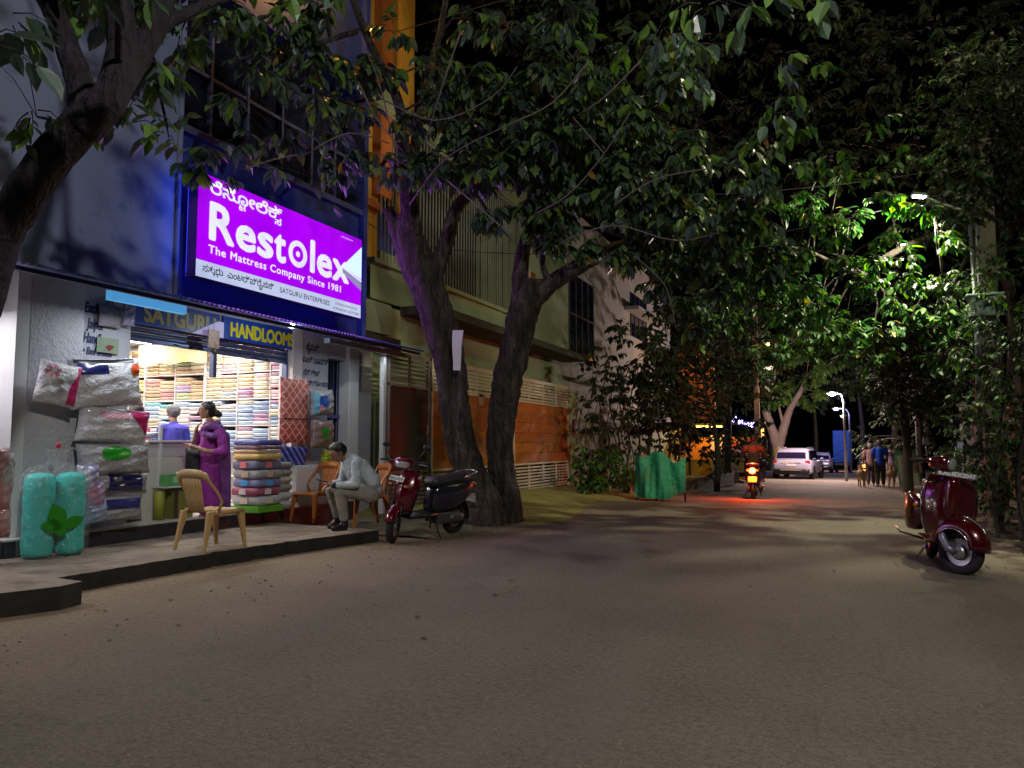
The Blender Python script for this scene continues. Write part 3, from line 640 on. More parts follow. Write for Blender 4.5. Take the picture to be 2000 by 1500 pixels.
# far house
m_far = mat('grey_white_house_wall', (0.40, 0.40, 0.36), rough=0.9, noise=(1, 0.2), bump=[(25, .2)])
fh = empty('house', (0, 0, 0), label='plain grey white house behind the creepers with two dark windows', cat='house')
w = M(); w.bb((-11, 24.0, -1), (-8.22, 41.2, 9.4)); w.build('wall', m_far, fh)
w = M(); w.bb((-8.22, 24.3, 3.35), (-7.7, 30.5, 3.5)); w.build('sun_shade', m_far, fh)
for (a, b, c, d) in ((1112, 560, 1158, 690), (1232, 592, 1262, 655)):
    p = PX(a, d, HX); q = PX(b if False else c, b, HX)
    w = M(); w.bb((-8.25, p.y, p.z), (-8.20, q.y, q.z)); wo = w.build('window', m_glass, fh)
    w = M(); n_ = 4
    for i in range(n_ + 1): yy = p.y + (q.y - p.y) * i / n_; w.bb((-8.19, yy - .025, p.z), (-8.17, yy + .025, q.z))
    w.bb((-8.195, p.y, (p.z + q.z) / 2 - .02), (-8.165, q.y, (p.z + q.z) / 2 + .02)); w.build('window_bars', m_slab, wo)
w = M(); w.bb((-8.21, 31.5, 7.0), (-7.6, 36.5, 7.15)); w.build('sun_shade', m_far, fh)
# ================================================================== TREES
def PD(px, py, depth):
    d = _ray(px, py); fwd = Vector((-math.sin(YAW) * math.cos(PIT), math.cos(YAW) * math.cos(PIT), math.sin(PIT)))
    return Vector((0, 0, EYE)) + d * (depth / d.dot(fwd))
def to_px(p):
    fwd = Vector((-math.sin(YAW) * math.cos(PIT), math.cos(YAW) * math.cos(PIT), math.sin(PIT)))
    rt = Vector((math.cos(YAW), math.sin(YAW), 0)); up = rt.cross(fwd); q = Vector(p) - Vector((0, 0, EYE)); d = q.dot(fwd)
    return (1000 + FPX * q.dot(rt) / max(d, .01), 750 - FPX * q.dot(up) / max(d, .01), d)
LEAF_V = np.array([(0, 0, 0), (0, .36, -.03), (0, .72, -.06), (0, 1, -.16), (-.16, .16, .05), (-.235, .42, .05), (-.165, .72, .0),
                   (.16, .16, .05), (.235, .42, .05), (.165, .72, .0), (0, -.16, .04)], float)
LEAF_F = [(0, 1, 5, 4), (1, 2, 6, 5), (2, 3, 6), (0, 7, 8, 1), (1, 8, 9, 2), (2, 9, 3), (10, 0, 4)]
LEAF_F = LEAF_F[:6]; LEAF_V = LEAF_V[:10]
def leaf_material(name, dark, mid, light, odd, rough=0.31, odd_at=.987):
    m = bpy.data.materials.new(name); m.use_nodes = True; MATS[name] = m; nt = m.node_tree; L = nt.links; b = nt.nodes['Principled BSDF']
    at = nt.nodes.new('ShaderNodeAttribute'); at.attribute_name = 'tint'
    cr = nt.nodes.new('ShaderNodeValToRGB'); e = cr.color_ramp.elements
    e[0].position = 0; e[0].color = (*dark, 1); e[1].position = .55; e[1].color = (*mid, 1)
    for p, c in ((.88, light), (odd_at - .012, light), (odd_at, odd)): q = e.new(p); q.color = (*c, 1)
    L.new(at.outputs['Fac'], cr.inputs[0]); L.new(cr.outputs[0], b.inputs['Base Color'])
    b.inputs['Roughness'].default_value = rough; b.inputs['Specular IOR Level'].default_value = .5
    tr = nt.nodes.new('ShaderNodeBsdfTranslucent'); ms = nt.nodes.new('ShaderNodeMixShader'); ms.inputs[0].default_value = .28
    hs_ = nt.nodes.new('ShaderNodeHueSaturation'); hs_.inputs['Value'].default_value = 1.5; hs_.inputs['Saturation'].default_value = 1.15
    L.new(cr.outputs[0], hs_.inputs['Color']); L.new(hs_.outputs[0], tr.inputs[0]); out = nt.nodes['Material Output']
    L.new(b.outputs[0], ms.inputs[1]); L.new(tr.outputs[0], ms.inputs[2]); L.new(ms.outputs[0], out.inputs[0]); return m
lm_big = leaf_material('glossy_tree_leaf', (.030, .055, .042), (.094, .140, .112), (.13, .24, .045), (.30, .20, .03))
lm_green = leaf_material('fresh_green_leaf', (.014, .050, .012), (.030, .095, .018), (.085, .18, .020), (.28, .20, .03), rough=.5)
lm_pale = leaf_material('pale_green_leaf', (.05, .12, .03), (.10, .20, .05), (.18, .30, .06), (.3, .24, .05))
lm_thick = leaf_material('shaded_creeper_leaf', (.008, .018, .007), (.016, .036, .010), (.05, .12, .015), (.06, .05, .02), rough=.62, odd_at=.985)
lm_dark = leaf_material('dark_bush_leaf', (.010, .020, .010), (.020, .036, .015), (.035, .06, .02), (.06, .05, .02), rough=.65)
m_bark = mat('fissured_bark', (0.105, 0.085, 0.075), rough=0.92, noise=(4, .5), bump=[(6, 2.4), (26, 1.6)], dirt=(3.5, (.06, .048, .04), .48))
def bark_relief(m, sc=13, st=1.0, dist=.05):
    nt = m.node_tree; L = nt.links; b = nt.nodes['Principled BSDF']; tc = nt.nodes.new('ShaderNodeTexCoord'); mp = nt.nodes.new('ShaderNodeMapping'); mp.inputs['Scale'].default_value = (1, 1, .17)
    L.new(tc.outputs['Object'], mp.inputs['Vector']); n = nt.nodes.new('ShaderNodeTexNoise'); n.inputs['Scale'].default_value = sc; n.inputs['Detail'].default_value = 5; n.inputs['Distortion'].default_value = .6; L.new(mp.outputs[0], n.inputs['Vector'])
    r = nt.nodes.new('ShaderNodeMapRange'); r.inputs[1].default_value = .36; r.inputs[2].default_value = .6; L.new(n.outputs['Fac'], r.inputs[0]); bp = nt.nodes.new('ShaderNodeBump'); bp.inputs['Strength'].default_value = st; bp.inputs['Distance'].default_value = dist
    L.new(r.outputs[0], bp.inputs['Height']); old = b.inputs['Normal'].links[0].from_socket; L.new(old, bp.inputs['Normal']); L.new(bp.outputs[0], b.inputs['Normal'])
    old = b.inputs['Base Color'].links[0].from_socket; mx = nt.nodes.new('ShaderNodeMix'); mx.data_type = 'RGBA'; mx.blend_type = 'MULTIPLY'; mx.inputs[0].default_value = 1.0; cr = nt.nodes.new('ShaderNodeValToRGB'); cr.color_ramp.elements[0].color = (.42, .38, .36, 1); cr.color_ramp.elements[1].color = (1.25, 1.2, 1.2, 1)
    L.new(r.outputs[0], cr.inputs[0]); L.new(old, mx.inputs[6]); L.new(cr.outputs[0], mx.inputs[7]); L.new(mx.outputs[2], b.inputs['Base Color'])
bark_relief(m_bark)
m_bark2 = mat('smooth_dark_bark', (0.018, 0.013, 0.024), rough=0.85, noise=(3, .4), bump=[(6, 1.0), (30, .6)])  # unlit violet silhouette of the leaning tree put into the bark colour
bark_relief(m_bark2, 16, .8, .03)
m_twig = mat('pale_twig', (0.17, 0.14, 0.13), rough=.8)
m_dkb = mat('unlit_dark_bark', (.045, .038, .03), rough=.9, noise=(4, .4))  # dark tone stands in for wood that gets no light
def leaf_mesh(name, tint, mt):
    me = bpy.data.meshes.new(name); me.from_pydata([tuple(v) for v in LEAF_V], [], LEAF_F)
    a = me.attributes.new('tint', 'FLOAT', 'POINT'); a.data.foreach_set('value', [tint] * len(LEAF_V)); me.materials.append(mt); return me
class Tree:
    def __init__(s, name, base, label, cat='tree', leafm=None, bark=None, seed=0, leaf=0.13, group=None, own=300, leafmax=.2):
        s.root = empty(name, base, label=label, cat=cat, group=group); s.base = Vector(base); s.rnd = random.Random(seed)
        s.limbs = []; s.L = []; s.tw = M(); s.leafm = leafm or lm_big; s.bark = bark or m_bark; s.leaf = leaf; s.own = own
    def limb(s, pts, rad, name='branch', n=12, sub=5, wob=.03, rough=.12, flute=0.0):
        P = [Vector(p) for p in pts]; out, rr = [], []
        for i in range(len(P) - 1):
            p0 = P[max(i - 1, 0)]; p1 = P[i]; p2 = P[i + 1]; p3 = P[min(i + 2, len(P) - 1)]
            for k in range(sub):
                t = k / sub
                q = .5 * ((2 * p1) + (-p0 + p2) * t + (2 * p0 - 5 * p1 + 4 * p2 - p3) * t * t + (-p0 + 3 * p1 - 3 * p2 + p3) * t ** 3)
                r_ = rad[i] * (1 - t) + rad[i + 1] * t
                out.append(q + Vector([s.rnd.uniform(-1, 1) * r_ * wob * 2 for _ in range(3)])); rr.append(r_)
        out.append(P[-1]); rr.append(rad[-1])
        m = M(); m.tube(out, rr, n=n, rough=rough, seed=s.rnd.randint(0, 9999))
        if flute:
            for i in range(len(out)):
                c = out[i]
                for j in range(n):
                    a = 2 * math.pi * j / n; f = 1 + flute * (math.sin(3 * a + i * .13) * .6 + math.sin(5 * a + 1.3 + i * .21) * .4)
                    v = Vector(m.v[i * n + j]); m.v[i * n + j] = tuple(c + (v - c) * f)
        o = m.build(name, s.bark, s.root); o.location = -s.base
        s.limbs.append((out, rr)); return out
    def near(s, c):
        best = None
        for pts, rr in s.limbs:
            for p, r_ in zip(pts, rr):
                d = (p - c).length + (.6 if p.z > c.z + .3 else 0)
                if best is None or d < best[0]: best = (d, p, r_)
        return best
    def clump(s, c, r, n, leaves=9, droop=.6, connect=True, size=None, flat=.7):
        c = Vector(c); rnd = s.rnd
        if connect and s.limbs:
            d, p, r0 = s.near(c)
            if d > .25:
                r0 = min(r0 * .55, .012 + .012 * d); mid = p.lerp(c, .5) + Vector((rnd.uniform(-.1, .1) * d, rnd.uniform(-.1, .1) * d, .12 * d))
                pts = [p, p.lerp(mid, .55) + Vector((0, 0, .03 * d)), mid, mid.lerp(c, .6) + Vector((0, 0, .02 * d)), c]
                s.tw.tube(pts, [r0, r0 * .8, r0 * .6, r0 * .45, .004], n=5, cap=False)
        for _ in range(n):
            while True:
                v = Vector((rnd.uniform(-1, 1), rnd.uniform(-1, 1), rnd.uniform(-1, 1)))
                if v.length < 1: break
            e = c + Vector((v.x * r, v.y * r, v.z * r * flat)); st = c + (e - c) * rnd.uniform(.15, .45) + Vector((0, 0, .04))
            s.twig(st, e, leaves, droop, size)
    def twig(s, a, b, leaves=9, droop=.6, size=None):
        rnd = s.rnd; d = b - a; L_ = max(d.length, .18)
        if d.length < .05: d = Vector((rnd.uniform(-1, 1), rnd.uniform(-1, 1), -.2)) * .2; 
        b = a + d.normalized() * L_; s.tw.tube([a, a.lerp(b, .5) + Vector((0, 0, .03)), b], [.006, .004, .002], n=3, cap=False)
        ax = d.normalized(); side = ax.cross(Vector((0, 0, 1)))
        side = side.normalized() if side.length > .05 else Vector((1, 0, 0)); k = max(3, int(leaves * rnd.uniform(.6, 1.3)))
        for i in range(k):
            t = .25 + .75 * (i + .5) / k; p = a.lerp(b, t); sg = 1 if i % 2 else -1
            dr = (ax * rnd.uniform(.2, .9) + side * sg * rnd.uniform(.5, 1.1) + Vector((rnd.uniform(-.3, .3), rnd.uniform(-.3, .3), -droop * rnd.uniform(.4, 1.6)))).normalized()
            nm = Vector((rnd.uniform(-.5, .5), rnd.uniform(-.5, .5), 1)); nm = (nm - dr * nm.dot(dr)).normalized()
            sz = (size or s.leaf) * rnd.choice((.45, .65, .85, 1, 1.1, 1.25, 1.4)); 
            s.L.append((p.x, p.y, p.z, *dr, *nm, sz, rnd.random(), rnd.uniform(.85, 1.25)))
    def done(s, twig_m=None):
        if s.tw.v:
            o = s.tw.build('twigs', twig_m or m_twig, s.root, recalc=False); o.location = -s.base; o['kind'] = 'stuff'
        A = np.array(s.L)
        if len(A) == 0: return
        # the leaves that show largest become leaves of their own
        key = []
        for i, q in enumerate(s.L):
            x, y, d = to_px(q[:3]); key.append(q[9] / d if (d > .3 and -20 < x < 2020 and -20 < y < 1500) else 0)
        order = np.argsort(-np.array(key)); own = order[:s.own]; rest = order[s.own:]
        var = [leaf_mesh('leaf', t, s.leafm) for t in (.05, .25, .45, .6, .75, .84, .9, .965)]
        for i in own:
            q = s.L[i]; y = Vector(q[3:6]); z = Vector(q[6:9]); x = y.cross(z)
            mt = Matrix(((x.x, y.x, z.x), (x.y, y.y, z.y), (x.z, y.z, z.z)))
            k = min(7, int(q[10] * 8)); o = bpy.data.objects.new('leaf', var[k]); COL.objects.link(o); o.parent = s.root
            o.location = Vector(q[:3]) - s.base; o.rotation_euler = mt.to_euler(); o.scale = (q[9] * q[11], q[9], q[9])
        if len(rest):
            B = A[rest]; P, Yv, Zv = B[:, 0:3] - np.array(s.base), B[:, 3:6], B[:, 6:9]; Xv = np.cross(Yv, Zv); sz = B[:, 9:10]
            V = (P[:, None, :] + LEAF_V[None, :, 0:1] * Xv[:, None, :] * (sz * B[:, 11:12])[:, None, :] + LEAF_V[None, :, 1:2] * Yv[:, None, :] * sz[:, None, :] + LEAF_V[None, :, 2:3] * Zv[:, None, :] * sz[:, None, :])
            N = len(B); K = len(LEAF_V); me = bpy.data.meshes.new('foliage')
            lens = [len(f) for f in LEAF_F]; flat = np.concatenate([np.array(f) for f in LEAF_F])
            idx = (np.arange(N)[:, None] * K + flat[None, :]).ravel(); ls_ = np.tile(np.array(lens), N); st_ = np.concatenate(([0], np.cumsum(ls_)[:-1]))
            me.vertices.add(N * K); me.vertices.foreach_set('co', V.reshape(-1)); me.loops.add(len(idx)); me.loops.foreach_set('vertex_index', idx.astype(np.int32))
            me.polygons.add(len(ls_)); me.polygons.foreach_set('loop_start', st_.astype(np.int32)); me.update(calc_edges=True)
            a = me.attributes.new('tint', 'FLOAT', 'POINT'); a.data.foreach_set('value', np.repeat(B[:, 10], K).astype(np.float32)); me.materials.append(s.leafm)
            o = bpy.data.objects.new('foliage', me); COL.objects.link(o); o.parent = s.root; o['kind'] = 'stuff'

# ---- near dark tree at the left end of the footpath: its trunk leans in from the left
D1 = 4.9
t1 = Tree('street_tree', (PD(-165, 1150, D1).x, PD(-165, 1150, D1).y, 0.1), 'dark leaning tree with a thick smooth trunk at the left end of the footpath', bark=m_bark2, seed=11, leaf=.15, own=200)
b1 = t1.base
t1.limb([b1 - Vector((0, 0, .2)), PD(-150, 900, D1), PD(-95, 740, D1), PD(-45, 600, D1), PD(-4, 470, D1), PD(48, 385, D1), PD(110, 300, D1), PD(166, 235, D1)], [.19, .155, .14, .135, .13, .125, .125, .12], 'trunk', n=16, rough=.05)
t1.limb([PD(165, 240, D1), PD(158, 170, D1 + .05), PD(135, 100, D1 + .1), PD(112, 40, D1 + .1), PD(70, -40, D1)], [.11, .088, .078, .07, .06], sub=6, rough=.05)
t1.limb([PD(160, 245, D1), PD(215, 190, D1), PD(238, 110, D1 + .1), PD(235, 20, D1 + .2), PD(228, -80, D1 + .2)], [.13, .11, .10, .09, .08], rough=.05)
t1.limb([PD(215, 190, D1), PD(265, 115, D1 + .2), PD(305, 50, D1 + .3), PD(335, -50, D1 + .5)], [.10, .085, .075, .06], rough=.05)
t1.limb([PD(300, 60, D1 + .3), PD(400, 10, D1 + .6), PD(520, -30, D1 + 1)], [.045, .035, .02])
t1.limb([PD(150, 262, D1), PD(110, 238, D1 - .1), PD(72, 228, D1 - .2)], [.02, .012, .006], n=6)
t1.clump(PD(60, 228, D1 - .2), .16, 4, leaves=5, droop=.9, size=.12)
t1.clump(PD(25, 50, D1 - .6), .22, 3, leaves=4, size=.14)
t1.clump(PD(240, 250, D1 + .7), .25, 5, leaves=6, droop=.8)
t1.clump(PD(330, 270, D1 + 1.2), .3, 5, leaves=6)
t1.clump(PD(300, 130, D1 + .6), .3, 7, leaves=8); t1.clump(PD(355, 60, D1 + .8), .45, 12, leaves=9); t1.clump(PD(260, 25, D1 + .8), .35, 8, leaves=8)
t1.clump(PD(200, 10, D1 + .6), .3, 6, leaves=8); t1.clump(PD(440, 0, D1 + 1), .45, 12, leaves=9); t1.clump(PD(130, -60, D1), .5, 8, leaves=9)
for i in range(9):   # crown above the frame: it shades the wall
    t1.clump(PD(t1.rnd.uniform(-300, 600), t1.rnd.uniform(-500, -60), D1 + t1.rnd.uniform(-1.4, 1.6)), .5, 8, leaves=9)
for q_ in ((-3.4, 2.6, 6.4), (-2.9, 3.6, 6.0), (-4.0, 3.4, 6.7), (-3.3, 4.2, 6.6), (-4.3, 4.4, 6.3), (-2.6, 2.9, 6.9), (-4.6, 3.0, 5.9), (-3.8, 5.0, 6.9), (-3.0, 4.8, 6.2)):  # unseen leaf clumps added between lamp and wall for their shadows
    t1.clump(q_, .38, 6, leaves=8, connect=False)
t1.limb([PD(235, 20, D1 + .2), Vector((-4.6, 3.9, 5.6)), Vector((-3.9, 3.6, 6.3)), Vector((-2.9, 3.3, 6.5))], [.07, .05, .035, .02])
t1.clump(PD(-40, 100, 3.4), .3, 4, leaves=5); 
t1.done(m_bark2)

# ---- the twin trunks between shop and gates
BA = PZ(955, 1015, .03); BB = PZ(992, 1008, .03)
ta = Tree('street_tree', BA, 'fluted violet lit tree trunk leaning left in front of the wooden gates', seed=21, leaf=.19, own=300, group='twin trees before the gates')
DA = 12.1
def A(px, py, d=0.0): return PD(px, py, DA + d)
ta.limb([A(950, 1030), A(938, 965), A(906, 880), A(888, 790), A(876, 700), A(848, 610), A(820, 530), A(800, 470), A(790, 420)], [.38, .27, .235, .24, .25, .26, .26, .24, .17], 'trunk', n=32, sub=8, rough=.07, flute=.22)
for ang, L_ in ((200, 1.0), (250, .8), (300, .9), (150, .7)):
    dv = Vector((math.cos(R(ang)), math.sin(R(ang)), 0)); ta.limb([BA + dv * .12 + Vector((0, 0, .42)), BA + dv * .36 + Vector((0, 0, .14)), BA + dv * (.4 + L_ * .3) + Vector((0, 0, .02)), BA + dv * (.5 + L_ * .55) - Vector((0, 0, .07))], [.13, .11, .07, .03], 'root', n=10, sub=4)
ta.limb([A(838, 600), A(808, 530), A(782, 470), A(758, 408)], [.20, .15, .12, .09], n=12, sub=5)
ta.limb([A(838, 560), A(872, 470), A(890, 410), A(925, 372), A(980, 340, -.4)], [.17, .13, .11, .09, .06], n=10)
ta.limb([A(805, 480), A(800, 400, -.2), A(790, 300, -.3), A(778, 200, -.5), A(730, 100, -.8), A(690, 0, -1), A(660, -100, -1)], [.2, .15, .11, .08, .06, .05, .04], n=10)
ta.limb([A(796, 380, -.2), A(815, 260, -.2), A(835, 160, 0), A(860, 60, 0), A(880, -60, 0)], [.1, .08, .06, .05, .04], n=9)
ta.limb([A(740, 190, -.6), A(660, 210, -1), A(600, 260, -1.6), A(560, 290, -2)], [.045, .03, .02, .01], n=6)
ta.limb([A(700, 60, -.9), A(600, 90, -1.5), A(500, 110, -2.2), A(430, 120, -2.6)], [.045, .035, .025, .012], n=6)
ta.limb([A(980, 340, -.4), A(1060, 230, -1), A(1120, 120, -1.6), A(1160, 0, -2)], [.06, .05, .04, .03], n=8)
ta.limb([A(925, 372, 0), A(965, 430, -.6), A(1000, 470, -.9)], [.03, .02, .01], n=6)
spec = [(660, 330, -1.4, .28, 5), (700, 300, -1.2, .3, 7), (760, 330, -1, .35, 9), (830, 330, -1, .35, 10), (560, 260, -2.2, .28, 6), (460, 190, -2.6, .22, 5), (470, 280, -2.6, .24, 6),
        (410, 290, -2.7, .24, 5), (390, 330, -2.7, .2, 4), (520, 140, -2.4, .4, 10), (600, 110, -1.8, .45, 14), (680, 130, -1.4, .4, 12), (740, 150, -1, .4, 12), (620, 200, -1.6, .35, 8), (700, 220, -1, .35, 8),
        (560, 50, -2, .45, 10), (640, 20, -1.6, .4, 10), (480, 60, -2.4, .4, 8), (860, 200, -1, .4, 9), (900, 260, -1, .45, 12), (950, 330, -1.2, .45, 14), (1010, 300, -1.4, .45, 14), (850, 120, -.8, .4, 5),
        (930, 160, -1.2, .45, 9), (1000, 200, -1.4, .45, 12), (1060, 260, -1.6, .5, 14), (1070, 130, -1.8, .5, 10), (1130, 190, -1.8, .5, 12), (1000, 50, -1.4, .5, 7), (1100, 30, -2, .5, 7), (930, 40, -1, .4, 5),
        (890, 340, -.6, .35, 9), (960, 420, -.8, .3, 7), (660, 260, -1.2, .25, 4), (800, 240, -.8, .3, 6), (540, 330, -2.5, .12, 2), (770, 60, -.9, .3, 4)]
for px, py, dd, r, n in spec: ta.clump(A(px, py, dd), r * 1.1, int(n * (1.3 if px < 800 else 2.3)), leaves=9, droop=.8)
ta.bark = m_twig
for pts in (((740, 190, -1.2), (850, 235, -1.5), (960, 190, -2), (1010, 130, -2.3)), ((800, 400, -.8), (850, 330, -1.4), (900, 290, -1.8), (1000, 240, -2.2)), ((870, 350, -1.2), (930, 400, -1.6), (1000, 460, -2)), ((700, 160, -1.6), (735, 230, -1.6), (790, 300, -1.2)), ((600, 300, -2.2), (680, 260, -1.8), (760, 280, -1.2)), ((480, 330, -3), (540, 310, -2.6), (600, 300, -2.2)), ((780, 330, -1), (760, 240, -1.4), (740, 160, -1.8), (700, 60, -2)), ((900, 60, -1.8), (860, 180, -1.6), (830, 280, -1.2)), ((1150, 120, -2.6), (1080, 200, -2.3), (1000, 240, -2.2))):
    ta.limb([A(*p) for p in pts], [.012 - .002 * i for i in range(len(pts))], n=6, sub=4)
ta.clump(A(430, 345, -2.9), .12, 3, leaves=5, size=.13); ta.clump(A(640, 360, -2.2), .15, 3, leaves=5); ta.clump(A(648, 400, -2.0), .1, 2, leaves=3)
for i in range(34): ta.clump(A(ta.rnd.uniform(450, 1250), ta.rnd.uniform(-700, -60), ta.rnd.uniform(-3, 1.5)), .55, 8, leaves=8)
ta.done(m_bark)

tb = Tree('street_tree', BB, 'darker upright trunk of the twin pair with a bough reaching right over the lane', seed=31, leaf=.185, own=300, group='twin trees before the gates')
DB = 12.5
def B(px, py, d=0.0): return PD(px, py, DB + d)
tb.limb([B(992, 1025), B(986, 950), B(978, 870), B(985, 780), B(1000, 700), B(1015, 630), B(1030, 580), B(1040, 545)], [.29, .225, .21, .22, .23, .24, .235, .17], 'trunk', n=28, sub=7, rough=.07, flute=.18)
tb.limb([B(1035, 590), B(1075, 555), B(1130, 520, -.1), B(1200, 485, -.2), B(1270, 465, -.4), B(1370, 455, -.8), B(1480, 430, -1.4)], [.2, .15, .13, .10, .075, .055, .035], n=12)
tb.limb([B(1015, 600), B(1020, 500), B(1050, 400, -.4), B(1080, 280, -.8), B(1120, 150, -1.2), B(1150, 0, -1.5)], [.16, .12, .09, .075, .06, .04], n=10)
tb.limb([B(1050, 400, -.4), B(1140, 350, -1), B(1240, 290, -1.5), B(1340, 220, -2)], [.07, .055, .04, .025], n=8)
tb.limb([B(1075, 560), B(1060, 500, -.2), B(1110, 450, -.5), B(1180, 450, -.8), B(1250, 478, -1)], [.06, .045, .035, .03, .02], n=8)
tb.limb([B(1200, 485, -.2), B(1300, 545, 0), B(1310, 610, .3), B(1400, 640, .6)], [.035, .022, .016, .008], n=6)
spec = [(1060, 330, -1.2, .45, 14), (1120, 300, -1.4, .5, 16), (1180, 260, -1.6, .5, 15), (1100, 400, -1, .45, 15), (1040, 420, -.8, .4, 12), (1170, 370, -1.2, .45, 15), (1240, 330, -1.6, .5, 15), (1230, 410, -1.2, .45, 12),
        (1300, 380, -1.6, .5, 12), (1330, 300, -2, .5, 10), (1200, 180, -1.8, .5, 9), (1280, 230, -2, .5, 9), (1360, 420, -1.8, .45, 9), (1290, 450, -1, .35, 9), (1220, 500, -.8, .3, 7), (1300, 520, -.4, .35, 9), (1350, 500, -.8, .4, 10),
        (1400, 470, -1.2, .45, 12), (1460, 420, -1.6, .5, 10), (1150, 110, -1.8, .5, 7), (1260, 90, -2.5, .5, 6), (1350, 130, -2.8, .5, 6), (1330, 590, .4, .35, 8), (1380, 640, .8, .35, 8), (1280, 560, 0, .25, 5), (1090, 470, -.4, .35, 8),
        (1150, 480, -.4, .25, 5), (1420, 350, -2, .5, 7), (1500, 330, -2.4, .5, 5), (1420, 560, -.4, .5, 12), (1480, 500, -.8, .5, 10)]
for px, py, dd, r, n in spec: tb.clump(B(px, py, dd), r * 1.25, int(n * 2.5), leaves=9, droop=.9)
tb.bark = m_twig
for pts in (((1040, 420, -1.4), (1110, 380, -2), (1180, 300, -2.4), (1230, 220, -2.6)), ((1070, 180, -2), (1120, 230, -2.2), (1180, 300, -2.4)), ((1200, 400, -2), (1280, 350, -2.4), (1380, 330, -2.8)), ((1100, 470, -1), (1200, 440, -1.6), (1320, 470, -2), (1420, 450, -2.3)), ((1240, 500, -1.2), (1300, 560, -1), (1320, 640, -.8)), ((1250, 120, -2.8), (1180, 190, -2.6), (1120, 230, -2.2))):
    tb.limb([B(*p) for p in pts], [.012 - .002 * i for i in range(len(pts))], n=6, sub=4)
for px, py, d in ((1345, 110, 5.5), (1345, 160, 5.7), (1470, 15, 4.4), (1380, 25, 4.6), (1525, 115, 6.2), (1500, 230, 6.5), (1300, 60, 6), (1575, 10, 4.6)):
    tb.clump(PD(px, py, d), .16, 3, leaves=5, droop=1.2, size=.13)
for i in range(20): tb.clump(B(tb.rnd.uniform(1050, 1700), tb.rnd.uniform(-500, -40), tb.rnd.uniform(-4, 1)), .55, 8, leaves=8)
tb.done(m_bark)
# crown masses that close the top of the picture
tq_ = Tree('street_tree', (1.9, 19.5, -.05), 'high dark crown arching over the lane behind the twin trees', leafm=lm_dark, bark=m_dkb, seed=37, leaf=.16, own=120)
tq_.limb([Vector((4.6, 19.5, -.2)), Vector((4.6, 19.5, 3)), Vector((4.5, 19.3, 6)), Vector((4.2, 18.5, 8.5))], [.2, .17, .14, .08], 'trunk', n=9)
for i in range(330):
    px = tq_.rnd.uniform(850, 2060); py = tq_.rnd.uniform(-60, 360) + max(0, px - 1500) * .12
    tq_.clump(PD(px, py, tq_.rnd.uniform(15.5, 20)), .7, 4, leaves=8, connect=False)
for i in range(120):
    tq_.clump(PD(tq_.rnd.uniform(1840, 2060), tq_.rnd.uniform(60, 480), tq_.rnd.uniform(11.4, 12.3)), .35, 4, leaves=8, connect=False, size=.10)
for i in range(34): tq_.clump(PD(tq_.rnd.uniform(1885, 2000), tq_.rnd.uniform(180, 430), 11.5), .24, 4, leaves=8, connect=False, size=.10)
tq_.done(m_dkb)
# paper nailed to the trunk
p = PD(884, 645, DA - .42); q = PD(905, 725, DA - .42)
w = M(); rt = Vector((math.cos(YAW), math.sin(YAW), 0)); n_ = 6; g0 = []; g1 = []
for i in range(n_):
    u = i / (n_ - 1); bend = .02 * math.sin(u * 5)
    a = PD(884, 645 + 78 * u, DA - .40) + Vector((0, -bend, 0)); g0.append(a); g1.append(a + rt * (.17 - .06 * u))
w.loft([g0, g1], closed=False, cap=False, smooth=False); w.loft([[v + Vector((.002, -.004, 0)) for v in g0], [v + Vector((.002, -.004, 0)) for v in g1]], closed=False, cap=False)
tag(w.build('paper_sheet', mat('white_paper', (.72, .70, .78), rough=.8), recalc=False), 'curling white paper sheet fixed to the violet lit trunk', 'paper')

# ---- right hand trees round the street lamp
tr = Tree('street_tree', (3.2, 15.4, 0), 'leafy green tree round the glowing street lamp on the right', leafm=lm_green, seed=41, leaf=.13, own=300)
def Q(px, py, d): return PD(px, py, d)
tr.limb([Vector((3.2, 15.4, -.1)), Q(1985, 780, 14.0), Q(1972, 560, 13.6), Q(1900, 470, 13.3), Q(1800, 470, 13.0), Q(1700, 520, 12.8)], [.13, .12, .10, .08, .06, .05], 'trunk', n=10)
tr.limb([Q(1700, 540, 12.8), Q(1640, 520, 12.2), Q(1575, 490, 11.8), Q(1500, 480, 11.6), Q(1430, 500, 11.6)], [.05, .04, .03, .02, .012], n=7)
tr.limb([Q(1720, 515, 12.8), Q(1700, 545, 12), Q(1640, 500, 11.6), Q(1560, 485, 11.2)], [.03, .022, .015, .008], n=6)
tr.limb([Q(1900, 475, 13.3), Q(1850, 560, 12.2), Q(1830, 430, 11.6), Q(1815, 400, 11.4)], [.04, .025, .015, .008], n=6)
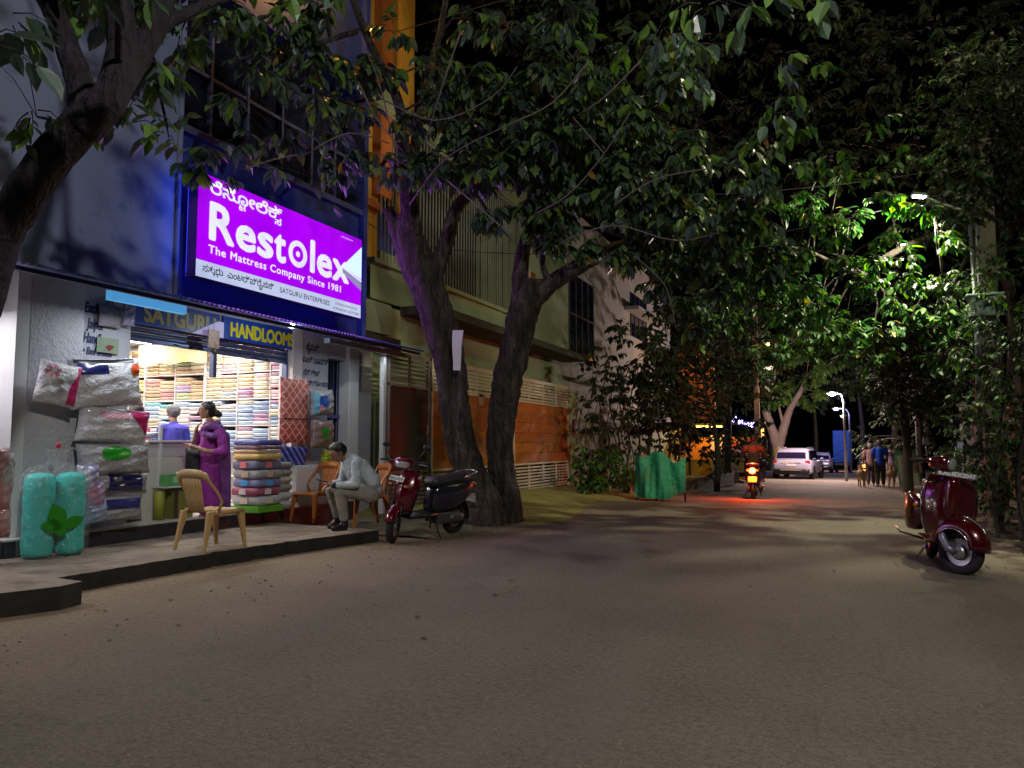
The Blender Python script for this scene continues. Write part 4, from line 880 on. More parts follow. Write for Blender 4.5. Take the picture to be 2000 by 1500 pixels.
spec = [(1730, 385, 11.6, .3, 7), (1770, 400, 11.4, .25, 6), (1810, 410, 11.2, .2, 5), (1600, 425, 11.6, .3, 7), (1625, 460, 11.4, .25, 6), (1730, 460, 11.2, .2, 5), (1855, 465, 11.2, .2, 5), (1640, 510, 11.4, .35, 10), (1700, 510, 11.4, .35, 9),
        (1770, 505, 11.3, .22, 5), (1540, 500, 11.6, .45, 15), (1500, 540, 11.8, .45, 15), (1560, 560, 11.8, .45, 15), (1600, 600, 12, .45, 12), (1460, 500, 12, .4, 10), (1690, 560, 11.6, .35, 9), (1770, 545, 11.3, .25, 6), (1840, 560, 11.2, .3, 7),
        (1530, 620, 12.2, .45, 12), (1650, 640, 12.4, .5, 12), (1720, 650, 12.8, .5, 12), (1580, 400, 12.2, .45, 8), (1520, 400, 12, .45, 8), (1480, 460, 12.4, .45, 9), (1440, 560, 12.6, .45, 10), (1660, 430, 12.2, .4, 8), (1560, 680, 13, .5, 10),
        (1640, 350, 12.4, .5, 6), (1720, 330, 12.6, .5, 5), (1700, 700, 13.2, .5, 9), (1780, 620, 12.6, .45, 8), (1500, 600, 12.4, .5, 10), (1440, 620, 12.8, .5, 10), (1610, 660, 13, .5, 10), (1820, 640, 12.4, .4, 8), (1860, 620, 12.2, .4, 8), (1750, 580, 12.2, .4, 7), (1420, 520, 12.4, .45, 8), (1840, 700, 12.6, .45, 10), (1500, 690, 13.5, .5, 9)]
for px, py, d, r, n in spec: tr.clump(Q(px, py, d), r, int(n * 1.7), leaves=9, droop=.7)
for px, py, d in ((1590, 130, 8), (1520, 200, 8), (1560, 250, 8.5), (1480, 300, 9), (1700, 240, 9.5), (1640, 300, 10), (1660, 340, 10.5), (1600, 340, 10), (1750, 300, 11), (1830, 300, 11.5), (1900, 330, 11.5)):
    tr.clump(Q(px, py, d), .35, 4, leaves=7, droop=.9)
tr.done(m_bark)
# dense dark growth over the right hand side
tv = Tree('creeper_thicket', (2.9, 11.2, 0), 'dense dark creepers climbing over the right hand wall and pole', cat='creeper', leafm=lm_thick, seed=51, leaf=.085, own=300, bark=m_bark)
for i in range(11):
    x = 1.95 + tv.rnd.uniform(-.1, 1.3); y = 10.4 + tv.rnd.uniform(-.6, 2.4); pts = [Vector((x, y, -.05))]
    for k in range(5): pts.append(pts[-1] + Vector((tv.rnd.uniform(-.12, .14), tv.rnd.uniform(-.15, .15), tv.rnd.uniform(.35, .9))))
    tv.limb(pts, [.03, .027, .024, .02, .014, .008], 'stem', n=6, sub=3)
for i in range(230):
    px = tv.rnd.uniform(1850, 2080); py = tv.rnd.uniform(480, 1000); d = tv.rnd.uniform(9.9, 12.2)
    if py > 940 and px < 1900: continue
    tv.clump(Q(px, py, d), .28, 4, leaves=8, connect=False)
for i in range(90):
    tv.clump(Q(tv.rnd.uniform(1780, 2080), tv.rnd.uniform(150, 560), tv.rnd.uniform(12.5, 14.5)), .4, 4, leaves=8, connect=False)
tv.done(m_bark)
th = Tree('roadside_tree', (1.86, 25.5, road_z(25.5)), 'thin bare brown trunk on the right verge under a dark crown', leafm=lm_dark, bark=m_dkb, seed=61, leaf=.16, own=120)
th.limb([Vector((1.9, 25.5, -.4)), Q(1772, 880, 23.9), Q(1766, 820, 23.9), Q(1758, 760, 23.9), Q(1740, 690, 23.6)], [.16, .13, .12, .11, .07], 'trunk', n=9)
th.limb([Q(1758, 760, 23.9), Q(1790, 700, 23.9), Q(1830, 640, 23.9)], [.08, .06, .03], n=7)
for i in range(95):
    px = th.rnd.gauss(1765, 62); py = th.rnd.uniform(640, 815)
    th.clump(Q(px, py, th.rnd.uniform(22, 26)), .6, 6, leaves=8)
th.done(m_dkb)
tu = Tree('roadside_tree', (3.0, 34.0, road_z(34) + .1), 'dark bushy tree behind the leaning poster on the right', leafm=lm_dark, bark=m_dkb, seed=63, leaf=.17, own=60)
tu.limb([Vector((3.0, 34, -.5)), Vector((3.0, 34, 2.5)), Vector((2.8, 34, 5))], [.16, .13, .08], 'trunk', n=8)
for i in range(85): tu.clump(Q(tu.rnd.uniform(1690, 1900), tu.rnd.uniform(640, 900), tu.rnd.uniform(30, 36)), .8, 6, leaves=8, connect=i % 4 == 0)
tu.done(m_dkb)
# far pale tree with the yellow band
XF = PY(1535, 880, 47)
tf = Tree('far_tree', (XF.x, 47, road_z(47)), 'pale forked tree with a yellow painted band behind the white car', leafm=lm_pale, seed=71, leaf=.22, own=200)
m_pale = mat('pale_smooth_bark', (.36, .28, .25), rough=.8, noise=(3, .3))
tf.bark = m_pale; DF = (tf.base - Vector((0, 0, EYE))).dot(Vector((-math.sin(YAW), math.cos(YAW), 0)))
tf.limb([tf.base - Vector((0, 0, .2)), Q(1524, 900, DF), Q(1518, 868, DF), Q(1508, 840, DF), Q(1494, 800, DF)], [.55, .42, .34, .26, .2], 'trunk', n=14)
tf.limb([Q(1522, 868, DF), Q(1530, 838, DF), Q(1542, 802, DF), Q(1560, 770, DF), Q(1575, 740, DF)], [.3, .27, .2, .15, .1], n=10)
tf.limb([Q(1530, 830, DF), Q(1520, 790, DF), Q(1512, 750, DF), Q(1520, 700, DF)], [.1, .07, .06, .04], n=8)
w = M(); w.lathe([(.40, -.30), (.385, .0), (.35, .45)], (0, 0, 0), n=16); o = w.build('painted_band', mat('yellow_band_paint', (.62, .42, .02), rough=.7), tf.root); o.location = Q(1524, 888, DF - .12) - tf.base
for px, py, r, n in ((1530, 780, .5, 8), (1500, 790, .5, 8), (1560, 780, .6, 8), (1520, 760, .8, 16), (1555, 750, .8, 16), (1500, 720, .8, 14), (1590, 740, .8, 14), (1540, 700, .9, 18), (1580, 690, .8, 14), (1610, 720, .7, 10), (1510, 670, .8, 12), (1560, 650, .9, 12), (1620, 670, .8, 10), (1580, 790, .5, 6), (1600, 770, .5, 8), (1490, 760, .6, 8), (1480, 650, .8, 8), (1640, 710, .6, 6), (1600, 640, .9, 10), (1655, 690, .6, 5)):
    tf.clump(Q(px, py, DF + tf.rnd.uniform(-1.5, 1.5)), r, n * 5, leaves=9, droop=.5)
tf.done(m_pale)
# dark trees between far house and lane
tk = Tree('roadside_tree', (PZ(1400, 958, -.12).x, PZ(1400, 958, -.12).y, -.12), 'thin trunked dark tree on the left verge before the glowing stall', leafm=lm_dark, bark=m_dkb, seed=81, leaf=.15, own=150)
DK = 22.5
tk.limb([tk.base - Vector((0, 0, .1)), Q(1402, 900, DK), Q(1398, 850, DK), Q(1385, 790, DK), Q(1370, 730, DK)], [.10, .08, .07, .05, .03], 'trunk', n=8)
for i in range(230):
    px = tk.rnd.gauss(1335, 75); py = tk.rnd.gauss(755, 85)
    if py > 858 or (1365 < px < 1490 and py > 835) or (1335 < px < 1400 and 735 < py < 790): continue
    if px > 1410 and py > 780: continue
    tk.clump(Q(px, py, tk.rnd.uniform(19.5, 24)), .42, 6, leaves=8, connect=i % 3 == 0)
for px, py in ((1380, 870), (1395, 850), (1420, 860), (1440, 880), (1370, 895), (1410, 905), (1385, 925), (1450, 860), (1430, 845)):
    tk.clump(Q(px, py, 24), .3, 3, leaves=7)
for i in range(46): tk.clump(Q(tk.rnd.uniform(1335, 1500), tk.rnd.uniform(800, 900), tk.rnd.uniform(24.5, 27)), .35, 4, leaves=7, connect=False)
tk.done(m_dkb)
tm = Tree('roadside_tree', (-3.9, 30.5, -.3), 'tall dark tree filling the gap above the stall', leafm=lm_dark, bark=m_dkb, seed=83, leaf=.17, own=100)
tm.limb([Vector((-3.9, 30.5, -.4)), Vector((-3.9, 30.5, 2.5)), Vector((-3.8, 30.6, 6)), Vector((-3.5, 31, 9))], [.16, .14, .12, .07], 'trunk', n=8)
for i in range(120): tm.clump(Q(tm.rnd.uniform(1335, 1500), tm.rnd.uniform(430, 790), tm.rnd.uniform(27, 33)), .75, 6, leaves=8, connect=i % 4 == 0)
tm.done(m_dkb)
# creeper and hedge by the gate pier
tc_ = Tree('hedge', (-6.4, 22.5, 0.05), 'tangled green creepers and hedge right of the gate pier', cat='hedge', leafm=lm_green, seed=91, leaf=.12, own=300)
for i in range(70):
    px = tc_.rnd.uniform(1118, 1235); py = tc_.rnd.uniform(880, 962) - (px - 1118) * 0.0
    tc_.clump(Q(px, py, tc_.rnd.uniform(18.2, 20)), .25, 4, leaves=7, connect=False)
for i in range(8):
    a = Q(1130 + 14 * i, 950, 19.5); tc_.limb([a, a + Vector((.1, .2, .7)), a + Vector((-.1, .3, 1.5)), a + Vector((.1, .4, 2.4))], [.025, .02, .015, .008], 'stem', n=5, sub=3)
tc_.done(m_bark)
tw_ = Tree('creeper', (-6.6, 24.0, 0.05), 'dark creeper hanging over the low wall before the far house', cat='creeper', leafm=lm_dark, bark=m_dkb, seed=93, leaf=.13, own=200)
for i in range(130):
    px = tw_.rnd.uniform(1130, 1345); py = tw_.rnd.uniform(700, 890)
    if px < 1215 and tw_.rnd.random() < .55: continue
    if px > 1270 and py < 690 : continue
    tw_.clump(Q(px, py, tw_.rnd.uniform(19.5, 23)), .36, 5, leaves=8, connect=False)
for i in range(8):
    a = Q(1180 + 20 * i, 930, 21); tw_.limb([a, a + Vector((.1, .2, 1)), a + Vector((-.2, .3, 2)), a + Vector((.1, .4, 3.2))], [.035, .03, .02, .01], 'stem', n=5, sub=3)
tw_.done(m_dkb)
# row of crowns that close the view down the street
for k, (px, y, r_, hgt, lab) in enumerate(((1680, 62, 3.2, 6.5, 'dark tree crown right of the far street lamps'), (1590, 78, 3.6, 8, 'dark tree crown behind the far parked cars'), (1500, 66, 3.5, 9, 'dark tall crown left of the far street lamps'), (1740, 48, 3, 7, 'dark crown over the far right verge'))):
    c = PY(px, 865, y); tt = Tree('background_tree', (c.x, y, road_z(y) - .1), lab, leafm=lm_dark, bark=m_dkb, seed=200 + k, leaf=.30, own=40, group='dark trees closing the street')
    tt.limb([Vector((c.x, y, road_z(y) - .2)), Vector((c.x + .2, y, 2)), Vector((c.x, y, hgt * .8))], [.22, .18, .1], 'trunk', n=7)
    for i in range(70):
        a = tt.rnd.uniform(0, 6.28); q = tt.rnd.uniform(0, 1) ** .5 * r_
        tt.clump((c.x + q * math.cos(a), y + q * math.sin(a), hgt + tt.rnd.uniform(-.5, .55) * hgt * .8), 1.0, 5, leaves=7, connect=i % 5 == 0)
    tt.done(m_dkb)
# ================================================================== INSIDE THE SHOP
m_shelf = mat('white_laminate_shelf', (0.74, 0.70, 0.68), rough=.45)
SY = 9.55; VX = [-11.72, -11.03, -10.32, -9.65, -8.95, -8.28, -7.98]; RZ = [0.36, 0.76, 1.16, 1.58, 2.01, 2.45, 2.9]
rack = empty('shelf_rack', (-9.8, SY, .34), label='tall white shelf rack full of folded cloth along the far side wall of the shop', cat='shelf rack')
def rk(name, m): o = m.build(name, m_shelf, rack, bevel=.003); o.location = (9.8, -SY, -.34)
for i, x in enumerate(VX):
    t = .05 if i == 3 else .014; w = M(); w.bb((x - t / 2, SY, .345), (x + t / 2, SY + .42, 2.95)); rk('upright', w)
for z in RZ:
    for i in range(len(VX) - 1):
        w = M(); w.bb((VX[i] + .026, SY + .004, z - .010), (VX[i + 1] - .026, SY + .415, z + .010)); rk('shelf', w)
PAL = {'rose pink': (.72, .42, .40), 'pale pink': (.80, .52, .55), 'cream': (.80, .72, .56), 'sand': (.70, .55, .36), 'lilac': (.62, .52, .74), 'pale blue': (.48, .60, .80), 'blue grey': (.32, .42, .58),
       'white': (.82, .80, .80), 'olive grey': (.42, .42, .33), 'coral': (.78, .46, .34), 'teal': (.25, .55, .58), 'maroon': (.28, .08, .08), 'brown print': (.34, .18, .10), 'green print': (.22, .42, .24), 'mauve': (.50, .32, .45), 'butter yellow': (.78, .66, .30)}
CM = {}
def cloth_mesh(colname, seed, W=.29, D=.36, T=.058):
    k = (colname, seed % 3)
    if k in CM: return CM[k]
    rnd = random.Random(seed); m = M(); rings = []
    for i in range(5):
        x = -W / 2 + W * i / 4; wv = rnd.uniform(-.004, .004); ring = []
        for (y, z) in ((-.5, .12), (-.515, .5), (-.5, .88), (-.3, 1.0), (.5, .98), (.5, .02), (-.3, 0)):
            ring.append((x, y * D + (.004 if i in (0, 4) else 0), z * T + wv * (1 if z > .5 else .3)))
        rings.append(ring)
    m.loft(rings, smooth=True)
    # the fold: a recessed lip across the front
    m.loft([[(-W / 2, -.517 * D, T * .46), (-W / 2, -.53 * D, T * .70), (-W / 2, -.49 * D, T * .80)], [(0, -.52 * D, T * .44 + .002), (0, -.535 * D, T * .68), (0, -.49 * D, T * .80)], [(W / 2, -.517 * D, T * .46), (W / 2, -.53 * D, T * .70), (W / 2, -.49 * D, T * .80)]], smooth=True)
    me = m.mesh('folded_cloth'); c = PAL[colname]
    if 'print' in colname: mt = mat('cloth ' + colname, c, rough=.8, noise=(38, .0), col2=(.80, .68, .50), vary=.2)
    else: mt = mat('cloth ' + colname, c, rough=.8, noise=(16, .12), vary=.22)
    me.materials.append(mt); CM[k] = me; return me
rc = random.Random(77); rowname = {5: 'top', 4: 'second', 3: 'third', 2: 'fourth'}
bayname = {0: 'far left', 1: 'second', 2: 'third', 3: 'middle', 4: 'fifth', 5: 'narrow right'}
bay_pal = {0: ['butter yellow', 'sand', 'cream', 'brown print'], 1: ['rose pink', 'brown print', 'cream', 'sand', 'cream', 'mauve'], 2: ['lilac', 'green print', 'sand', 'brown print', 'cream', 'cream'], 3: ['pale pink', 'pale blue', 'cream', 'white', 'cream', 'sand'],
           4: ['pale pink', 'sand', 'cream', 'sand', 'mauve', 'pale blue', 'cream'], 5: ['mauve', 'pale pink', 'maroon', 'white', 'rose pink']}
low_pal = ['pale blue', 'white', 'blue grey', 'cream', 'white', 'pale blue', 'teal', 'mauve']
for b_ in range(6):
    for r_ in (5, 4, 3, 2):
        x0, x1 = VX[b_] + .02, VX[b_ + 1] - .02; ns = 2 if x1 - x0 > .5 else 1
        for s_ in range(ns):
            z = RZ[r_] + .011; zt = (RZ[r_ + 1] if r_ < 5 else 2.94) - .03; base = rc.choice(bay_pal[b_] if r_ > 3 else low_pal if r_ == 3 else low_pal + bay_pal[b_]); run = 0
            k_ = 0
            while z + .05 < zt:
                if run <= 0: colname = rc.choice((bay_pal[b_] if r_ > 3 else low_pal)); run = rc.choice((1, 2, 3))
                run -= 1; me = cloth_mesh(colname, rc.randint(0, 99)); o = bpy.data.objects.new('folded_cloth', me); COL.objects.link(o)
                wv = (x1 - x0) / ns; T = rc.uniform(.9, 1.28)
                o.location = (x0 + wv * (s_ + .5) + rc.uniform(-.008, .008), SY + .185 + rc.uniform(-.012, .012), z); o.rotation_euler.z = rc.uniform(-.03, .03); o.scale = (wv / .30 * .97, 1, T)
                k_ += 1; tag(o, '%s cloth, %s up, %sstack, %s bay, %s shelf of the rack' % (colname, ('first', 'second', 'third', 'fourth', 'fifth', 'sixth', 'seventh', 'eighth', 'ninth')[k_ - 1], '' if ns == 1 else ('left ', 'right ')[s_], bayname[b_], rowname[r_]), 'cloth', 'cloths in the %s bay on the %s shelf' % (bayname[b_], rowname[r_])); z += .0585 * T + .001
                if rc.random() < .05: z += .03

# puffy bag or pillow, and decals that follow its skin
def puff(w, h, d, seed=0, n=18, pinch=.5, crinkle=.005):
    rnd = random.Random(seed); ph = [rnd.uniform(0, 6) for _ in range(8)]
    def f(u, v, side, off=0.0):
        e = max(0.0, (1 - abs(u) ** 3.2)) * max(0.0, (1 - abs(v) ** 3.2)); t = d / 2 * e ** pinch
        t += crinkle * (math.sin(7 * u + ph[0] + 3 * v) + math.sin(11 * v + ph[1] - 4 * u) + .6 * math.sin(19 * u * v + ph[2])) * e ** .3
        su = 1 - .06 * (1 - abs(v)) * abs(u) ** 4 * 0 - .05 * math.cos(v * 1.57) * 0
        return Vector((side * (max(t, 0.003) + off), u * w / 2 * (1 - .05 * (1 - v * v)), v * h / 2 * (1 - .05 * (1 - u * u))))
    return f
def puff_mesh(f, n=18, u0=-1, u1=1, v0=-1, v1=1, sides=(1, -1), off=0.0, clip=None):
    m = M()
    for side in sides:
        vs = [f(u0 + (u1 - u0) * i / n, v0 + (v1 - v0) * j / n, side, off) for j in range(n + 1) for i in range(n + 1)]
        fs = []
        for j in range(n):
            for i in range(n):
                u = u0 + (u1 - u0) * (i + .5) / n; v = v0 + (v1 - v0) * (j + .5) / n
                if clip and not clip(u, v): continue
                k = j * (n + 1) + i; q = (k, k + 1, k + n + 2, k + n + 1); fs.append(q if side > 0 else q[::-1])
        m.add(vs, fs, smooth=True)
    return m
def bag(name, label, loc, w, h, d, mt, rz=0.0, rx=0.0, ry=0.0, seed=0, cat='pillow', decals=(), group=None, pinch=.5, crinkle=.006):
    t = empty(name, loc, label=label, cat=cat, group=group); t.rotation_euler = (rx, ry, rz)
    f = puff(w, h, d, seed, pinch=pinch, crinkle=crinkle); puff_mesh(f, 22).build('body', mt, t, recalc=False)
    for k, (nm, dm, u0, u1, v0, v1, clip) in enumerate(decals):
        puff_mesh(f, 16, u0, u1, v0, v1, sides=(1,), off=.003 + .001 * k, clip=clip).build(nm, dm, t, recalc=False)
    return t
def bagtext(t, body, y, z, x, s, m, **k):
    tm = text_mesh(body, s, **k); tm.move(face_mat((x, y, z), (0, 1, 0), (0, 0, 1))); return tm.build('lettering', m, t, recalc=False)
m_film = mat('clear_wrapped_white_fabric', (.60, .58, .62), rough=.4, coat=.35, bump=[(5, 1.4), (14, 1.0)], noise=(4, .12))
m_filmg = mat('clear_wrapped_grey_fabric', (.40, .40, .42), rough=.4, coat=.35, bump=[(5, 1.4), (14, 1.0)], noise=(4, .15))
m_navy = mat('navy_printed_film', (.012, .014, .09), rough=.25, coat=.6, noise=(40, .0), col2=(.03, .035, .2))
m_crim = mat('crimson_printed_film', (.36, .012, .09), rough=.25, coat=.6)
m_gre = mat('green_printed_film', (.02, .26, .02), rough=.22, coat=.8)
m_cya = mat('blue_printed_film', (.015, .12, .52), rough=.22, coat=.8)
m_blk = mat('black_printed_film', (.01, .01, .012), rough=.3)
m_pink = mat('pink_flower_print', (.62, .18, .28), rough=.35)
disc = lambda cu, cv, r: (lambda u, v: (u - cu) ** 2 + (v - cv) ** 2 < r * r)
HXp = -7.50
def at(px, py, X=HXp): return PX(px, py, X)
flower = lambda u, v: (math.sin(6 * math.atan2(v - .55, u + .45)) > -.2 and .08 < math.hypot(u + .45, v - .55) < .34)
bag('pillow', 'white pillow bag with pink flower print hung on the rough column', at(112, 750), .44, .46, .16, m_film, rz=R(-8), rx=R(-9), seed=1, decals=[('flower_print', m_pink, -.85, -.05, .15, .95, flower), ('crimson_stripe', m_crim, .42, .98, -.9, .95, lambda u, v: u > .5 + .25 * math.sin(v * 2))])
t = bag('pillow', 'large white pillow bag with navy label, topmost of the stack beside the opening', at(207, 748), .80, .56, .26, m_film, rz=R(-12), rx=R(6), seed=2, decals=[('navy_label', m_navy, -.85, -.05, .35, .80, None), ('black_band', m_blk, -.9, .75, .82, .97, lambda u, v: True), ('red_patch', mat('red_orange_print', (.5, .06, .01), rough=.3), .62, .95, .25, .75, lambda u, v: (u - .78) ** 2 * 3 + (v - .5) ** 2 < .07)])
t = bag('pillow', 'white and crimson pillow bag, second of the stack beside the opening', at(221, 832), .80, .42, .26, m_film, rz=R(-14), rx=R(-6), seed=3, decals=[('crimson_corner', m_crim, .1, .98, -.6, .98, lambda u, v: u + v * .55 > .72), ('printed_word', m_pink, -.55, .3, .35, .75, lambda u, v: math.sin(u * 40) * math.sin(v * 31) > .0)])
t = bag('pillow', 'pale pillow bag with a round green print, third of the stack beside the opening', at(222, 896), .82, .38, .28, m_filmg, rz=R(-14), rx=R(3), seed=4, decals=[('green_print', m_gre, -.45, .35, -.55, .98, disc(-.08, .35, .42))])
t = bag('pillow', 'flat pack with a dark navy sparkling label, fourth of the stack beside the opening', at(232, 944), .66, .22, .24, m_filmg, rz=R(-14), rx=R(-3), seed=5, decals=[('navy_label', mat('navy_sparkle_film', (.012, .014, .09), rough=.2, coat=.6, dirt=(70, (.5, .5, .7), .62)), -.5, .7, -.75, .95, None)])
t = bag('pillow', 'lowest grey pack with a navy lettered label standing on the plinth', at(214, 993), .74, .30, .26, m_filmg, rz=R(-14), seed=6, decals=[('navy_label', m_navy, -.25, .85, -.05, .75, None)])
for i, (px, py) in enumerate(((170, 935), (182, 968))):
    bag('bolster', ('floral printed bolster end in clear wrap' if i == 0 else 'blue and pink patterned cushion in clear wrap') + ' left of the navy labelled packs', at(px, py, -7.42), .26, .30, .16, mat('floral_wrap_%d' % i, (.10, .11, .32) if i == 0 else (.20, .26, .42), rough=.25, coat=.8, noise=(11, 0), col2=(.6, .55, .62) if i == 0 else (.5, .12, .22), dirt=(14, (.55, .42, .05), .6)), seed=30 + i, cat='cushion')
bag('bag', 'crumpled bluish clear bag at the foot of the pillow stack', at(186, 1003, -7.40), .26, .22, .14, mat('bluish_wrap', (.22, .28, .42), rough=.2, coat=.8, bump=[(14, 1)]), seed=33, cat='plastic bag')
bag('pillow', 'white pillow bag with a big blue disc print hung right of the opening', at(628, 787), .62, .42, .20, m_filmg, rz=R(4), rx=R(4), seed=7, decals=[('blue_print', m_cya, -.65, .25, -.65, .85, disc(-.2, .1, .5)), ('pale_print', mat('sky_blue_film', (.2, .5, .7), rough=.25, coat=.6), -.95, -.6, -.8, .8, None)])
bag('pillow', 'brown striped pillow bag with a green print hung under the blue disc pillow', at(628, 848), .60, .46, .22, mat('brown_striped_wrap', (.20, .13, .12), rough=.28, coat=.7, wave=(18, (.36, .26, .24), .6, 'Y', 2), bump=[(10, .8)]), rz=R(4), seed=8, decals=[('green_print', m_gre, -.6, .35, -.5, .6, disc(-.15, .05, .42))])
# things on the lettered panel
def sheet(name, label, px0, py0, px1, py1, mt, X=SX + .03, cat='poster', t_=.004, extra=None, **k):
    a, b = PX(px0, py0, X), PX(px1, py1, X); w = M(); w.bb((X - t_, a.y, min(a.z, b.z)), (X, b.y, max(a.z, b.z)))
    return tag(w.build(name, mt, bevel=0, **k), label, cat)
m_card = mat('grey_brown_card', (.30, .26, .30), rough=.6, noise=(7, .3), wave=(9, (.2, .17, .22), .8, 'Z', 3))
bx = at(215, 618, SX + .06); sg = empty('hanging_sack', bx, label='small lilac grey cloth sack hung over the brush lettering', cat='bag')
f = puff(.30, .26, .07, 12); puff_mesh(f, 12).build('body', m_card, sg, recalc=False); w = M(); w.tube([(0, -.09, .10), (0, 0, .20), (0, .09, .10)], .005, n=5); w.build('string', m_black, sg)
t = sheet('poster', 'faded green card with a dark red mark below the hanging sack', 190, 657, 231, 692, mat('faded_green_card', (.22, .28, .19), rough=.5, noise=(5, .3)), X=SX + .03)
p = PX(214, 678, SX + .034); w = M(); w.add([(SX + .033, p.y - .06, p.z), (SX + .033, p.y, p.z - .05), (SX + .033, p.y + .07, p.z + .01), (SX + .033, p.y, p.z + .03)], [(0, 1, 2, 3)]); w.build('red_mark', mat('dark_red_print', (.16, .02, .015), rough=.5), t, recalc=False)
bag('bag', 'crumpled clear plastic bag hung left of the SATGURU board', at(252, 612, SX + .12), .16, .30, .08, mat('violet_grey_clear_film', (.32, .27, .40), rough=.15, coat=1, bump=[(16, 1)]), seed=14, cat='plastic bag')
# framed deity picture hanging between the shutters -> plain warm printed card
hk = at(417, 663, SX + .10); hg = empty('hanging_picture', hk, label='small warm toned picture hung between the two shutters', cat='picture')
w = M(); w.bb((-.008, -.10, -.12), (.008, .10, .13)); w.build('card', mat('warm_printed_card', (.62, .42, .26), rough=.4, noise=(16, 0), col2=(.45, .16, .07)), hg, bevel=.003)
w = M(); w.ball((0.0, .02, -.16), (.02, .05, .05), n=8, k=6); w.build('lime', mat('dark_green_lime', (.08, .10, .02), rough=.4), hg); w = M(); w.tube([(0, 0, .13), (0, 0, .30)], .003, n=4); w.build('string', m_black, hg)

# bedspreads in clear covers hanging on the right of the opening
def spread(name, label, px0, px1, py0, py1, mt, X, wrap=None, rx=0.0, lump=.02, group=None):
    a, b = PX(px0, py0, X), PX(px1, py1, X); c = ((a.y + b.y) / 2, (a.z + b.z) / 2); t = empty(name, (X, c[0], c[1]), label=label, cat='bedspread', group=group); t.rotation_euler.x = rx
    W2, H2 = (b.y - a.y), abs(a.z - b.z); f = puff(W2, H2, .10, int(px0), pinch=.18, crinkle=.004); puff_mesh(f, 18).build('folded_quilt', mt, t, recalc=False)
    if wrap: puff_mesh(f, 24, v0=-.45, v1=1.0, off=.006).build('clear_cover', wrap, t, recalc=False)
    return t, W2, H2
m_redq = mat('red_quilt_cloth', (.55, .09, .06), rough=.6, noise=(6, .15))
def quilt_pattern(m, col, scale=7.0):
    nt = m.node_tree; L = nt.links; b = nt.nodes['Principled BSDF']; tc = nt.nodes.new('ShaderNodeTexCoord'); mx = nt.nodes.new('ShaderNodeMix'); mx.data_type = 'RGBA'
    outs = []
    for ang in (45, -45):
        mp = nt.nodes.new('ShaderNodeMapping'); mp.inputs['Rotation'].default_value = (R(ang), 0, 0); L.new(tc.outputs['Object'], mp.inputs['Vector'])
        w = nt.nodes.new('ShaderNodeTexWave'); w.inputs['Scale'].default_value = scale / 3.2; w.bands_direction = 'Y'; w.inputs['Distortion'].default_value = .6; L.new(mp.outputs[0], w.inputs['Vector'])
        r = nt.nodes.new('ShaderNodeMapRange'); r.inputs[1].default_value = .88; r.inputs[2].default_value = .94; L.new(w.outputs['Fac'], r.inputs[0]); outs.append(r.outputs[0])
    a = nt.nodes.new('ShaderNodeMath'); a.operation = 'MAXIMUM'; L.new(outs[0], a.inputs[0]); L.new(outs[1], a.inputs[1]); L.new(a.outputs[0], mx.inputs[0])
    src = b.inputs['Base Color'].links[0].from_socket if b.inputs['Base Color'].links else None
    if src: L.new(src, mx.inputs[6])
    mx.inputs[7].default_value = (*col, 1); L.new(mx.outputs[2], b.inputs['Base Color'])
quilt_pattern(m_redq, (.80, .42, .36), 9)
def clear_film():
    m = mat('clear_crinkled_plastic', (.9, .9, .95), rough=.12, bump=[(13, 1.2), (32, .8)]); nt = m.node_tree; b = nt.nodes['Principled BSDF']; tr = nt.nodes.new('ShaderNodeBsdfTransparent'); ms = nt.nodes.new('ShaderNodeMixShader')
    n = nt.nodes.new('ShaderNodeTexNoise'); n.inputs['Scale'].default_value = 7; n.inputs['Distortion'].default_value = 2.5; r = nt.nodes.new('ShaderNodeMapRange'); r.inputs[1].default_value = .56; r.inputs[2].default_value = .8; r.inputs[3].default_value = .06; r.inputs[4].default_value = .45
    nt.links.new(n.outputs['Fac'], r.inputs[0]); nt.links.new(r.outputs[0], ms.inputs[0]); nt.links.new(tr.outputs[0], ms.inputs[1]); nt.links.new(b.outputs[0], ms.inputs[2]); nt.links.new(ms.outputs[0], nt.nodes['Material Output'].inputs[0]); return m
m_clear = clear_film()
t, W2, H2 = spread('bedspread', 'red lattice patterned bedspread in clear plastic hung right of the opening', 548, 599, 735, 868, m_redq, -7.62, m_clear)
w = M(); w.tube([(0, 0, H2 / 2), (.02, 0, H2 / 2 + .04), (0, .03, H2 / 2 + .08)], .006, n=6); w.build('hanger_hook', m_galv if 'm_galv' in globals() else m_frame, t)
w = M(); w.bb((-.06, -W2 * .46, -.12), (.066, W2 * .46, -.112)); w.build('fold_line', mat('maroon_fold', (.14, .03, .03), rough=.7), t)
m_bluq = mat('navy_striped_quilt_cloth', (.015, .025, .22), rough=.55, wave=(4.5, (.16, .24, .55), .72, 'DIAGONAL', .6))
spread('bedspread', 'navy bedspread with pale diagonal stripes hung under the red one', 546, 597, 872, 918, m_bluq, -7.60, rx=R(-4))
# leopard-like floral cloths stacked at the far left
for k, (px, py, w_, h_) in enumerate(((-12, 905, .28, .30), (-10, 965, .28, .36), (-12, 1022, .30, .30), (8, 925, .16, .4))):
    bag('bedding_bag', ('red and white floral bedding bag at the far left edge, %s' % ('topmost', 'middle', 'lowest', 'narrow one behind')[k]), PX(px, py, -7.35), w_, h_, .18, mat('red_floral_wrap', (.42, .34, .34), rough=.3, coat=.7, noise=(9, 0), col2=(.38, .05, .05), dirt=(12, (.30, .18, .12), .55)) if k < 3 else m_filmg, seed=40 + k, cat='bedding bag')
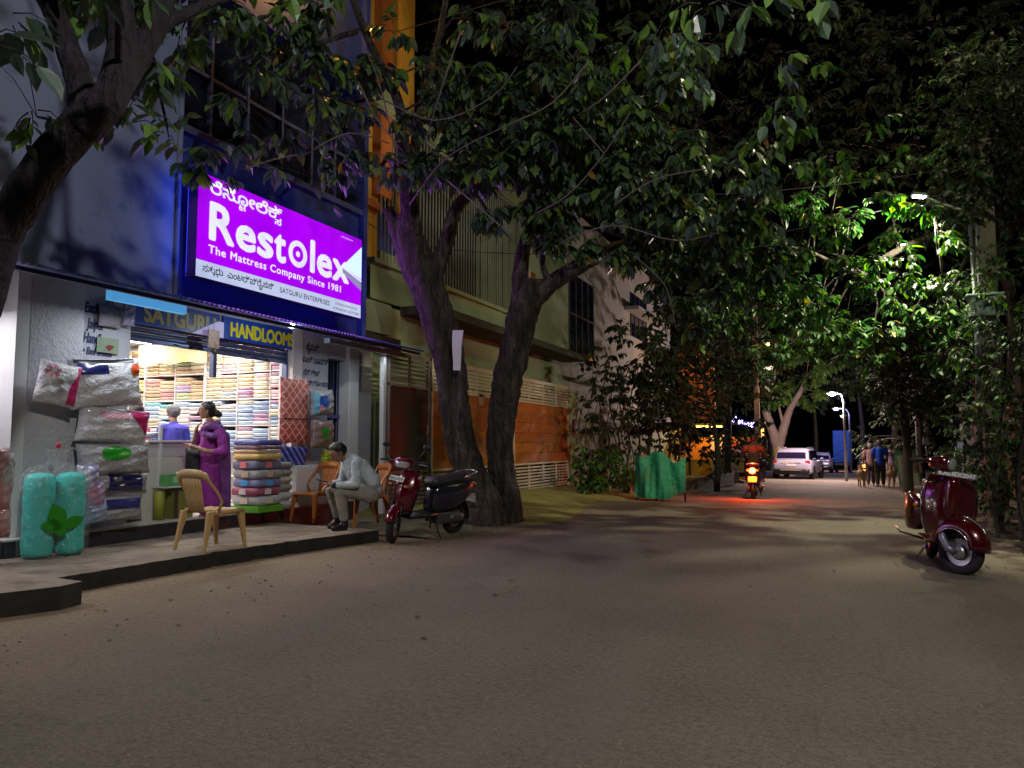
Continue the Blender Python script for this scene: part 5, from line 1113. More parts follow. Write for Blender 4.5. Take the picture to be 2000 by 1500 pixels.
# turquoise rolled mattresses in clear plastic on the footpath
tq = PZ(97, 1078, PLZ); tr_ = empty('rolled_mattress', (-7.36, (5.32 + 5.36) / 2, PLZ), label='pair of turquoise mattress rolls in clear plastic with a green leaf print', cat='mattress'); tr_.rotation_euler.z = R(-14); tr_.scale = (.92, .90, .97)
m_teal = mat('turquoise_foam', (.03, .52, .46), rough=.55, noise=(5, .15), bump=[(8, .5)])
rf = random.Random(3)
for s_ in (-1, 1):
    w = M(); prof = [(0.02, .02), (.13, .015), (.155, .05)]
    for i in range(9): prof.append((.158 + .006 * math.sin(i * 2.3 + s_), .08 + i * .082))
    prof += [(.15, .82), (.12, .86), (.04, .875)]; w.lathe(prof, (0, s_ * .163, 0), n=24); w.build('foam_roll', m_teal, tr_)
w = M(); rings = []
for (z, sx, sy, o_) in ((.0, .19, .345, 0), (.02, .20, .35, 0), (.3, .195, .345, 0), (.6, .20, .35, .0), (.86, .19, .345, 0), (.93, .12, .26, 0), (.98, .05, .10, .0), (1.05, .05, .08, .01), (1.12, .06, .12, .02)):
    rings.append([(sx * math.copysign(abs(math.cos(a)) ** .55, math.cos(a)) * (1 + .03 * rf.uniform(-1, 1)) + o_, sy * math.copysign(abs(math.sin(a)) ** .55, math.sin(a)) * (1 + .03 * rf.uniform(-1, 1)), z) for a in [2 * math.pi * i / 26 for i in range(26)]])
w.loft(rings, cap=False); w.build('clear_wrap', m_clear, tr_, recalc=False)
w = M(); w.ball((.03, -.0, 1.16), (.02, .03, .035), n=8, k=6); w.build('red_tie', mat('red_tie_tape', (.55, .03, .08), rough=.5), tr_)
lf = M()
def leafpoly(c, ang, L_, W_):
    pts = []; n_ = 8
    for i in range(n_ + 1): t = i / n_; pts.append((t * L_, math.sin(math.pi * t ** .8) * W_))
    for i in range(n_ - 1, 0, -1): t = i / n_; pts.append((t * L_, -math.sin(math.pi * t ** .8) * W_))
    ca, sa = math.cos(ang), math.sin(ang)
    return [(.205, c[0] + x * ca - y * sa, c[1] + x * sa + y * ca) for x, y in pts]
for ang, L_, W_ in ((R(115), .27, .10), (R(170), .22, .07), (R(20), .26, .06), (R(250), .10, .08)):
    q = leafpoly((.0, .32), ang, L_, W_); lf.add(q, [tuple(range(len(q)))])
lf.v = [(x + .0006 * i, y, z) for i, (x, y, z) in enumerate(lf.v)] and [(x, y, z) for (x, y, z) in lf.v]
off = 0
lf.build('leaf_print', mat('green_leaf_print', (.02, .26, .01), rough=.3, coat=.5), tr_, recalc=False)
# stack of clear blanket packs on the green crate by the rack
S0 = Vector((-7.80, 8.24, .34))
w = M(); w.bb((0, 0, 0), (.50, .52, .09)); tag(w.build('crate', mat('bright_green_crate', (.10, .36, .03), rough=.5), bevel=.006, loc=S0), 'flat bright green crate under the stack of clear blanket packs', 'crate')
packs = [('pale grey quilt with a beige label', (.52, .53, .56), (.66, .60, .44), .13), ('maroon quilt with a white label', (.34, .02, .10), (.62, .60, .60), .115), ('blue grey quilt with a sky blue label', (.16, .19, .42), (.05, .35, .75), .115),
         ('ash grey quilt with a tan label', (.30, .30, .30), (.48, .40, .28), .125), ('navy quilt with a red label', (.10, .12, .24), (.62, .16, .18), .13), ('mustard quilt', (.62, .42, .08), (.66, .30, .22), .09), ('tan and yellow quilt', (.60, .36, .16), (.6, .4, .1), .05), ('dark red quilt', (.16, .03, .05), (.4, .1, .2), .055), ('royal blue quilt with white print', (.03, .03, .32), (.6, .6, .75), .08)]
z = .435; rq = random.Random(12)
for i, (lb, c1, c2, h_) in enumerate(packs):
    t = empty('blanket_pack', (S0.x + .25 + rq.uniform(-.015, .015), S0.y + .26 + rq.uniform(-.012, .012), z), rz=rq.uniform(-.05, .05), label='clear pack with a %s in the stack' % lb, cat='blanket pack', group='clear blanket packs stacked on the green crate')
    ww, dd = .25, .26; mt = mat('quilt ' + lb, c1, rough=.55, noise=(14, .25), bump=[(10, .8)])
    w = M(); rings = []
    for (s, zz) in ((.92, .004), (.985, h_ * .25), (1.0, h_ * .5), (.985, h_ * .75), (.93, h_ - .004)):
        rings.append([(ww * s * math.copysign(abs(math.cos(a)) ** .28, math.cos(a)), dd * s * math.copysign(abs(math.sin(a)) ** .28, math.sin(a)), zz + .004 * math.sin(a * 3 + i)) for a in [2 * math.pi * k / 28 for k in range(28)]])
    w.loft(rings); w.build('quilt', mt, t)
    w = M(); w.loft([[(x * 1.018, y * 1.018, z_ * 1.0) for x, y, z_ in r] for r in rings], cap=False); w.build('clear_cover', m_clear, t, recalc=False)
    if h_ > .1:
        for a_, b_ in (((ww * .999, -.10, h_ * .2), (ww * 1.03, .02, h_ * .85)), ((-.06, -dd * 1.035, h_ * .2), (.06, -dd * .999, h_ * .85))): w = M(); w.bb(a_, b_); w.build('label', mat('label ' + lb, c2, rough=.5), t)
    z += h_ + .002
# dark pillows standing behind the brown chair, low white cabinet and odds and ends under the right panel
zz = .34
for i, (c, h_) in enumerate((((.45, .44, .45), .13), ((.55, .54, .54), .12), ((.30, .29, .28), .12), ((.55, .50, .42), .10), ((.36, .33, .31), .10), ((.25, .24, .22), .10))):
    w = M(); w.loft([[(.16 * s * math.copysign(abs(math.cos(a)) ** .6, math.cos(a)), .15 * s * math.copysign(abs(math.sin(a)) ** .6, math.sin(a)), z_) for a in [2 * math.pi * k / 16 for k in range(16)]] for s, z_ in ((.8, 0), (1, h_ * .35), (1, h_ * .65), (.8, h_))])
    tag(w.build('cushion', mat('cushion_cloth_%d' % i, c, rough=.7, noise=(9, .3)), loc=(-7.52, 8.93, zz)), '%s cushion in the narrow pile between the packs and the white cabinet' % ('pale grey', 'white', 'mid grey', 'cream', 'taupe', 'dark grey')[i], 'cushion', 'cushions piled by the white cabinet'); zz += h_ + .002
cb = empty('low_cabinet', (-7.55, 9.62, .34), label='low white cabinet under the lettered panel behind the brown chairs', cat='cabinet')
w = M(); w.bb((-.22, -.42, 0), (.12, .44, .62)); w.build('body', m_white, cb, bevel=.006)
for y in (-.21, .22): w = M(); w.bb((.122, y - .20, .03), (.134, y + .20, .59)); w.build('door', m_white, cb, bevel=.003)
bag('bag', 'yellow green plastic bag on top of the low white cabinet', (-7.46, 9.98, 1.08), .24, .24, .16, mat('yellow_green_film', (.30, .36, .02), rough=.3, coat=.6), seed=50, cat='plastic bag')
# tall counter cabinet at the left of the opening
X1 = -7.92; cn = empty('counter', (X1, 6.78, .34), label='cream counter cabinet with grey top box at the left of the opening', cat='counter')
m_cab = mat('cream_cabinet_paint', (.55, .53, .48), rough=.5, noise=(3, .12)); m_gbox = mat('grey_cardboard_box', (.44, .44, .46), rough=.6)
def cp(name, a, b, mt, bv=.005): w = M(); w.bb(a, b); w.build(name, mt, cn, bevel=bv)
cp('body', (-.55, -.30, 0), (0, .80, .78), m_cab); cp('top_box', (-.54, -.28, .782), (-.01, .36, .965), m_gbox); cp('top_box', (-.54, .365, .782), (-.01, .80, .965), m_gbox); cp('counter_top', (-.58, -.32, .967), (.03, .84, .995), m_white, .004)
cp('door', (.001, -.28, .03), (.016, .10, .76), m_cab, .003); cp('handle', (.017, .04, .44), (.035, .06, .60), m_black, .002); cp('dark_niche', (.001, -.10, .01), (.018, .09, .13), m_dark, .001)
cp('post', (-.02, .33, .40), (.02, .37, 1.18), m_white, .003)
w = M(); w.bb((-.03, 0, 0), (.22, .42, .012)); tag(w.build('wall_shelf', m_white, loc=(X1 + .05, 7.02, .74)), 'small white shelf fixed to the front of the cream cabinet', 'shelf')
ol = empty('mat_roll', (X1 + .10, 7.06, .345), label='olive green rolled mat standing in front of the cream cabinet', cat='mat'); w = M(); w.lathe([(.01, 0), (.062, .0), (.065, .35), (.01, .36)], n=14); w.build('roll', mat('olive_mat', (.30, .30, .03), rough=.6, noise=(7, .3)), ol)
bxo = empty('carton', (X1 + .11, 7.36, .345), label='olive green carton with a brown stripe leaning on the cream cabinet', cat='carton'); w = M(); w.bb((-.08, -.15, 0), (.08, .16, .37)); w.build('box', mat('olive_carton', (.27, .27, .07), rough=.6, noise=(5, .25)), bxo, bevel=.004); w = M(); w.bb((.081, -.155, .01), (.084, -.09, .36)); w.build('stripe', mat('brown_carton_print', (.07, .04, .02), rough=.6), bxo)
gb = empty('packet', (X1 + .12, 7.25, .755), label='green packet standing on the small white shelf', cat='packet'); w = M(); w.bb((-.05, -.17, 0), (.05, .17, .15)); w.build('box', mat('green_packet', (.10, .34, .10), rough=.5), gb, bevel=.004); w = M(); w.bb((.051, -.05, .04), (.054, .10, .12)); w.build('label', mat('pale_green_label', (.35, .6, .35), rough=.5), gb)
bag('bag', 'navy and white folded fabric lying on the counter top', (X1 - .2, 7.0, 1.40), .45, .08, .3, mat('navy_white_fabric', (.06, .06, .25), rough=.5, noise=(9, 0), col2=(.6, .6, .68)), seed=51, cat='fabric', pinch=.3)
# banner sheet hanging under the shutter, yellow and green on cream
w = M(); rn = []
for i in range(10):
    x = -10.9 + 1.5 * i / 9; rn.append((x, 9.3 + .02 * math.sin(i), 2.95)); 
w.loft([rn, [(x, y + .02, 2.62 - .02 * math.sin(i * 1.7)) for i, (x, y, z_) in enumerate(rn)]], closed=False, cap=False)
tag(w.build('banner', mat('printed_cream_banner', (.72, .70, .50), rough=.5, noise=(1.6, 0), col2=(.62, .60, .02)), recalc=False), 'cream banner with yellow print hung along the top of the rack', 'banner')
# ================================================================== PLASTIC CHAIRS
def make_chair(mt, label, loc, rz, group='moulded plastic chairs outside the shop'):
    t = empty('plastic_chair', loc, rz, label=label, cat='chair', group=group)   # x forward
    w = M(); rings = []
    for i in range(7):
        x = -.20 + .42 * i / 6; z = .43 - .012 * math.sin(math.pi * i / 6) + (.0 if i < 6 else -.018)
        hw = .215 + .02 * (i / 6)
        rings.append([(x, -hw, z + .012), (x, -hw * .6, z), (x, 0, z - .006), (x, hw * .6, z), (x, hw, z + .012), (x, hw, z - .012), (x, 0, z - .022), (x, -hw, z - .012)])
    w.loft(rings); w.build('seat', mt, t, bevel=.0)
    w = M()   # apron under the seat
    w.tube([(-.2, -.21, .405), (.22, -.225, .40), (.22, .225, .40), (-.2, .21, .405)], .018, n=6, flat=1.6); w.build('seat_rim', mt, t)
    # backrest: crest plus slats between it and the seat
    def bp(y, z): return (-.20 - (z - .43) * .24 - .03 * (1 - (y / .22) ** 2), y, z)
    w = M(); rings = []
    for i in range(13):
        y = -.225 + .45 * i / 12; e = 1 - (abs(y) / .225) ** 4; top_ = .865 - .05 * (1 - e); low = .775 - .04 * (abs(y) / .225) ** 3
        a, b = bp(y, top_), bp(y, low); rings.append([(a[0] - .010, a[1], a[2]), (a[0] + .010, a[1], a[2] + .004), (b[0] + .010, b[1], b[2]), (b[0] - .010, b[1], b[2])])
    w.loft(rings); w.build('backrest', mt, t)
    s = M(); n = 7
    for k in range(n):
        y = -.125 + .25 * k / (n - 1); m_ = M(); pts = [bp(y * .86, .42), bp(y * .93, .55), bp(y, .68), bp(y, .79)]
        m_.loft([[(p[0] - .006, p[1] - .0165, p[2]), (p[0] + .006, p[1] - .0165, p[2]), (p[0] + .004, p[1] + .0165, p[2]), (p[0] - .008, p[1] + .0165, p[2])] for p in pts]); m_.build('slat', mt, t)
    for sg in (-1, 1):
        # side frame: from the crest down and forward to the seat corner
        m_ = M(); pts = [bp(.215 * sg, .83), (bp(.23 * sg, .74)[0] + .02, .235 * sg, .73), (-.16, .25 * sg, .62), (-.10, .252 * sg, .52), (-.12, .225 * sg, .42)]
        m_.tube(pts, [.026, .030, .026, .024, .028], n=8, flat=.55); m_.build('side_frame', mt, t)
        for fx, nm in ((.19, 'leg'), (-.21, 'leg')):
            top_ = (fx, .205 * sg, .42); ft = (fx + (.05 if fx > 0 else -.09), .235 * sg, 0); m_ = M()
            ring = lambda p, s_: [(p[0] - .028 * s_, p[1] - .02 * s_, p[2]), (p[0] + .028 * s_, p[1] - .02 * s_, p[2]), (p[0] + .028 * s_, p[1] + .02 * s_, p[2]), (p[0] - .028 * s_, p[1] + .02 * s_, p[2])]
            m_.loft([ring(top_, 1.35), ring(tuple(top_[i] * .5 + ft[i] * .5 for i in range(3)), .95), ring(ft, .62)], smooth=False); m_.build(nm, mt, t, bevel=.005)
    return t
m_ch1 = mat('beige_plastic', (.56, .36, .16), rough=.38, noise=(5, .1)); m_ch2 = mat('brown_plastic', (.42, .14, .035), rough=.30, noise=(5, .15))
make_chair(m_ch1, 'empty beige plastic chair seen from behind near the kerb', (-6.33, 6.45, PLZ), R(84))
make_chair(m_ch2, 'empty brown plastic chair between the blanket packs and the seated man', (-7.16, 9.28, PLZ), R(262))
CHM = (-6.10, 9.02); make_chair(m_ch2, 'brown plastic chair that the man with the phone sits on', (CHM[0], CHM[1], PLZ), R(236))

# ================================================================== PEOPLE
m_skin = mat('brown_skin', (.26, .125, .075), rough=.5, noise=(20, .1)); m_skin2 = mat('warm_brown_skin', (.33, .17, .10), rough=.5, noise=(20, .1))
m_hair = mat('black_hair', (.012, .010, .012), rough=.45, bump=[(60, .8)]); m_grey = mat('grey_hair', (.12, .12, .14), rough=.5, bump=[(60, .8)], noise=(30, .5))
m_eye = mat('dark_eye', (.01, .01, .01), rough=.2)
def face_dirs(f):
    f = Vector(f).normalized(); l = Vector((0, 0, 1)).cross(f).normalized(); u = f.cross(l); return f, l, u
def head(mm, c, f, s=1.0):
    """skull, jaw, nose, ears joined to the body mass; f = where the face looks"""
    f, l, u = face_dirs(f); c = Vector(c)
    def b_(o, r): mm.ball(tuple(c + f * o[0] * s + l * o[1] * s + u * o[2] * s), r * s, n=14, k=10)
    b_((-.018, 0, .035), .088); b_((.022, 0, .025), .078); b_((.035, 0, -.045), .052); b_((.050, 0, -.075), .030); b_((.01, 0, -.03), .066)
    b_((.062, .028, -.02), .026); b_((.062, -.028, -.02), .026)
    for k in range(4): b_((.092 + .006 * k, 0, .018 - .014 * k), .0115 + .0016 * k)
    b_((.078, 0, -.058), .016); b_((.076, 0, -.070), .015)
    for sg in (1, -1):
        for k in range(3): b_((-.012, sg * .083, .018 - .02 * k), .014)
    return c, f, l, u
def face_bits(root, c, f, l, u, s=1.0, hair=None, haircut='short', hm=None, voxel=.009):
    for sg in (1, -1):
        w = M(); w.ball(tuple(c + f * .084 * s + l * sg * .030 * s + u * .022 * s), .011 * s, n=8, k=6); o = w.build('eye', m_eye, root); o.location = -root.location
        w = M(); w.tube([tuple(c + f * .092 * s + l * sg * .014 * s + u * .040 * s), tuple(c + f * .088 * s + l * sg * .045 * s + u * .042 * s)], .0045, n=5); o = w.build('eyebrow', hm, root); o.location = -root.location
    hh = M()
    def b_(o, r): hh.ball(tuple(c + f * o[0] * s + l * o[1] * s + u * o[2] * s), r * s, n=14, k=10)
    b_((-.022, 0, .048), .094); b_((-.045, 0, .01), .080); b_((.012, 0, .075), .066); b_((-.03, .02, .045), .083); b_((-.03, -.02, .045), .083)
    if haircut == 'bun': b_((-.055, 0, -.03), .06); b_((-.125, .01, -.035), .050); b_((-.15, .01, -.05), .045); b_((-.10, .0, -.01), .04)
    o = melt('hair', hh, voxel * s, hm, root, smooth=2); o.location = -root.location
def arm_hand(mm, wrist, dirv, up, s=1.0, curl=.5, thumb=1):
    """palm with five unequal bent fingers rooted in it"""
    d = Vector(dirv).normalized(); up = Vector(up); up = (up - d * up.dot(d)).normalized(); sd = d.cross(up); w = Vector(wrist)
    for k in range(4):
        off = (k - 1.5) * .0175 * s; a = w + sd * off * .7 + d * .015 * s; b = w + sd * off + d * .085 * s; mm.tube([a, b], [.017 * s, .0125 * s], n=8); mm.ball(tuple(a), .017 * s, n=8, k=6); mm.ball(tuple(b), .0125 * s, n=8, k=6)
        L_ = (.062, .072, .068, .052)[k] * s; p = b; q = d
        for j in range(3):
            q = (q - up * curl * .55).normalized(); e = p + q * L_ * (.5, .3, .24)[j]; mm.tube([p, e], [.0092 * s, .0082 * s], n=7); mm.ball(tuple(e), .0084 * s, n=7, k=5); p = e
    a = w + sd * -.025 * s * thumb + d * .02 * s; b = a + (d * .6 - sd * .7 * thumb - up * .2).normalized() * .045 * s; e = b + (d * .9 - up * .5).normalized() * .035 * s
    mm.tube([a, b, e], [.014 * s, .011 * s, .009 * s], n=7); mm.ball(tuple(b), .011 * s, n=7, k=5); mm.ball(tuple(e), .009 * s, n=7, k=5); mm.ball(tuple(a), .014 * s, n=7, k=5)
def garment(name, mm, root, mt, voxel=.014, smooth=3): o = melt(name, mm, voxel, mt, root, smooth=smooth); o.location = -root.location; return o

# ---- the woman in purple, standing on the shop plinth
WD = 9.95
def W(px, py, d=0.0): return PD(px, py, WD + d)
wb = PZ(408, 1010, .34); wroot = empty('person', wb, label='woman in a purple tunic and shawl in front of the shop, hand at her mouth', cat='person')
lookw = Vector((-math.cos(YAW), -math.sin(YAW), 0)) + Vector((.39, -.92, -.12)) * .38
B_ = M(); c = W(404, 803)
hc, hf, hl_, hu = head(B_, c, lookw, .98)
limb(B_, [W(410, 822), W(412, 838)], [.048, .055]); limb(B_, [W(413, 848), W(412, 880), W(414, 920)], [.105, .115, .13])
limb(B_, [W(428, 842, -.10), W(398, 843, .14)], [.06, .06])
limb(B_, [W(430, 845, -.13), W(438, 884, -.20), W(404, 882, -.30), W(378, 872, -.27)], [.050, .042, .034, .024]); arm_hand(B_, W(378, 872, -.27), W(360, 864, -.25) - W(378, 872, -.27), (0, 0, 1), .95, .6)
limb(B_, [W(394, 845, .16), W(378, 872, .20), W(384, 836, .05)], [.046, .038, .024]); arm_hand(B_, W(384, 838, .05), W(390, 822, -.01) - W(384, 838, .05), (-.6, -.5, .2), .92, .7)
for sg, dx in ((-1, -6), (1, 6)): limb(B_, [W(413 + dx, 925, .06 * sg), W(411 + dx, 968, .06 * sg), W(410 + dx, 1003, .06 * sg)], [.085, .06, .042]); limb(B_, [W(410 + dx, 1005, .06 * sg), W(398 + dx, 1008, -.02 + .06 * sg)], [.036, .03])
o = melt('body', B_, .0085, m_skin2, wroot, smooth=2); o.location = -wroot.location
face_bits(wroot, hc, hf, hl_, hu, .98, haircut='bun', hm=m_hair)
m_pu = mat('purple_tunic_cloth', (.32, .022, .32), rough=.6, bump=[(9, 1.2)], noise=(6, .25)); m_pu2 = mat('violet_shawl_cloth', (.20, .05, .30), rough=.65, bump=[(12, 1.4)], noise=(7, .5), dirt=(10, (.34, .16, .36), .60))
m_dkp = mat('dark_plum_cloth', (.028, .006, .035), rough=.7)
G = M(); limb(G, [W(413, 846), W(411, 880), W(412, 915)], [.128, .14, .155]); limb(G, [W(429, 845, -.11), W(398, 846, .14)], [.075, .075]); limb(G, [W(431, 848, -.13), W(438, 882, -.20), W(420, 884, -.26)], [.068, .060, .052]); limb(G, [W(393, 848, .16), W(379, 872, .20)], [.064, .052])
limb(G, [W(412, 915), W(410, 950), W(411, 985)], [.155, .165, .175]); limb(G, [W(396, 915, .05), W(394, 985, .07)], [.1, .12]); garment('tunic', G, wroot, m_pu, .013)
G = M(); limb(G, [W(398, 838, -.12), W(412, 832, -.13), W(430, 838, -.10), W(440, 856, -.08)], [.045, .055, .06, .05]); limb(G, [W(397, 845, .12), W(404, 828, .10), W(425, 828, .06)], [.05, .045, .05])
limb(G, [W(400, 848, -.15), W(416, 852, -.19), W(436, 850, -.14)], [.035, .045, .04])
for k in range(5): x = 434 + 3.2 * k; limb(G, [W(x - 4, 850, -.08), W(x - 1, 900, -.10), W(x, 950, -.10), W(x + (k - 2) * .8, 992 - 3 * (k % 2), -.09)], [.040, .034, .028, .018])
garment('shawl', G, wroot, m_pu2, .012)
G = M()
for dx in (-6, 6): limb(G, [W(412 + dx, 960, .01 * dx), W(410 + dx, 1000, .01 * dx)], [.09, .06])
garment('trousers', G, wroot, m_dkp, .014)
bg_ = empty('handbag', W(377, 905, -.1), label='black handbag hanging from the arm of the woman in purple', cat='handbag'); f = puff(.20, .40, .10, 60); puff_mesh(f, 10).build('body', m_black, bg_, recalc=False); w = M(); w.tube([(0, -.04, .18), (0, 0, .30), (0, .05, .18)], .008, n=5); w.build('strap', m_black, bg_); bg_.rotation_euler.z = R(-60)

# ---- the seated man with a phone
MD = 10.15
def S(px, py, d=0.0): return PD(px, py, MD + d)
mb = S(722, 966); mroot = empty('person', (mb.x, mb.y, PLZ), label='man in a pale shirt and grey trousers bent over a phone on a brown chair', cat='person')
lookm = Vector((-math.cos(YAW), -math.sin(YAW), 0)) * 1 + Vector((.39, -.92, 0)) * .45 + Vector((0, 0, -.75))
B_ = M(); hc, hf, hl_, hu = head(B_, S(661, 884, -.08), lookm, 1.06)
limb(B_, [S(669, 893, -.05), S(683, 903, -.02)], [.055, .068]); limb(B_, [S(690, 910), S(707, 935), S(722, 958)], [.13, .135, .14])
limb(B_, [S(722, 962, -.09), S(664, 957, -.17), S(671, 1012, -.14)], [.095, .068, .045]); limb(B_, [S(718, 960, .10), S(647, 957, .06), S(658, 1010, .08)], [.095, .066, .045])
limb(B_, [S(671, 1020, -.14), S(658, 1034, -.22)], [.030, .024]); limb(B_, [S(658, 1014, .08), S(648, 1022, .02)], [.030, .022])
limb(B_, [S(694, 905, -.18), S(694, 948, -.24), S(652, 948, -.22)], [.055, .045, .026]); limb(B_, [S(676, 905, .15), S(668, 944, .14), S(645, 944, -.02)], [.055, .044, .026])
arm_hand(B_, S(651, 948, -.22), S(634, 943, -.20) - S(651, 948, -.22), (0, 0, -1), 1.0, -.6); arm_hand(B_, S(646, 946, -.04), S(633, 952, -.10) - S(646, 946, -.04), (0, 0, -1), 1.0, -.7, -1)
o = melt('body', B_, .0085, m_skin, mroot, smooth=2); o.location = -mroot.location
face_bits(mroot, hc, hf, hl_, hu, 1.06, hm=m_hair)
m_shirt = mat('pale_blue_shirt_cloth', (.48, .54, .60), rough=.75, bump=[(9, 1.3), (26, .5)], noise=(5, .1)); m_trs = mat('grey_beige_trouser_cloth', (.30, .27, .24), rough=.8, bump=[(10, 1.1)], noise=(5, .15)); m_shoe = mat('black_shoe_leather', (.015, .015, .02), rough=.3)
G = M(); limb(G, [S(688, 908), S(707, 934), S(724, 957)], [.150, .158, .160]); limb(G, [S(697, 903, -.17), S(676, 902, .14)], [.078, .078]); limb(G, [S(705, 912, -.1), S(726, 940, -.08)], [.11, .12])
limb(G, [S(696, 906, -.19), S(695, 946, -.25), S(660, 948, -.23)], [.075, .062, .042]); limb(G, [S(676, 906, .16), S(668, 942, .15), S(652, 944, .02)], [.072, .058, .042]); limb(G, [S(676, 895, -.02), S(684, 902, -.02)], [.072, .09]); garment('shirt', G, mroot, m_shirt, .012)
G = M(); limb(G, [S(724, 965, -.09), S(690, 960, -.14), S(664, 958, -.17)], [.115, .098, .084]); limb(G, [S(664, 958, -.17), S(668, 985, -.16), S(672, 1012, -.14)], [.084, .074, .062]); limb(G, [S(720, 963, .10), S(647, 958, .06), S(659, 1006, .08)], [.112, .082, .062]); limb(G, [S(724, 966, -.08), S(722, 966, .1)], [.125, .12]); garment('trousers', G, mroot, m_trs, .013)
for (a, h_, b) in ((S(673, 1026, -.15), S(672, 1016, -.14), S(652, 1036, -.26)), (S(660, 1020, .08), S(659, 1012, .08), S(645, 1027, .0))):
    G = M(); z0 = PLZ; a.z = z0 + .045; b.z = z0 + .035; limb(G, [h_, a], [.052, .048]); limb(G, [a, a.lerp(b, .6), b], [.048, .046, .040]); limb(G, [Vector((a.x, a.y, z0 + .018)) + (a - b) * .15, Vector((b.x, b.y, z0 + .018))], [.018, .018]); garment('shoe', G, mroot, m_shoe, .008, 2)
w = M(); w.box((0, 0, 0), (.16, .078, .010)); ph = w.build('mobile_phone', m_black, bevel=.003); ph.location = S(630, 939, -.16); ph.rotation_euler = (R(10), R(-14), math.atan2(-math.sin(YAW), -math.cos(YAW)) + .3); tag(ph, 'dark mobile phone held flat by the seated man', 'phone')
w = M(); w.box((0, 0, .0058), (.145, .068, .001)); w.build('screen', mat('phone_screen', (.2, .22, .3), rough=.2, emit=((.5, .6, .9), .5)), ph)
w = M(); w.tube([S(651, 944, -.25), S(652, 952, -.24)], .034, n=12); o = w.build('wristwatch', m_black, mroot); o.location = -mroot.location

# ---- the grey haired man behind the counter and the person half hidden by the pillows
def bust(label, c, look, sh, hm, hair, root_z=.34, low=.5, s=1.0, skin=None, arms=None):
    r_ = empty('person', (c.x, c.y, root_z), label=label, cat='person'); B = M(); a, f, l, u = head(B, c, look, s); f0 = Vector((f.x, f.y, 0)).normalized(); l0 = Vector((0, 0, 1)).cross(f0)
    z = c.z; ctr = lambda h, fo=0, so=0: Vector((c.x, c.y, 0)) - f0 * .04 + f0 * fo + l0 * so + Vector((0, 0, z - h))
    limb(B, [ctr(.08), ctr(.17)], [.05, .06]); limb(B, [ctr(.28), ctr(.5), ctr(.66)], [.12, .12, .125])
    for sg in (1, -1):
        limb(B, [ctr(.24, 0, .15 * sg), ctr(.52, .0, .21 * sg), ctr(.56, .24, .15 * sg)], [.055, .042, .028]); limb(B, [ctr(.70, 0, .08 * sg), ctr(1.05, .02, .09 * sg), Vector((ctr(0, 0, .09 * sg).x, ctr(0, 0, .09 * sg).y, root_z + .06))], [.085, .06, .045])
        arm_hand(B, ctr(.56, .24, .15 * sg), f0, (0, 0, 1), 1.0, .4, sg); e = ctr(0, .0, .09 * sg); limb(B, [Vector((e.x, e.y, root_z + .04)), Vector((e.x, e.y, root_z + .035)) + f0 * .14], [.04, .03])
    o = melt('body', B, .010, skin or m_skin2, r_, smooth=2); o.location = -r_.location; face_bits(r_, a, f, l, u, s, hm=hair)
    G = M(); limb(G, [ctr(.27), ctr(.5), ctr(.70)], [.14, .14, .145]); limb(G, [ctr(.23, 0, .15), ctr(.23, 0, -.15)], [.075, .075]); limb(G, [ctr(.15), ctr(.2)], [.066, .09])
    for sg in (1, -1): limb(G, [ctr(.24, 0, .16 * sg), ctr(.42, .0, .20 * sg)], [.072, .060])
    garment('shirt', G, r_, sh, .013); G = M()
    for sg in (1, -1): limb(G, [ctr(.68, 0, .07 * sg), ctr(1.05, .02, .09 * sg), Vector((ctr(0, 0, .09 * sg).x, ctr(0, 0, .09 * sg).y, root_z + .10))], [.11, .08, .065])
    garment('trousers', G, r_, hm, .015); return r_
bust('grey haired man in a blue shirt seen from behind inside the shop', PD(338, 808, 11.3), (-.9, .45, -.2), mat('blue_shirt_cloth', (.05, .05, .42), rough=.7, bump=[(9, 1)]), m_dkp, m_grey)
bust('person in pink half hidden behind the pillow stack', PD(268, 806, 10.6), (-.2, .9, -.2), mat('pink_shirt_cloth', (.5, .12, .22), rough=.7, bump=[(9, 1)]), m_dkp, m_hair)
# ================================================================== SCOOTERS
m_red = mat('maroon_scooter_paint', (.11, .002, .012), rough=.22, coat=1.0, metal=.25); m_redc = mat('dark_red_scooter_paint', (.075, .002, .006), rough=.2, coat=1.0, metal=.2)
m_dpl = mat('black_body_plastic', (.014, .014, .018), rough=.4, noise=(9, .3)); m_rub = mat('tyre_rubber', (.018, .018, .018), rough=.85, bump=[(60, .5)]); m_alu = mat('scooter_alloy', (.42, .42, .44), rough=.35, metal=.8)
m_chr = mat('bright_chrome', (.75, .74, .72), rough=.12, metal=1.0); m_seat = mat('black_seat_vinyl', (.02, .02, .022), rough=.5, bump=[(50, .4)]); m_lens = mat('clear_lamp_lens', (.5, .52, .55), rough=.08, metal=.4, coat=1)
m_amb = mat('amber_lens', (.5, .16, .01), rough=.15, coat=1); m_rlens = mat('red_lens', (.35, .01, .01), rough=.15, coat=1); m_plate = mat('white_number_plate', (.62, .60, .58), rough=.5)
def sect(x, w, z0, z1, p=.5, n=16, y0=0, zc=None):
    """superellipse ring in the YZ plane at x"""
    out = []
    for i in range(n):
        a = 2 * math.pi * i / n; c_, s_ = math.cos(a), math.sin(a)
        out.append((x, y0 + w / 2 * math.copysign(abs(c_) ** p, c_), (z0 + z1) / 2 + (z1 - z0) / 2 * math.copysign(abs(s_) ** p, s_)))
    return out
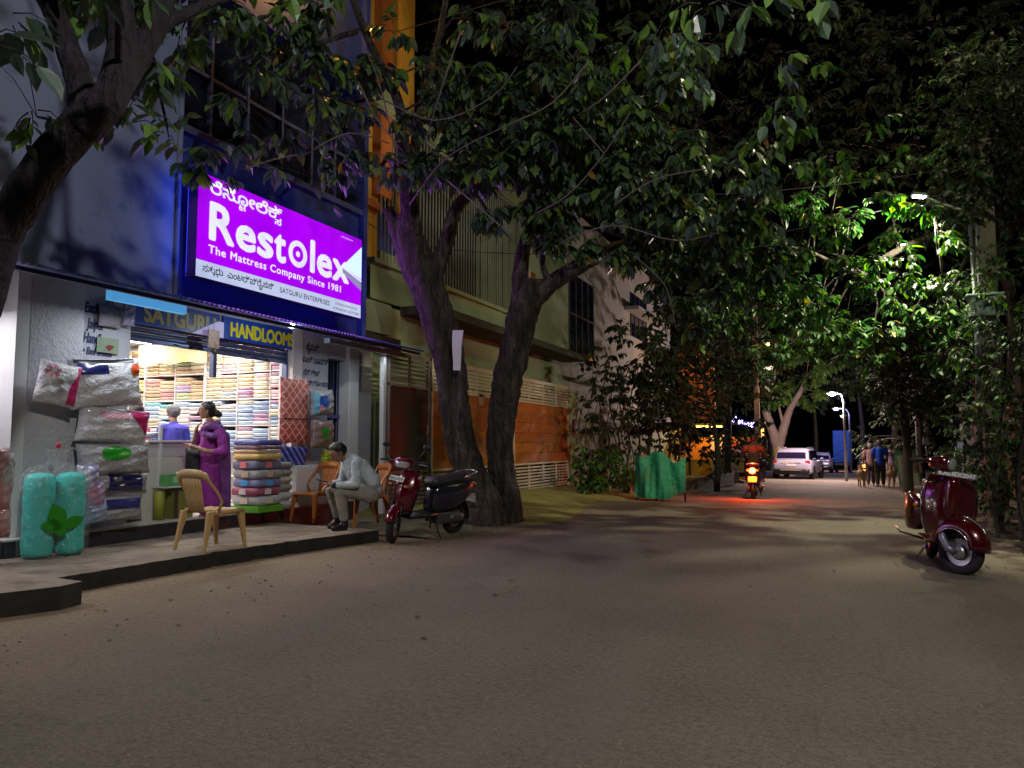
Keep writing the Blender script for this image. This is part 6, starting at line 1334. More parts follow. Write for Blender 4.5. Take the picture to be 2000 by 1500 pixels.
def wheel(parent, x, r, w, spokes=0, holes=0, steer=None, name='wheel'):
    t = empty(name, (x, 0, r)); t.parent = parent; m = M(); prof = [(r * .60, -w * .42), (r * .80, -w * .5), (r * .95, -w * .40), (r, -w * .15), (r, w * .15), (r * .95, w * .40), (r * .80, w * .5), (r * .60, w * .42), (r * .57, 0)]
    n = 30; vs = [(q[0] * math.cos(2 * math.pi * j / n), q[1], q[0] * math.sin(2 * math.pi * j / n)) for q in prof for j in range(n)]; k = len(prof)
    m.add(vs, [(i * n + j, i * n + (j + 1) % n, ((i + 1) % k) * n + (j + 1) % n, ((i + 1) % k) * n + j) for i in range(k) for j in range(n)], smooth=True); m.build('tyre', m_rub, t)
    m = M(); m.lathe([(r * .58, -.03), (r * .62, -.034), (r * .62, .034), (r * .58, .03)], axis='Y', n=28); m.lathe([(.02, -.05), (r * .2, -.045), (r * .24, -.02), (r * .24, .02), (r * .2, .045), (.02, .05)], axis='Y', n=18)
    if holes:
        m.lathe([(r * .22, -.016), (r * .44, -.022), (r * .58, -.03), (r * .58, .0), (r * .44, .006), (r * .22, .012)], axis='Y', n=28)
    else:
        for i in range(spokes or 5): a = 2 * math.pi * i / (spokes or 5); m.tube([(r * .18 * math.cos(a), 0, r * .18 * math.sin(a)), (r * .6 * math.cos(a + .25), 0, r * .6 * math.sin(a + .25))], .017, n=6)
    m.build('rim', m_alu, t)
    if holes:
        for i in range(holes):
            a = 2 * math.pi * i / holes
            for sg in (-1, 1):
                h = M(); h.box((0, 0, 0), (.030, .004, .016)); o = h.build('rim_slot', m_dpl, t); o.location = (r * .505 * math.cos(a), sg * .0275 if sg < 0 else .006, r * .505 * math.sin(a)); o.rotation_euler.y = -a + math.pi / 2
    return t
def fender(parent, cx, cz, r, w, a0, a1, mt, edge=None, name='fender', drop=.05):
    m = M(); n = 12; R_ = []
    for i in range(n + 1):
        a = a0 + (a1 - a0) * i / n; ring = []
        for j in range(7):
            b = -1 + 2 * j / 6; rr = r - drop * abs(b) ** 2.6; ring.append((cx + rr * math.cos(a), b * w / 2, cz + rr * math.sin(a)))
        R_.append(ring + [(v[0] - .006 * math.cos(a), v[1] * .97, v[2] - .006 * math.sin(a)) for v in ring[::-1]])
    m.loft(R_); o = m.build(name, mt, parent)
    if edge:
        for sg in (-1, 1):
            e = M(); e.tube([(cx + (r - drop) * math.cos(a0 + (a1 - a0) * i / n), sg * w / 2, cz + (r - drop) * math.sin(a0 + (a1 - a0) * i / n)) for i in range(n + 1)], .0065, n=6); e.build('fender_trim', edge, parent)
    return o
def modern_scooter(name, loc, rz, label, paint, lean=0.0, steer=0.0, cat='scooter', lit=False, plate_txt=None, body=None):
    t = empty(name, loc, label=label, cat=cat); t.rotation_euler = Euler((lean, 0, rz), 'XYZ')
    P = lambda n_, m, mt, par=t, **k: m.build(n_, mt, par, **k)
    body = body or paint
    st = empty('front_assembly', (.42, 0, .80)); st.parent = t; st.rotation_euler = (0, R(-24), 0)   # steering axis
    ax = empty('fork_pivot', (0, 0, 0)); 
    bpy.data.objects.remove(ax); bpy.data.objects.remove(st)
    cs, sn = math.cos(steer), math.sin(steer)
    def turn(o):   # turn about the steering column at x=.50
        o.location = Vector((.52, 0, 0)) + Matrix.Rotation(steer, 3, 'Z') @ (Vector(o.location) - Vector((.52, 0, 0))); o.rotation_euler.z += steer; return o
    turn(wheel(t, .64, .222, .095, spokes=3, name='front_wheel')); wheel(t, -.62, .218, .10, spokes=3, name='rear_wheel')
    m = M()
    for sg in (-1, 1): m.tube([(.64, .07 * sg, .22), (.60, .07 * sg, .40), (.53, .06 * sg, .60)], [.022, .020, .018], n=8)
    turn(P('front_fork', m, m_dpl)); turn(fender(t, .62, .235, .275, .15, R(15), R(165), paint, name='front_fender'))
    # front apron / leg shield
    m = M(); rings = []
    for z, xf, wd, th in ((.36, .50, .26, .05), (.44, .56, .34, .10), (.55, .58, .40, .14), (.66, .565, .43, .16), (.76, .53, .41, .15), (.85, .48, .34, .12), (.93, .43, .22, .08)):
        ring = []
        for i in range(11): b = -1 + 2 * i / 10; ring.append((xf - th * abs(b) ** 2.2, b * wd / 2, z + .012 * abs(b)))
        for i in range(11): b = 1 - 2 * i / 10; ring.append((xf - th * abs(b) ** 2.2 * .8 - .05 - .02 * (1 - abs(b)), b * wd / 2 * .96, z + .012 * abs(b)))
        rings.append(ring)
    m.loft(rings); P('front_apron', m, paint); m = M(); m.loft([[(x - .055, y * .9, z) for x, y, z in r] for r in rings]); P('leg_shield', m, m_dpl)
    for sg in (-1, 1): m = M(); m.ball((.545, sg * .145, .74), (.03, .035, .022), n=10, k=7); P('indicator', m, m_amb)
    pl_ = M(); pl_.box((.585, 0, .83), (.008, .26, .07), rot=Euler((0, R(-22), 0))); pp = P('number_plate', pl_, m_plate, bevel=.002)
    if plate_txt:
        tm = text_mesh(plate_txt, .062, bold=.001); wd = max(v[0] for v in tm.v); tm.v = [((x - wd / 2) * (.23 / wd), y - .02, z) for x, y, z in tm.v]
        tm.move(Matrix.Translation((.592, 0, .832)) @ Euler((0, R(-22), 0)).to_matrix().to_4x4() @ face_mat((0, 0, 0), (0, 1, 0), (0, 0, 1))); tm.build('lettering', m_btx, t, recalc=False)
    # handlebar, cowl, headlight, mirrors
    m = M(); m.loft([sect(.50, .10, .97, 1.04), sect(.47, .22, .95, 1.07), sect(.42, .27, .95, 1.09), sect(.36, .24, .97, 1.09), sect(.31, .14, .99, 1.07)]); turn(P('handlebar_cowl', m, paint))
    m = M(); m.loft([sect(.515, .09, .975, 1.03), sect(.50, .17, .965, 1.045), sect(.47, .20, .96, 1.055)]); turn(P('headlight', m, m_lens))
    m = M(); m.tube([(.34, -.34, 1.03), (.38, -.2, 1.04), (.40, 0, 1.03), (.38, .2, 1.04), (.34, .34, 1.03)], .015, n=8); turn(P('handlebar', m, m_dpl))
    for sg in (-1, 1):
        m = M(); m.tube([(.375, sg * .22, 1.04), (.34, sg * .345, 1.03)], .021, n=8); turn(P('grip', m, m_rub)); m = M(); m.tube([(.40, sg * .20, 1.02), (.42, sg * .33, 1.015)], .007, n=5); turn(P('brake_lever', m, m_alu))
        m = M(); m.tube([(.38, sg * .18, 1.06), (.40, sg * .23, 1.16), (.37, sg * .27, 1.22)], .007, n=6); turn(P('mirror_stem', m, m_dpl))
        m = M(); m.ball((0, 0, 0), (.018, .058, .042), n=12, k=8); o = turn(P('mirror', m, m_dpl)); 
        o.location = Vector((.52, 0, 0)) + Matrix.Rotation(steer, 3, 'Z') @ (Vector((.36, sg * .28, 1.25)) - Vector((.52, 0, 0))); m = M(); m.ball((-.012, 0, 0), (.010, .05, .035), n=12, k=8); m.build('mirror_glass', m_chr, o)
    m = M(); m.loft([sect(.40, .28, .30, .37, .3), sect(.1, .32, .29, .345, .3), sect(-.12, .30, .29, .36, .3)]); P('floorboard', m, m_dpl)
    # tail body
    m = M(); m.loft([sect(-.06, .18, .34, .66), sect(-.12, .27, .33, .72), sect(-.25, .34, .34, .76), sect(-.45, .38, .38, .78), sect(-.65, .36, .46, .79), sect(-.82, .27, .56, .79), sect(-.92, .15, .64, .77), sect(-.96, .06, .67, .74)]); P('side_body', m, body)
    m = M(); m.loft([sect(-.02, .16, .70, .79), sect(-.08, .26, .70, .825), sect(-.3, .30, .72, .835), sect(-.42, .27, .74, .835), sect(-.55, .29, .75, .86), sect(-.75, .24, .76, .865), sect(-.82, .14, .77, .85)]); P('seat', m, m_seat)
    m = M(); m.tube([(-.62, -.13, .82), (-.80, -.14, .87), (-.93, -.09, .89), (-.96, 0, .895), (-.93, .09, .89), (-.80, .14, .87), (-.62, .13, .82)], .014, n=8); P('grab_rail', m, m_alu)
    m = M(); m.ball((-.93, 0, .71), (.045, .10, .042) if not lit else (.05, .085, .075), n=14, k=8); P('tail_light', m, m_rlens if not lit else mat('glowing_tail_lens', (.8, .1, .05), emit=((1.0, .07, .015), 30)))
    for sg in (-1, 1): m = M(); m.ball((-.885, sg * .12, .72), (.04, .03, .028), n=10, k=6); P('indicator', m, m_amb)
    fender(t, -.64, .25, .29, .13, R(60), R(195), m_dpl, name='rear_fender'); m = M(); m.box((-.945, 0, .50), (.006, .20, .13), rot=Euler((0, R(12), 0))); P('number_plate', m, m_plate if not lit else mat('yellow_number_plate', (.7, .45, .05), rough=.5), bevel=.002)
    m = M(); m.box((-.36, .02, .26), (.36, .20, .16)); m.ball((-.55, .10, .25), (.16, .07, .09)); P('engine', m, mat('engine_grey', (.12, .12, .13), rough=.5, metal=.6), bevel=.02)
    m = M(); m.tube([(-.2, -.14, .20), (-.45, -.17, .22), (-.86, -.18, .32)], [.022, .05, .055], n=12); P('exhaust', m, m_dpl); m = M(); m.tube([(-.45, -.205, .27), (-.80, -.24, .35)], .03, n=8, flat=.3); P('exhaust_shield', m, m_alu)
    m = M(); m.tube([(-.08, .10, .28), (-.10, .26, .02)], .012, n=6); m.tube([(-.10, .26, .015), (-.06, .29, .01)], .014, n=6); P('side_stand', m, m_dpl)
    m = M(); m.tube([(-.28, -.14, .24), (-.34, -.18, .06)], .012, n=6); P('main_stand', m, m_dpl)
    return t
sc1 = modern_scooter('scooter', (-5.27, 9.18, 0.012), R(256), 'maroon and black parked scooter with a chrome grab rail before the twin trunks', m_red, lean=R(-7), steer=R(30), plate_txt='KA 03 HS 8', body=mat('near_black_blue_paint', (.010, .011, .024), rough=.25, coat=1))

# ---- classic scooter on the right
def classic_scooter(loc, rz):
    t = empty('scooter', loc, label='dark red classic scooter with a chrome edged fender parked on the right', cat='scooter'); t.rotation_euler = Euler((R(-6), 0, rz), 'XYZ')
    P = lambda n_, m, mt, par=t, **k: m.build(n_, mt, par, **k); steer = R(48); piv = Vector((.50, 0, 0))
    def turn(o): o.location = piv + Matrix.Rotation(steer, 3, 'Z') @ (Vector(o.location) - piv); o.rotation_euler.z += steer; return o
    turn(wheel(t, .62, .225, .10, holes=10, name='front_wheel')); wheel(t, -.60, .225, .10, holes=10, name='rear_wheel')
    m = M(); m.lathe([(.02, -.075), (.065, -.07), (.08, -.04), (.08, -.02)], c=(.62, 0, .225), axis='Y', n=18); turn(P('wheel_hub', m, m_alu))
    m = M(); m.tube([(.62, -.10, .225), (.55, -.105, .25), (.48, -.10, .34), (.44, -.06, .50)], [.035, .04, .038, .03], n=10); turn(P('fork_link', m, mat('violet_grey_fork', (.22, .20, .28), rough=.35, metal=.5)))
    # deep fender
    m = M(); R_ = []; n = 14
    for i in range(n + 1):
        a = R(-5) + R(185) * i / n; ring = []
        for j in range(9): b = -1 + 2 * j / 8; rr = .285 - .12 * abs(b) ** 2.4; ring.append((.60 + rr * math.cos(a) * 1.05, b * .135, .29 + rr * math.sin(a)))
        R_.append(ring + [(.60 + (v[0] - .60) * .97, v[1] * .95, .29 + (v[2] - .29) * .97) for v in ring[::-1]])
    m.loft(R_); turn(P('front_fender', m, m_redc))
    for sg in (-1, 1):
        e = M(); e.tube([(.60 + .165 * 1.05 * math.cos(R(-5) + R(150) * i / 12), sg * .137, .29 + .165 * math.sin(R(-5) + R(150) * i / 12)) for i in range(13)], .008, n=6); turn(P('fender_trim', e, m_chr))
    m = M(); m.tube([(.60 + .29 * math.cos(R(20 + 70 * i / 6)), 0, .295 + .288 * math.sin(R(20 + 70 * i / 6))) for i in range(7)], .008, n=6); turn(P('fender_crest', m, m_chr))
    # wide leg shield with chrome border
    m = M(); rings = []; outl = ((.26, .22, .38), (.34, .38, .43), (.46, .47, .455), (.60, .51, .45), (.74, .51, .435), (.86, .47, .41), (.95, .36, .38), (1.0, .20, .36))
    for z, wd, xf in outl:
        ring = []
        for i in range(13): b = -1 + 2 * i / 12; ring.append((xf - .16 * abs(b) ** 2.0, b * wd / 2, z))
        for i in range(13): b = 1 - 2 * i / 12; ring.append((xf - .16 * abs(b) ** 2.0 - .012, b * wd / 2, z))
        rings.append(ring)
    m.loft(rings); P('leg_shield', m, m_redc)
    for sg in (-1, 1): e = M(); e.tube([(xf - .16, sg * wd / 2, z) for z, wd, xf in outl], .009, n=6); P('shield_trim', e, m_chr)
    m = M(); m.loft([sect(.50, .06, .55, .92), sect(.475, .12, .53, .95), sect(.42, .16, .52, .96)]); P('horn_cover', m, m_redc)
    for z in (.90, .80, .72, .64): m = M(); m.tube([(.44, -.22, z - .02), (.452, -.16, z)], .006, n=6); P('shield_badge', m, m_chr)
    m = M(); m.box((.47, .02, .985), (.008, .36, .06), rot=Euler((R(-3), R(-12), 0))); P('number_plate', m, mat('dark_number_plate', (.10, .10, .10), rough=.4), bevel=.002)
    tm = text_mesh('KA03EX2047', .06, bold=.0012); wd = max(v[0] for v in tm.v); tm.v = [((x - wd / 2) * (.33 / wd), y - .02, z) for x, y, z in tm.v]; tm.move(Matrix.Translation((.478, .02, .985)) @ Euler((R(-3), R(-12), 0)).to_matrix().to_4x4() @ face_mat((0, 0, 0), (0, 1, 0), (0, 0, 1))); tm.build('lettering', m_alu, t, recalc=False)
    # head set
    m = M(); m.loft([sect(.46, .11, 1.03, 1.13, .8), sect(.44, .17, 1.01, 1.16, .7), sect(.38, .22, 1.0, 1.17, .6), sect(.30, .20, 1.02, 1.15, .6), sect(.24, .10, 1.04, 1.12)]); turn(P('headset', m, m_redc))
    m = M(); m.lathe([(.02, .010), (.055, .006), (.068, -.01)], c=(.47, 0, 1.085), axis='X', n=20); turn(P('headlight', m, m_lens)); m = M(); m.lathe([(.064, .0), (.073, .0), (.073, -.014), (.064, -.014)], c=(.47, 0, 1.085), axis='X', n=20); turn(P('headlight_rim', m, m_chr))
    m = M(); m.tube([(.26, -.36, 1.09), (.33, -.2, 1.10), (.34, 0, 1.09), (.33, .2, 1.10), (.26, .36, 1.09)], .018, n=8); turn(P('handlebar', m, m_redc))
    for sg in (-1, 1):
        m = M(); m.tube([(.31, sg * .24, 1.10), (.26, sg * .37, 1.09)], .024, n=8); turn(P('grip', m, m_rub)); m = M(); m.tube([(.33, sg * .22, 1.09), (.34, sg * .36, 1.07)], .007, n=6); turn(P('brake_lever', m, m_chr))
        m = M(); m.tube([(.33, sg * .20, 1.12), (.34, sg * .26, 1.24)], .006, n=6); turn(P('mirror_stem', m, m_chr)); m = M(); m.box((0, 0, 0), (.014, .10, .085)); o = turn(P('mirror', m, m_dpl, bevel=.012)); o.location = piv + Matrix.Rotation(steer, 3, 'Z') @ (Vector((.34, sg * .28, 1.29)) - piv)
        m = M(); m.box((.009, 0, 0), (.004, .085, .07)); m.build('mirror_glass', mat('pale_mirror_reflection', (.5, .47, .6), rough=.3) if sg > 0 else m_chr, o)  # one glass carries its pale reflection as plain colour
    m = M(); m.box((.0, 0, .27), (.62, .38, .03)); P('floorboard', m, m_redc, bevel=.01)
    # cowls
    for sg in (-1, 1):
        m = M(); c_ = sg * .21; m.loft([sect(-.12, .05, .42, .62, y0=c_ * .8), sect(-.22, .16, .33, .70, y0=c_), sect(-.42, .22, .30, .74, y0=c_), sect(-.62, .20, .32, .72, y0=c_), sect(-.80, .12, .38, .66, y0=c_ * .9), sect(-.88, .03, .45, .58, y0=c_ * .8)]); P('side_cowl', m, m_redc)
        m = M(); m.tube([(-.15, sg * .27, .66), (-.42, sg * .325, .70), (-.75, sg * .29, .64)], .007, n=6); P('cowl_trim', m, m_chr)
        m = M(); m.ball((-.12, sg * .25, .60), (.05, .035, .03), n=10, k=7); P('indicator', m, m_amb)
        m = M(); m.tube([(.0, sg * .16, .25), (-.02, sg * .40, .30), (-.30, sg * .41, .32)], .012, n=7); P('crash_bar', m, m_dpl)
    m = M(); m.loft([sect(-.10, .20, .40, .72), sect(-.4, .26, .42, .78), sect(-.8, .22, .44, .74), sect(-.95, .10, .40, .66)]); P('tail_body', m, m_redc)
    m = M(); m.loft([sect(-.02, .18, .76, .82), sect(-.1, .26, .76, .86), sect(-.45, .27, .78, .87), sect(-.85, .24, .79, .88), sect(-.92, .14, .80, .86)]); P('seat', m, m_seat)
    m = M(); m.ball((-.96, 0, .62), (.03, .06, .05), n=10, k=7); P('tail_light', m, m_rlens); m = M(); m.tube([(-.1, .08, .28), (-.16, .24, .01)], .012, n=6); m.tube([(-.1, -.08, .28), (-.16, -.2, .03)], .012, n=6); P('main_stand', m, m_chr)
    return t
rw = PZ(1856, 1122, 0); classic_scooter((rw.x - .60 * math.cos(R(272)) + .0, rw.y - .60 * math.sin(R(272)) + .05, .0), R(272))

# ---- rider going away with a lit tail light
rb = PZ(1468, 973, -.05); rs = modern_scooter('scooter', (rb.x, rb.y + .75, road_z(rb.y + .7)), R(93), 'dark scooter with a glowing red tail light ridden down the lane', m_redc, lit=True, body=m_dpl)
RDd = rb.y + .75
rr_ = empty('person', (rb.x, RDd, -.05), label='rider in a brown striped shirt seen from behind on the moving scooter', cat='person')
def V(x, y, z): return Vector((rb.x + x, RDd + y, -.06 + z))
B_ = M(); hc, hf, hl_, hu = head(B_, V(.0, .02, 1.46), (.03, 1, -.05), 1.0); limb(B_, [V(0, -.01, 1.36), V(0, -.02, 1.28)], [.05, .06]); limb(B_, [V(0, -.05, 1.2), V(0, -.10, .98), V(0, -.14, .9)], [.13, .13, .14]); 
for sg in (-1, 1):
    limb(B_, [V(.17 * sg, -.04, 1.24), V(.27 * sg, .10, 1.02), V(.29 * sg, .36, 1.05)], [.055, .043, .03]); arm_hand(B_, V(.29 * sg, .36, 1.05), (0, 1, -.1), (0, 0, 1), 1, .9, sg)
    limb(B_, [V(.10 * sg, -.12, .88), V(.20 * sg, .28, .84), V(.19 * sg, .22, .44)], [.09, .07, .05]); limb(B_, [V(.19 * sg, .20, .40), V(.20 * sg, .34, .38)], [.04, .035])
o = melt('body', B_, .011, m_skin, rr_, smooth=2); o.location = -rr_.location; face_bits(rr_, hc, hf, hl_, hu, 1.0, hm=m_hair)
m_str = mat('brown_striped_shirt', (.13, .06, .05), rough=.75, wave=(7.5, (.34, .22, .12), .72, 'Z', .2), bump=[(8, .8)])
G = M(); limb(G, [V(0, -.05, 1.21), V(0, -.09, 1.0), V(0, -.13, .88)], [.15, .155, .165]); limb(G, [V(.17, -.04, 1.24), V(-.17, -.04, 1.24)], [.08, .08])
for sg in (-1, 1): limb(G, [V(.18 * sg, -.04, 1.24), V(.28 * sg, .09, 1.03), V(.29 * sg, .22, 1.04)], [.075, .062, .05])
garment('shirt', G, rr_, m_str, .014); G = M()
for sg in (-1, 1): limb(G, [V(.10 * sg, -.12, .88), V(.20 * sg, .28, .84), V(.19 * sg, .22, .48)], [.12, .085, .065])
garment('trousers', G, rr_, m_dkp, .015)
lamp('tail_glow', 'POINT', (-1.05, 0, .71), 150, (1, .07, .02), radius=.04, parent=rs)

# ================================================================== CARS
def car(loc, rz, label, paint, L_=4.2, Wd=1.78, H_=1.62, plate='KA 51', tall=True):
    t = empty('parked_car', loc, rz, label=label, cat='car', group='cars parked along the far left kerb'); P = lambda n_, m, mt, par=t, **k: m.build(n_, mt, par, **k)
    def cs(x, w, z0, z1, p=.28): return sect(x, w, z0, z1, p, 24)
    m = M(); h = L_ / 2; m.loft([cs(-h, Wd * .80, .42, .82), cs(-h + .05, Wd * .93, .32, .95), cs(-h + .25, Wd, .26, 1.02), cs(-h + 1.2, Wd, .24, .99), cs(.3, Wd, .24, .97), cs(h - 1.1, Wd, .25, .95), cs(h - .45, Wd * .97, .28, .86), cs(h - .08, Wd * .86, .34, .72), cs(h, Wd * .7, .42, .62)]); P('body', m, paint)
    m = M(); rf_ = []
    for x, w, z1 in ((-h + .10, Wd * .80, 1.0), (-h + .28, Wd * .80, H_ - .20), (-h + .50, Wd * .78, H_ - .03), (-.3, Wd * .80, H_), (.35, Wd * .79, H_ - .04), (h - 1.15, Wd * .80, 1.0)):
        rf_.append([(x, -w / 2 * 1.10, .93), (x, -w / 2 * 1.06, .97), (x, -w / 2, max(z1 - .07, .98)), (x, -w / 2 * .86, z1), (x, 0, z1 + .02), (x, w / 2 * .86, z1), (x, w / 2, max(z1 - .07, .98)), (x, w / 2 * 1.06, .97), (x, w / 2 * 1.10, .93)])
    m.loft(rf_); P('cabin', m, paint)
    gl_ = mat('tinted_car_glass', (.012, .010, .03), rough=.06, coat=1)
    def q(pts, n_, mt, par=t, off=.004):
        a = [Vector(p) for p in pts]; nn = (a[1] - a[0]).cross(a[2] - a[0]).normalized() * off; w_ = M(); k = len(a); w_.add([p + nn for p in a] + [p - nn for p in a], [tuple(range(k)), tuple(range(k, 2 * k))[::-1]] + [(i, (i + 1) % k, k + (i + 1) % k, k + i) for i in range(k)]); return P(n_, w_, mt, par)
    q([(-h + .125, -Wd * .36, 1.06), (-h + .125, Wd * .36, 1.06), (-h + .28, Wd * .345, H_ - .21), (-h + .28, -Wd * .345, H_ - .21)], 'rear_window', gl_, off=.02)
    for sg in (-1, 1):
        q([(-h + .45, sg * Wd * .425, 1.0), (h - 1.35, sg * Wd * .425, 1.0), (.35, sg * Wd * .40, H_ - .13), (-h + .6, sg * Wd * .40, H_ - .12)], 'side_window', gl_, off=.02)
        m = M(); m.box((-h + .10, sg * Wd * .40, .88), (.16, .22, .14)); P('tail_light', m, m_rlens, bevel=.02)
        m = M(); m.tube([(-h + .55, sg * Wd * .36, H_ + .01), (-.3, sg * Wd * .37, H_ + .045), (.4, sg * Wd * .36, H_)], .018, n=6); P('roof_rail', m, m_alu)
        m = M(); m.ball((.75, sg * Wd * .53, 1.02), (.08, .09, .06), n=10, k=7); P('wing_mirror', m, paint)
        for x in (-h + .78, h - .82):
            w_ = wheel(t, x, .33, .21, spokes=5); w_.location.y = sg * (Wd / 2 - .11)
            m = M(); m.lathe([(.37, -.012), (.39, 0), (.37, .012)], c=(x, sg * (Wd / 2 + .0), .33), axis='Y', n=24); P('wheel_arch', m, m_dpl)
    m = M(); m.loft([cs(-h - .05, Wd * .82, .34, .52), cs(-h + .02, Wd * .90, .30, .56), cs(-h + .2, Wd * .92, .3, .56)]); P('rear_bumper', m, m_dpl); m = M(); m.box((-h - .065, 0, .50), (.02, 1.0, .07)); P('bumper_trim', m, m_alu)
    m = M(); m.box((-h - .012, 0, .74), (.02, .46, .11)); pt = P('number_plate', m, m_plate); m = M(); m.box((-h + .0, 0, .84), (.02, .9, .03)); P('chrome_strip', m, m_chr)
    m = M(); m.box((h - .02, 0, .5), (.05, Wd * .6, .16)); P('grille', m, m_dpl)
    for sg in (-1, 1): m = M(); m.ball((h - .16, sg * Wd * .36, .68), (.10, .16, .08), n=10, k=7); P('headlight', m, m_lens)
    return t
c1 = PZ(1552, 933, -.48); car((-1.85, 42.0, road_z(42)), R(83), 'white suv with roof rails parked before the pale forked tree', mat('pearl_white_car_paint', (.33, .31, .40), rough=.25, coat=1), L_=4.4, Wd=1.9, H_=1.56)
car((-1.25, 60.5, road_z(60)), R(92), 'silver hatchback parked beyond the white suv', mat('silver_car_paint', (.40, .40, .43), rough=.25, coat=1, metal=.3), L_=3.8, H_=1.5)
yc = PY(1432, 950, 33.5); car((yc.x, 33.5, road_z(33)), R(96), 'yellow lit pale hatchback parked in the dark beside the stall', mat('yellow_lit_car_paint', (.55, .42, .18), rough=.3, coat=1), L_=3.6, Wd=1.6, H_=1.35)  # yellow light on the pale car put into its paint
# ================================================================== FAR STREET
# green tarpaulin thrown over something on the left verge
ta_ = PY(1240, 868, 17.4); tb_ = PY(1340, 965, 17.4)
w = M(); n = 26; rings = []; rt = random.Random(4)
tops = [1.12, 1.06, 1.0, .97, 1.0, 1.06, 1.12, 1.14, 1.12, 1.12, 1.08, 1.0, .93, .88, .88, .92, .98, 1.04]  # scoops imitate dark foliage shadow over a straight top edge
for j in range(9):
    v = j / 8; row = []
    for i in range(36):
        u = i / 35; k = u * (len(tops) - 1); a = int(min(k, len(tops) - 2)); tp = tops[a] * (1 - (k - a)) + tops[a + 1] * (k - a)
        x = ta_.x + (tb_.x - ta_.x) * u; bot = .10 + (.16 * math.sin(u * 5) ** 2 if u > .55 else 0.02); z = bot + (tp * 1.05 - bot) * v
        row.append((x, 17.4 + .045 * math.sin(u * 17 + v * 3) + .02 * math.sin(u * 47) * (1 - v) - .25 * (1 - v) * math.sin(u * 3.1), z - .08))
    rings.append(row)
w.loft(rings, closed=False, cap=False); w.loft([[(x, y + .012, z) for x, y, z in r] for r in rings], closed=False, cap=False)
tpn = empty('tarpaulin', (ta_.x, 17.4, -.03), label='draped green tarpaulin with its top edge scooped to imitate foliage shadow on the left verge', cat='tarpaulin')
o = w.build('sheet', mat('green_tarpaulin', (.012, .26, .12), rough=.55, noise=(2.5, .4), bump=[(5, 1.0)], dirt=(1.8, (.14, .13, .04), .55)), tpn, recalc=False); o.location = -tpn.location
for u in (0, .40, .97):
    w = M(); x = ta_.x + (tb_.x - ta_.x) * u; w.tube([(x, 17.48, -.1), (x, 17.5, 1.15)], .022, n=6); o = w.build('stake', m_dkb, tpn); o.location = -tpn.location
bl = PZ(1222, 962, 0.02); w = M(); w.box((0, 0, .12), (.30, .22, .26)); tag(w.build('concrete_block', m_conc, bevel=.02, loc=(bl.x, bl.y, 0)), 'small stained concrete block left of the green tarpaulin', 'block')
# low planter wall
w = M(); a = PZ(1345, 962, -.05); b = PZ(1455, 948, -.25); d = (b - a); w.box(((a.x + b.x) / 2 - .3, (a.y + b.y) / 2, .03), (d.length, .2, .40), rz=math.atan2(d.y, d.x)); tag(w.build('low_wall', m_dkb), 'low dark kerb wall in front of the glowing stall', 'wall')
# roadside stall glowing orange behind the dark trees
st0 = PY(1405, 960, 37); sl = empty('stall', (st0.x - .3, 37, road_z(37)), label='small roadside stall glowing orange behind the dark leaves', cat='stall')
m_or = mat('orange_stall_wall', (.62, .26, .04), rough=.7, noise=(3, .5)); m_ye = mat('yellow_stall_wall', (.70, .45, .05), rough=.7)
def sp2(n_, a, b, mt): w = M(); w.bb(a, b); w.build(n_, mt, sl)
sp2('back_wall', (-2.2, .9, 0), (2.3, 1.0, 2.0), m_or); sp2('side_wall', (2.2, -.6, 0), (2.3, .9, 2.4), m_ye); sp2('side_wall', (-2.2, -.6, 0), (-2.1, .9, 2.4), m_ye); sp2('roof', (-2.4, -1.0, 2.6), (2.5, 1.1, 2.68), m_dkb); sp2('counter', (-1.6, -.5, 0), (1.2, -.1, .95), m_ye)
sp2('panel', (-.2, .86, .9), (.5, .895, 2.1), mat('pale_stall_panel', (.6, .5, .5), rough=.6)); sp2('panel', (.7, .86, .6), (1.5, .895, 1.7), mat('red_stall_panel', (.5, .06, .06), rough=.6)); sp2('post', (-1.0, -.62, 0), (-.92, -.54, 2.6), m_dkb)
w = M(); w.tube([(-.9, 0, 2.5), (.9, 0, 2.5)], .03, n=8); w.build('tube_lamp', mat('orange_tube', (1, .6, .2), emit=((1, .48, .08), 14)), sl)
lamp('stall_light', 'POINT', (0, -.2, 2.3), PW['stall'] * 2, (1, .50, .12), radius=.2, parent=sl)
# lit orange wall high behind the leaves
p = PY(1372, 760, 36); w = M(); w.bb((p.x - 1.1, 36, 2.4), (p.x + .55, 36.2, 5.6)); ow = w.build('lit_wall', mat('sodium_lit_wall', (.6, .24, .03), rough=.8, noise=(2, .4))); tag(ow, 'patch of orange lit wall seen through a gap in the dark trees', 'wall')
ln = empty('assumed_wall_lamp', (p.x - .2, 35.3, 5.3), label='assumed orange bulkhead lamp lighting the wall behind the dark trees', cat='lamp'); w = M(); w.ball((0, 0, 0), .09, n=10, k=6); w.build('glass_globe', MATS['orange_tube'], ln); w = M(); w.tube([(0, .0, .05), (0, .75, .08)], .02, n=5); w.build('bracket', m_black, ln)  # assumed source of the orange light on this wall
lamp('lamp_light', 'POINT', (0, -.12, -.08), 60, (1, .45, .08), radius=.1, parent=ln)
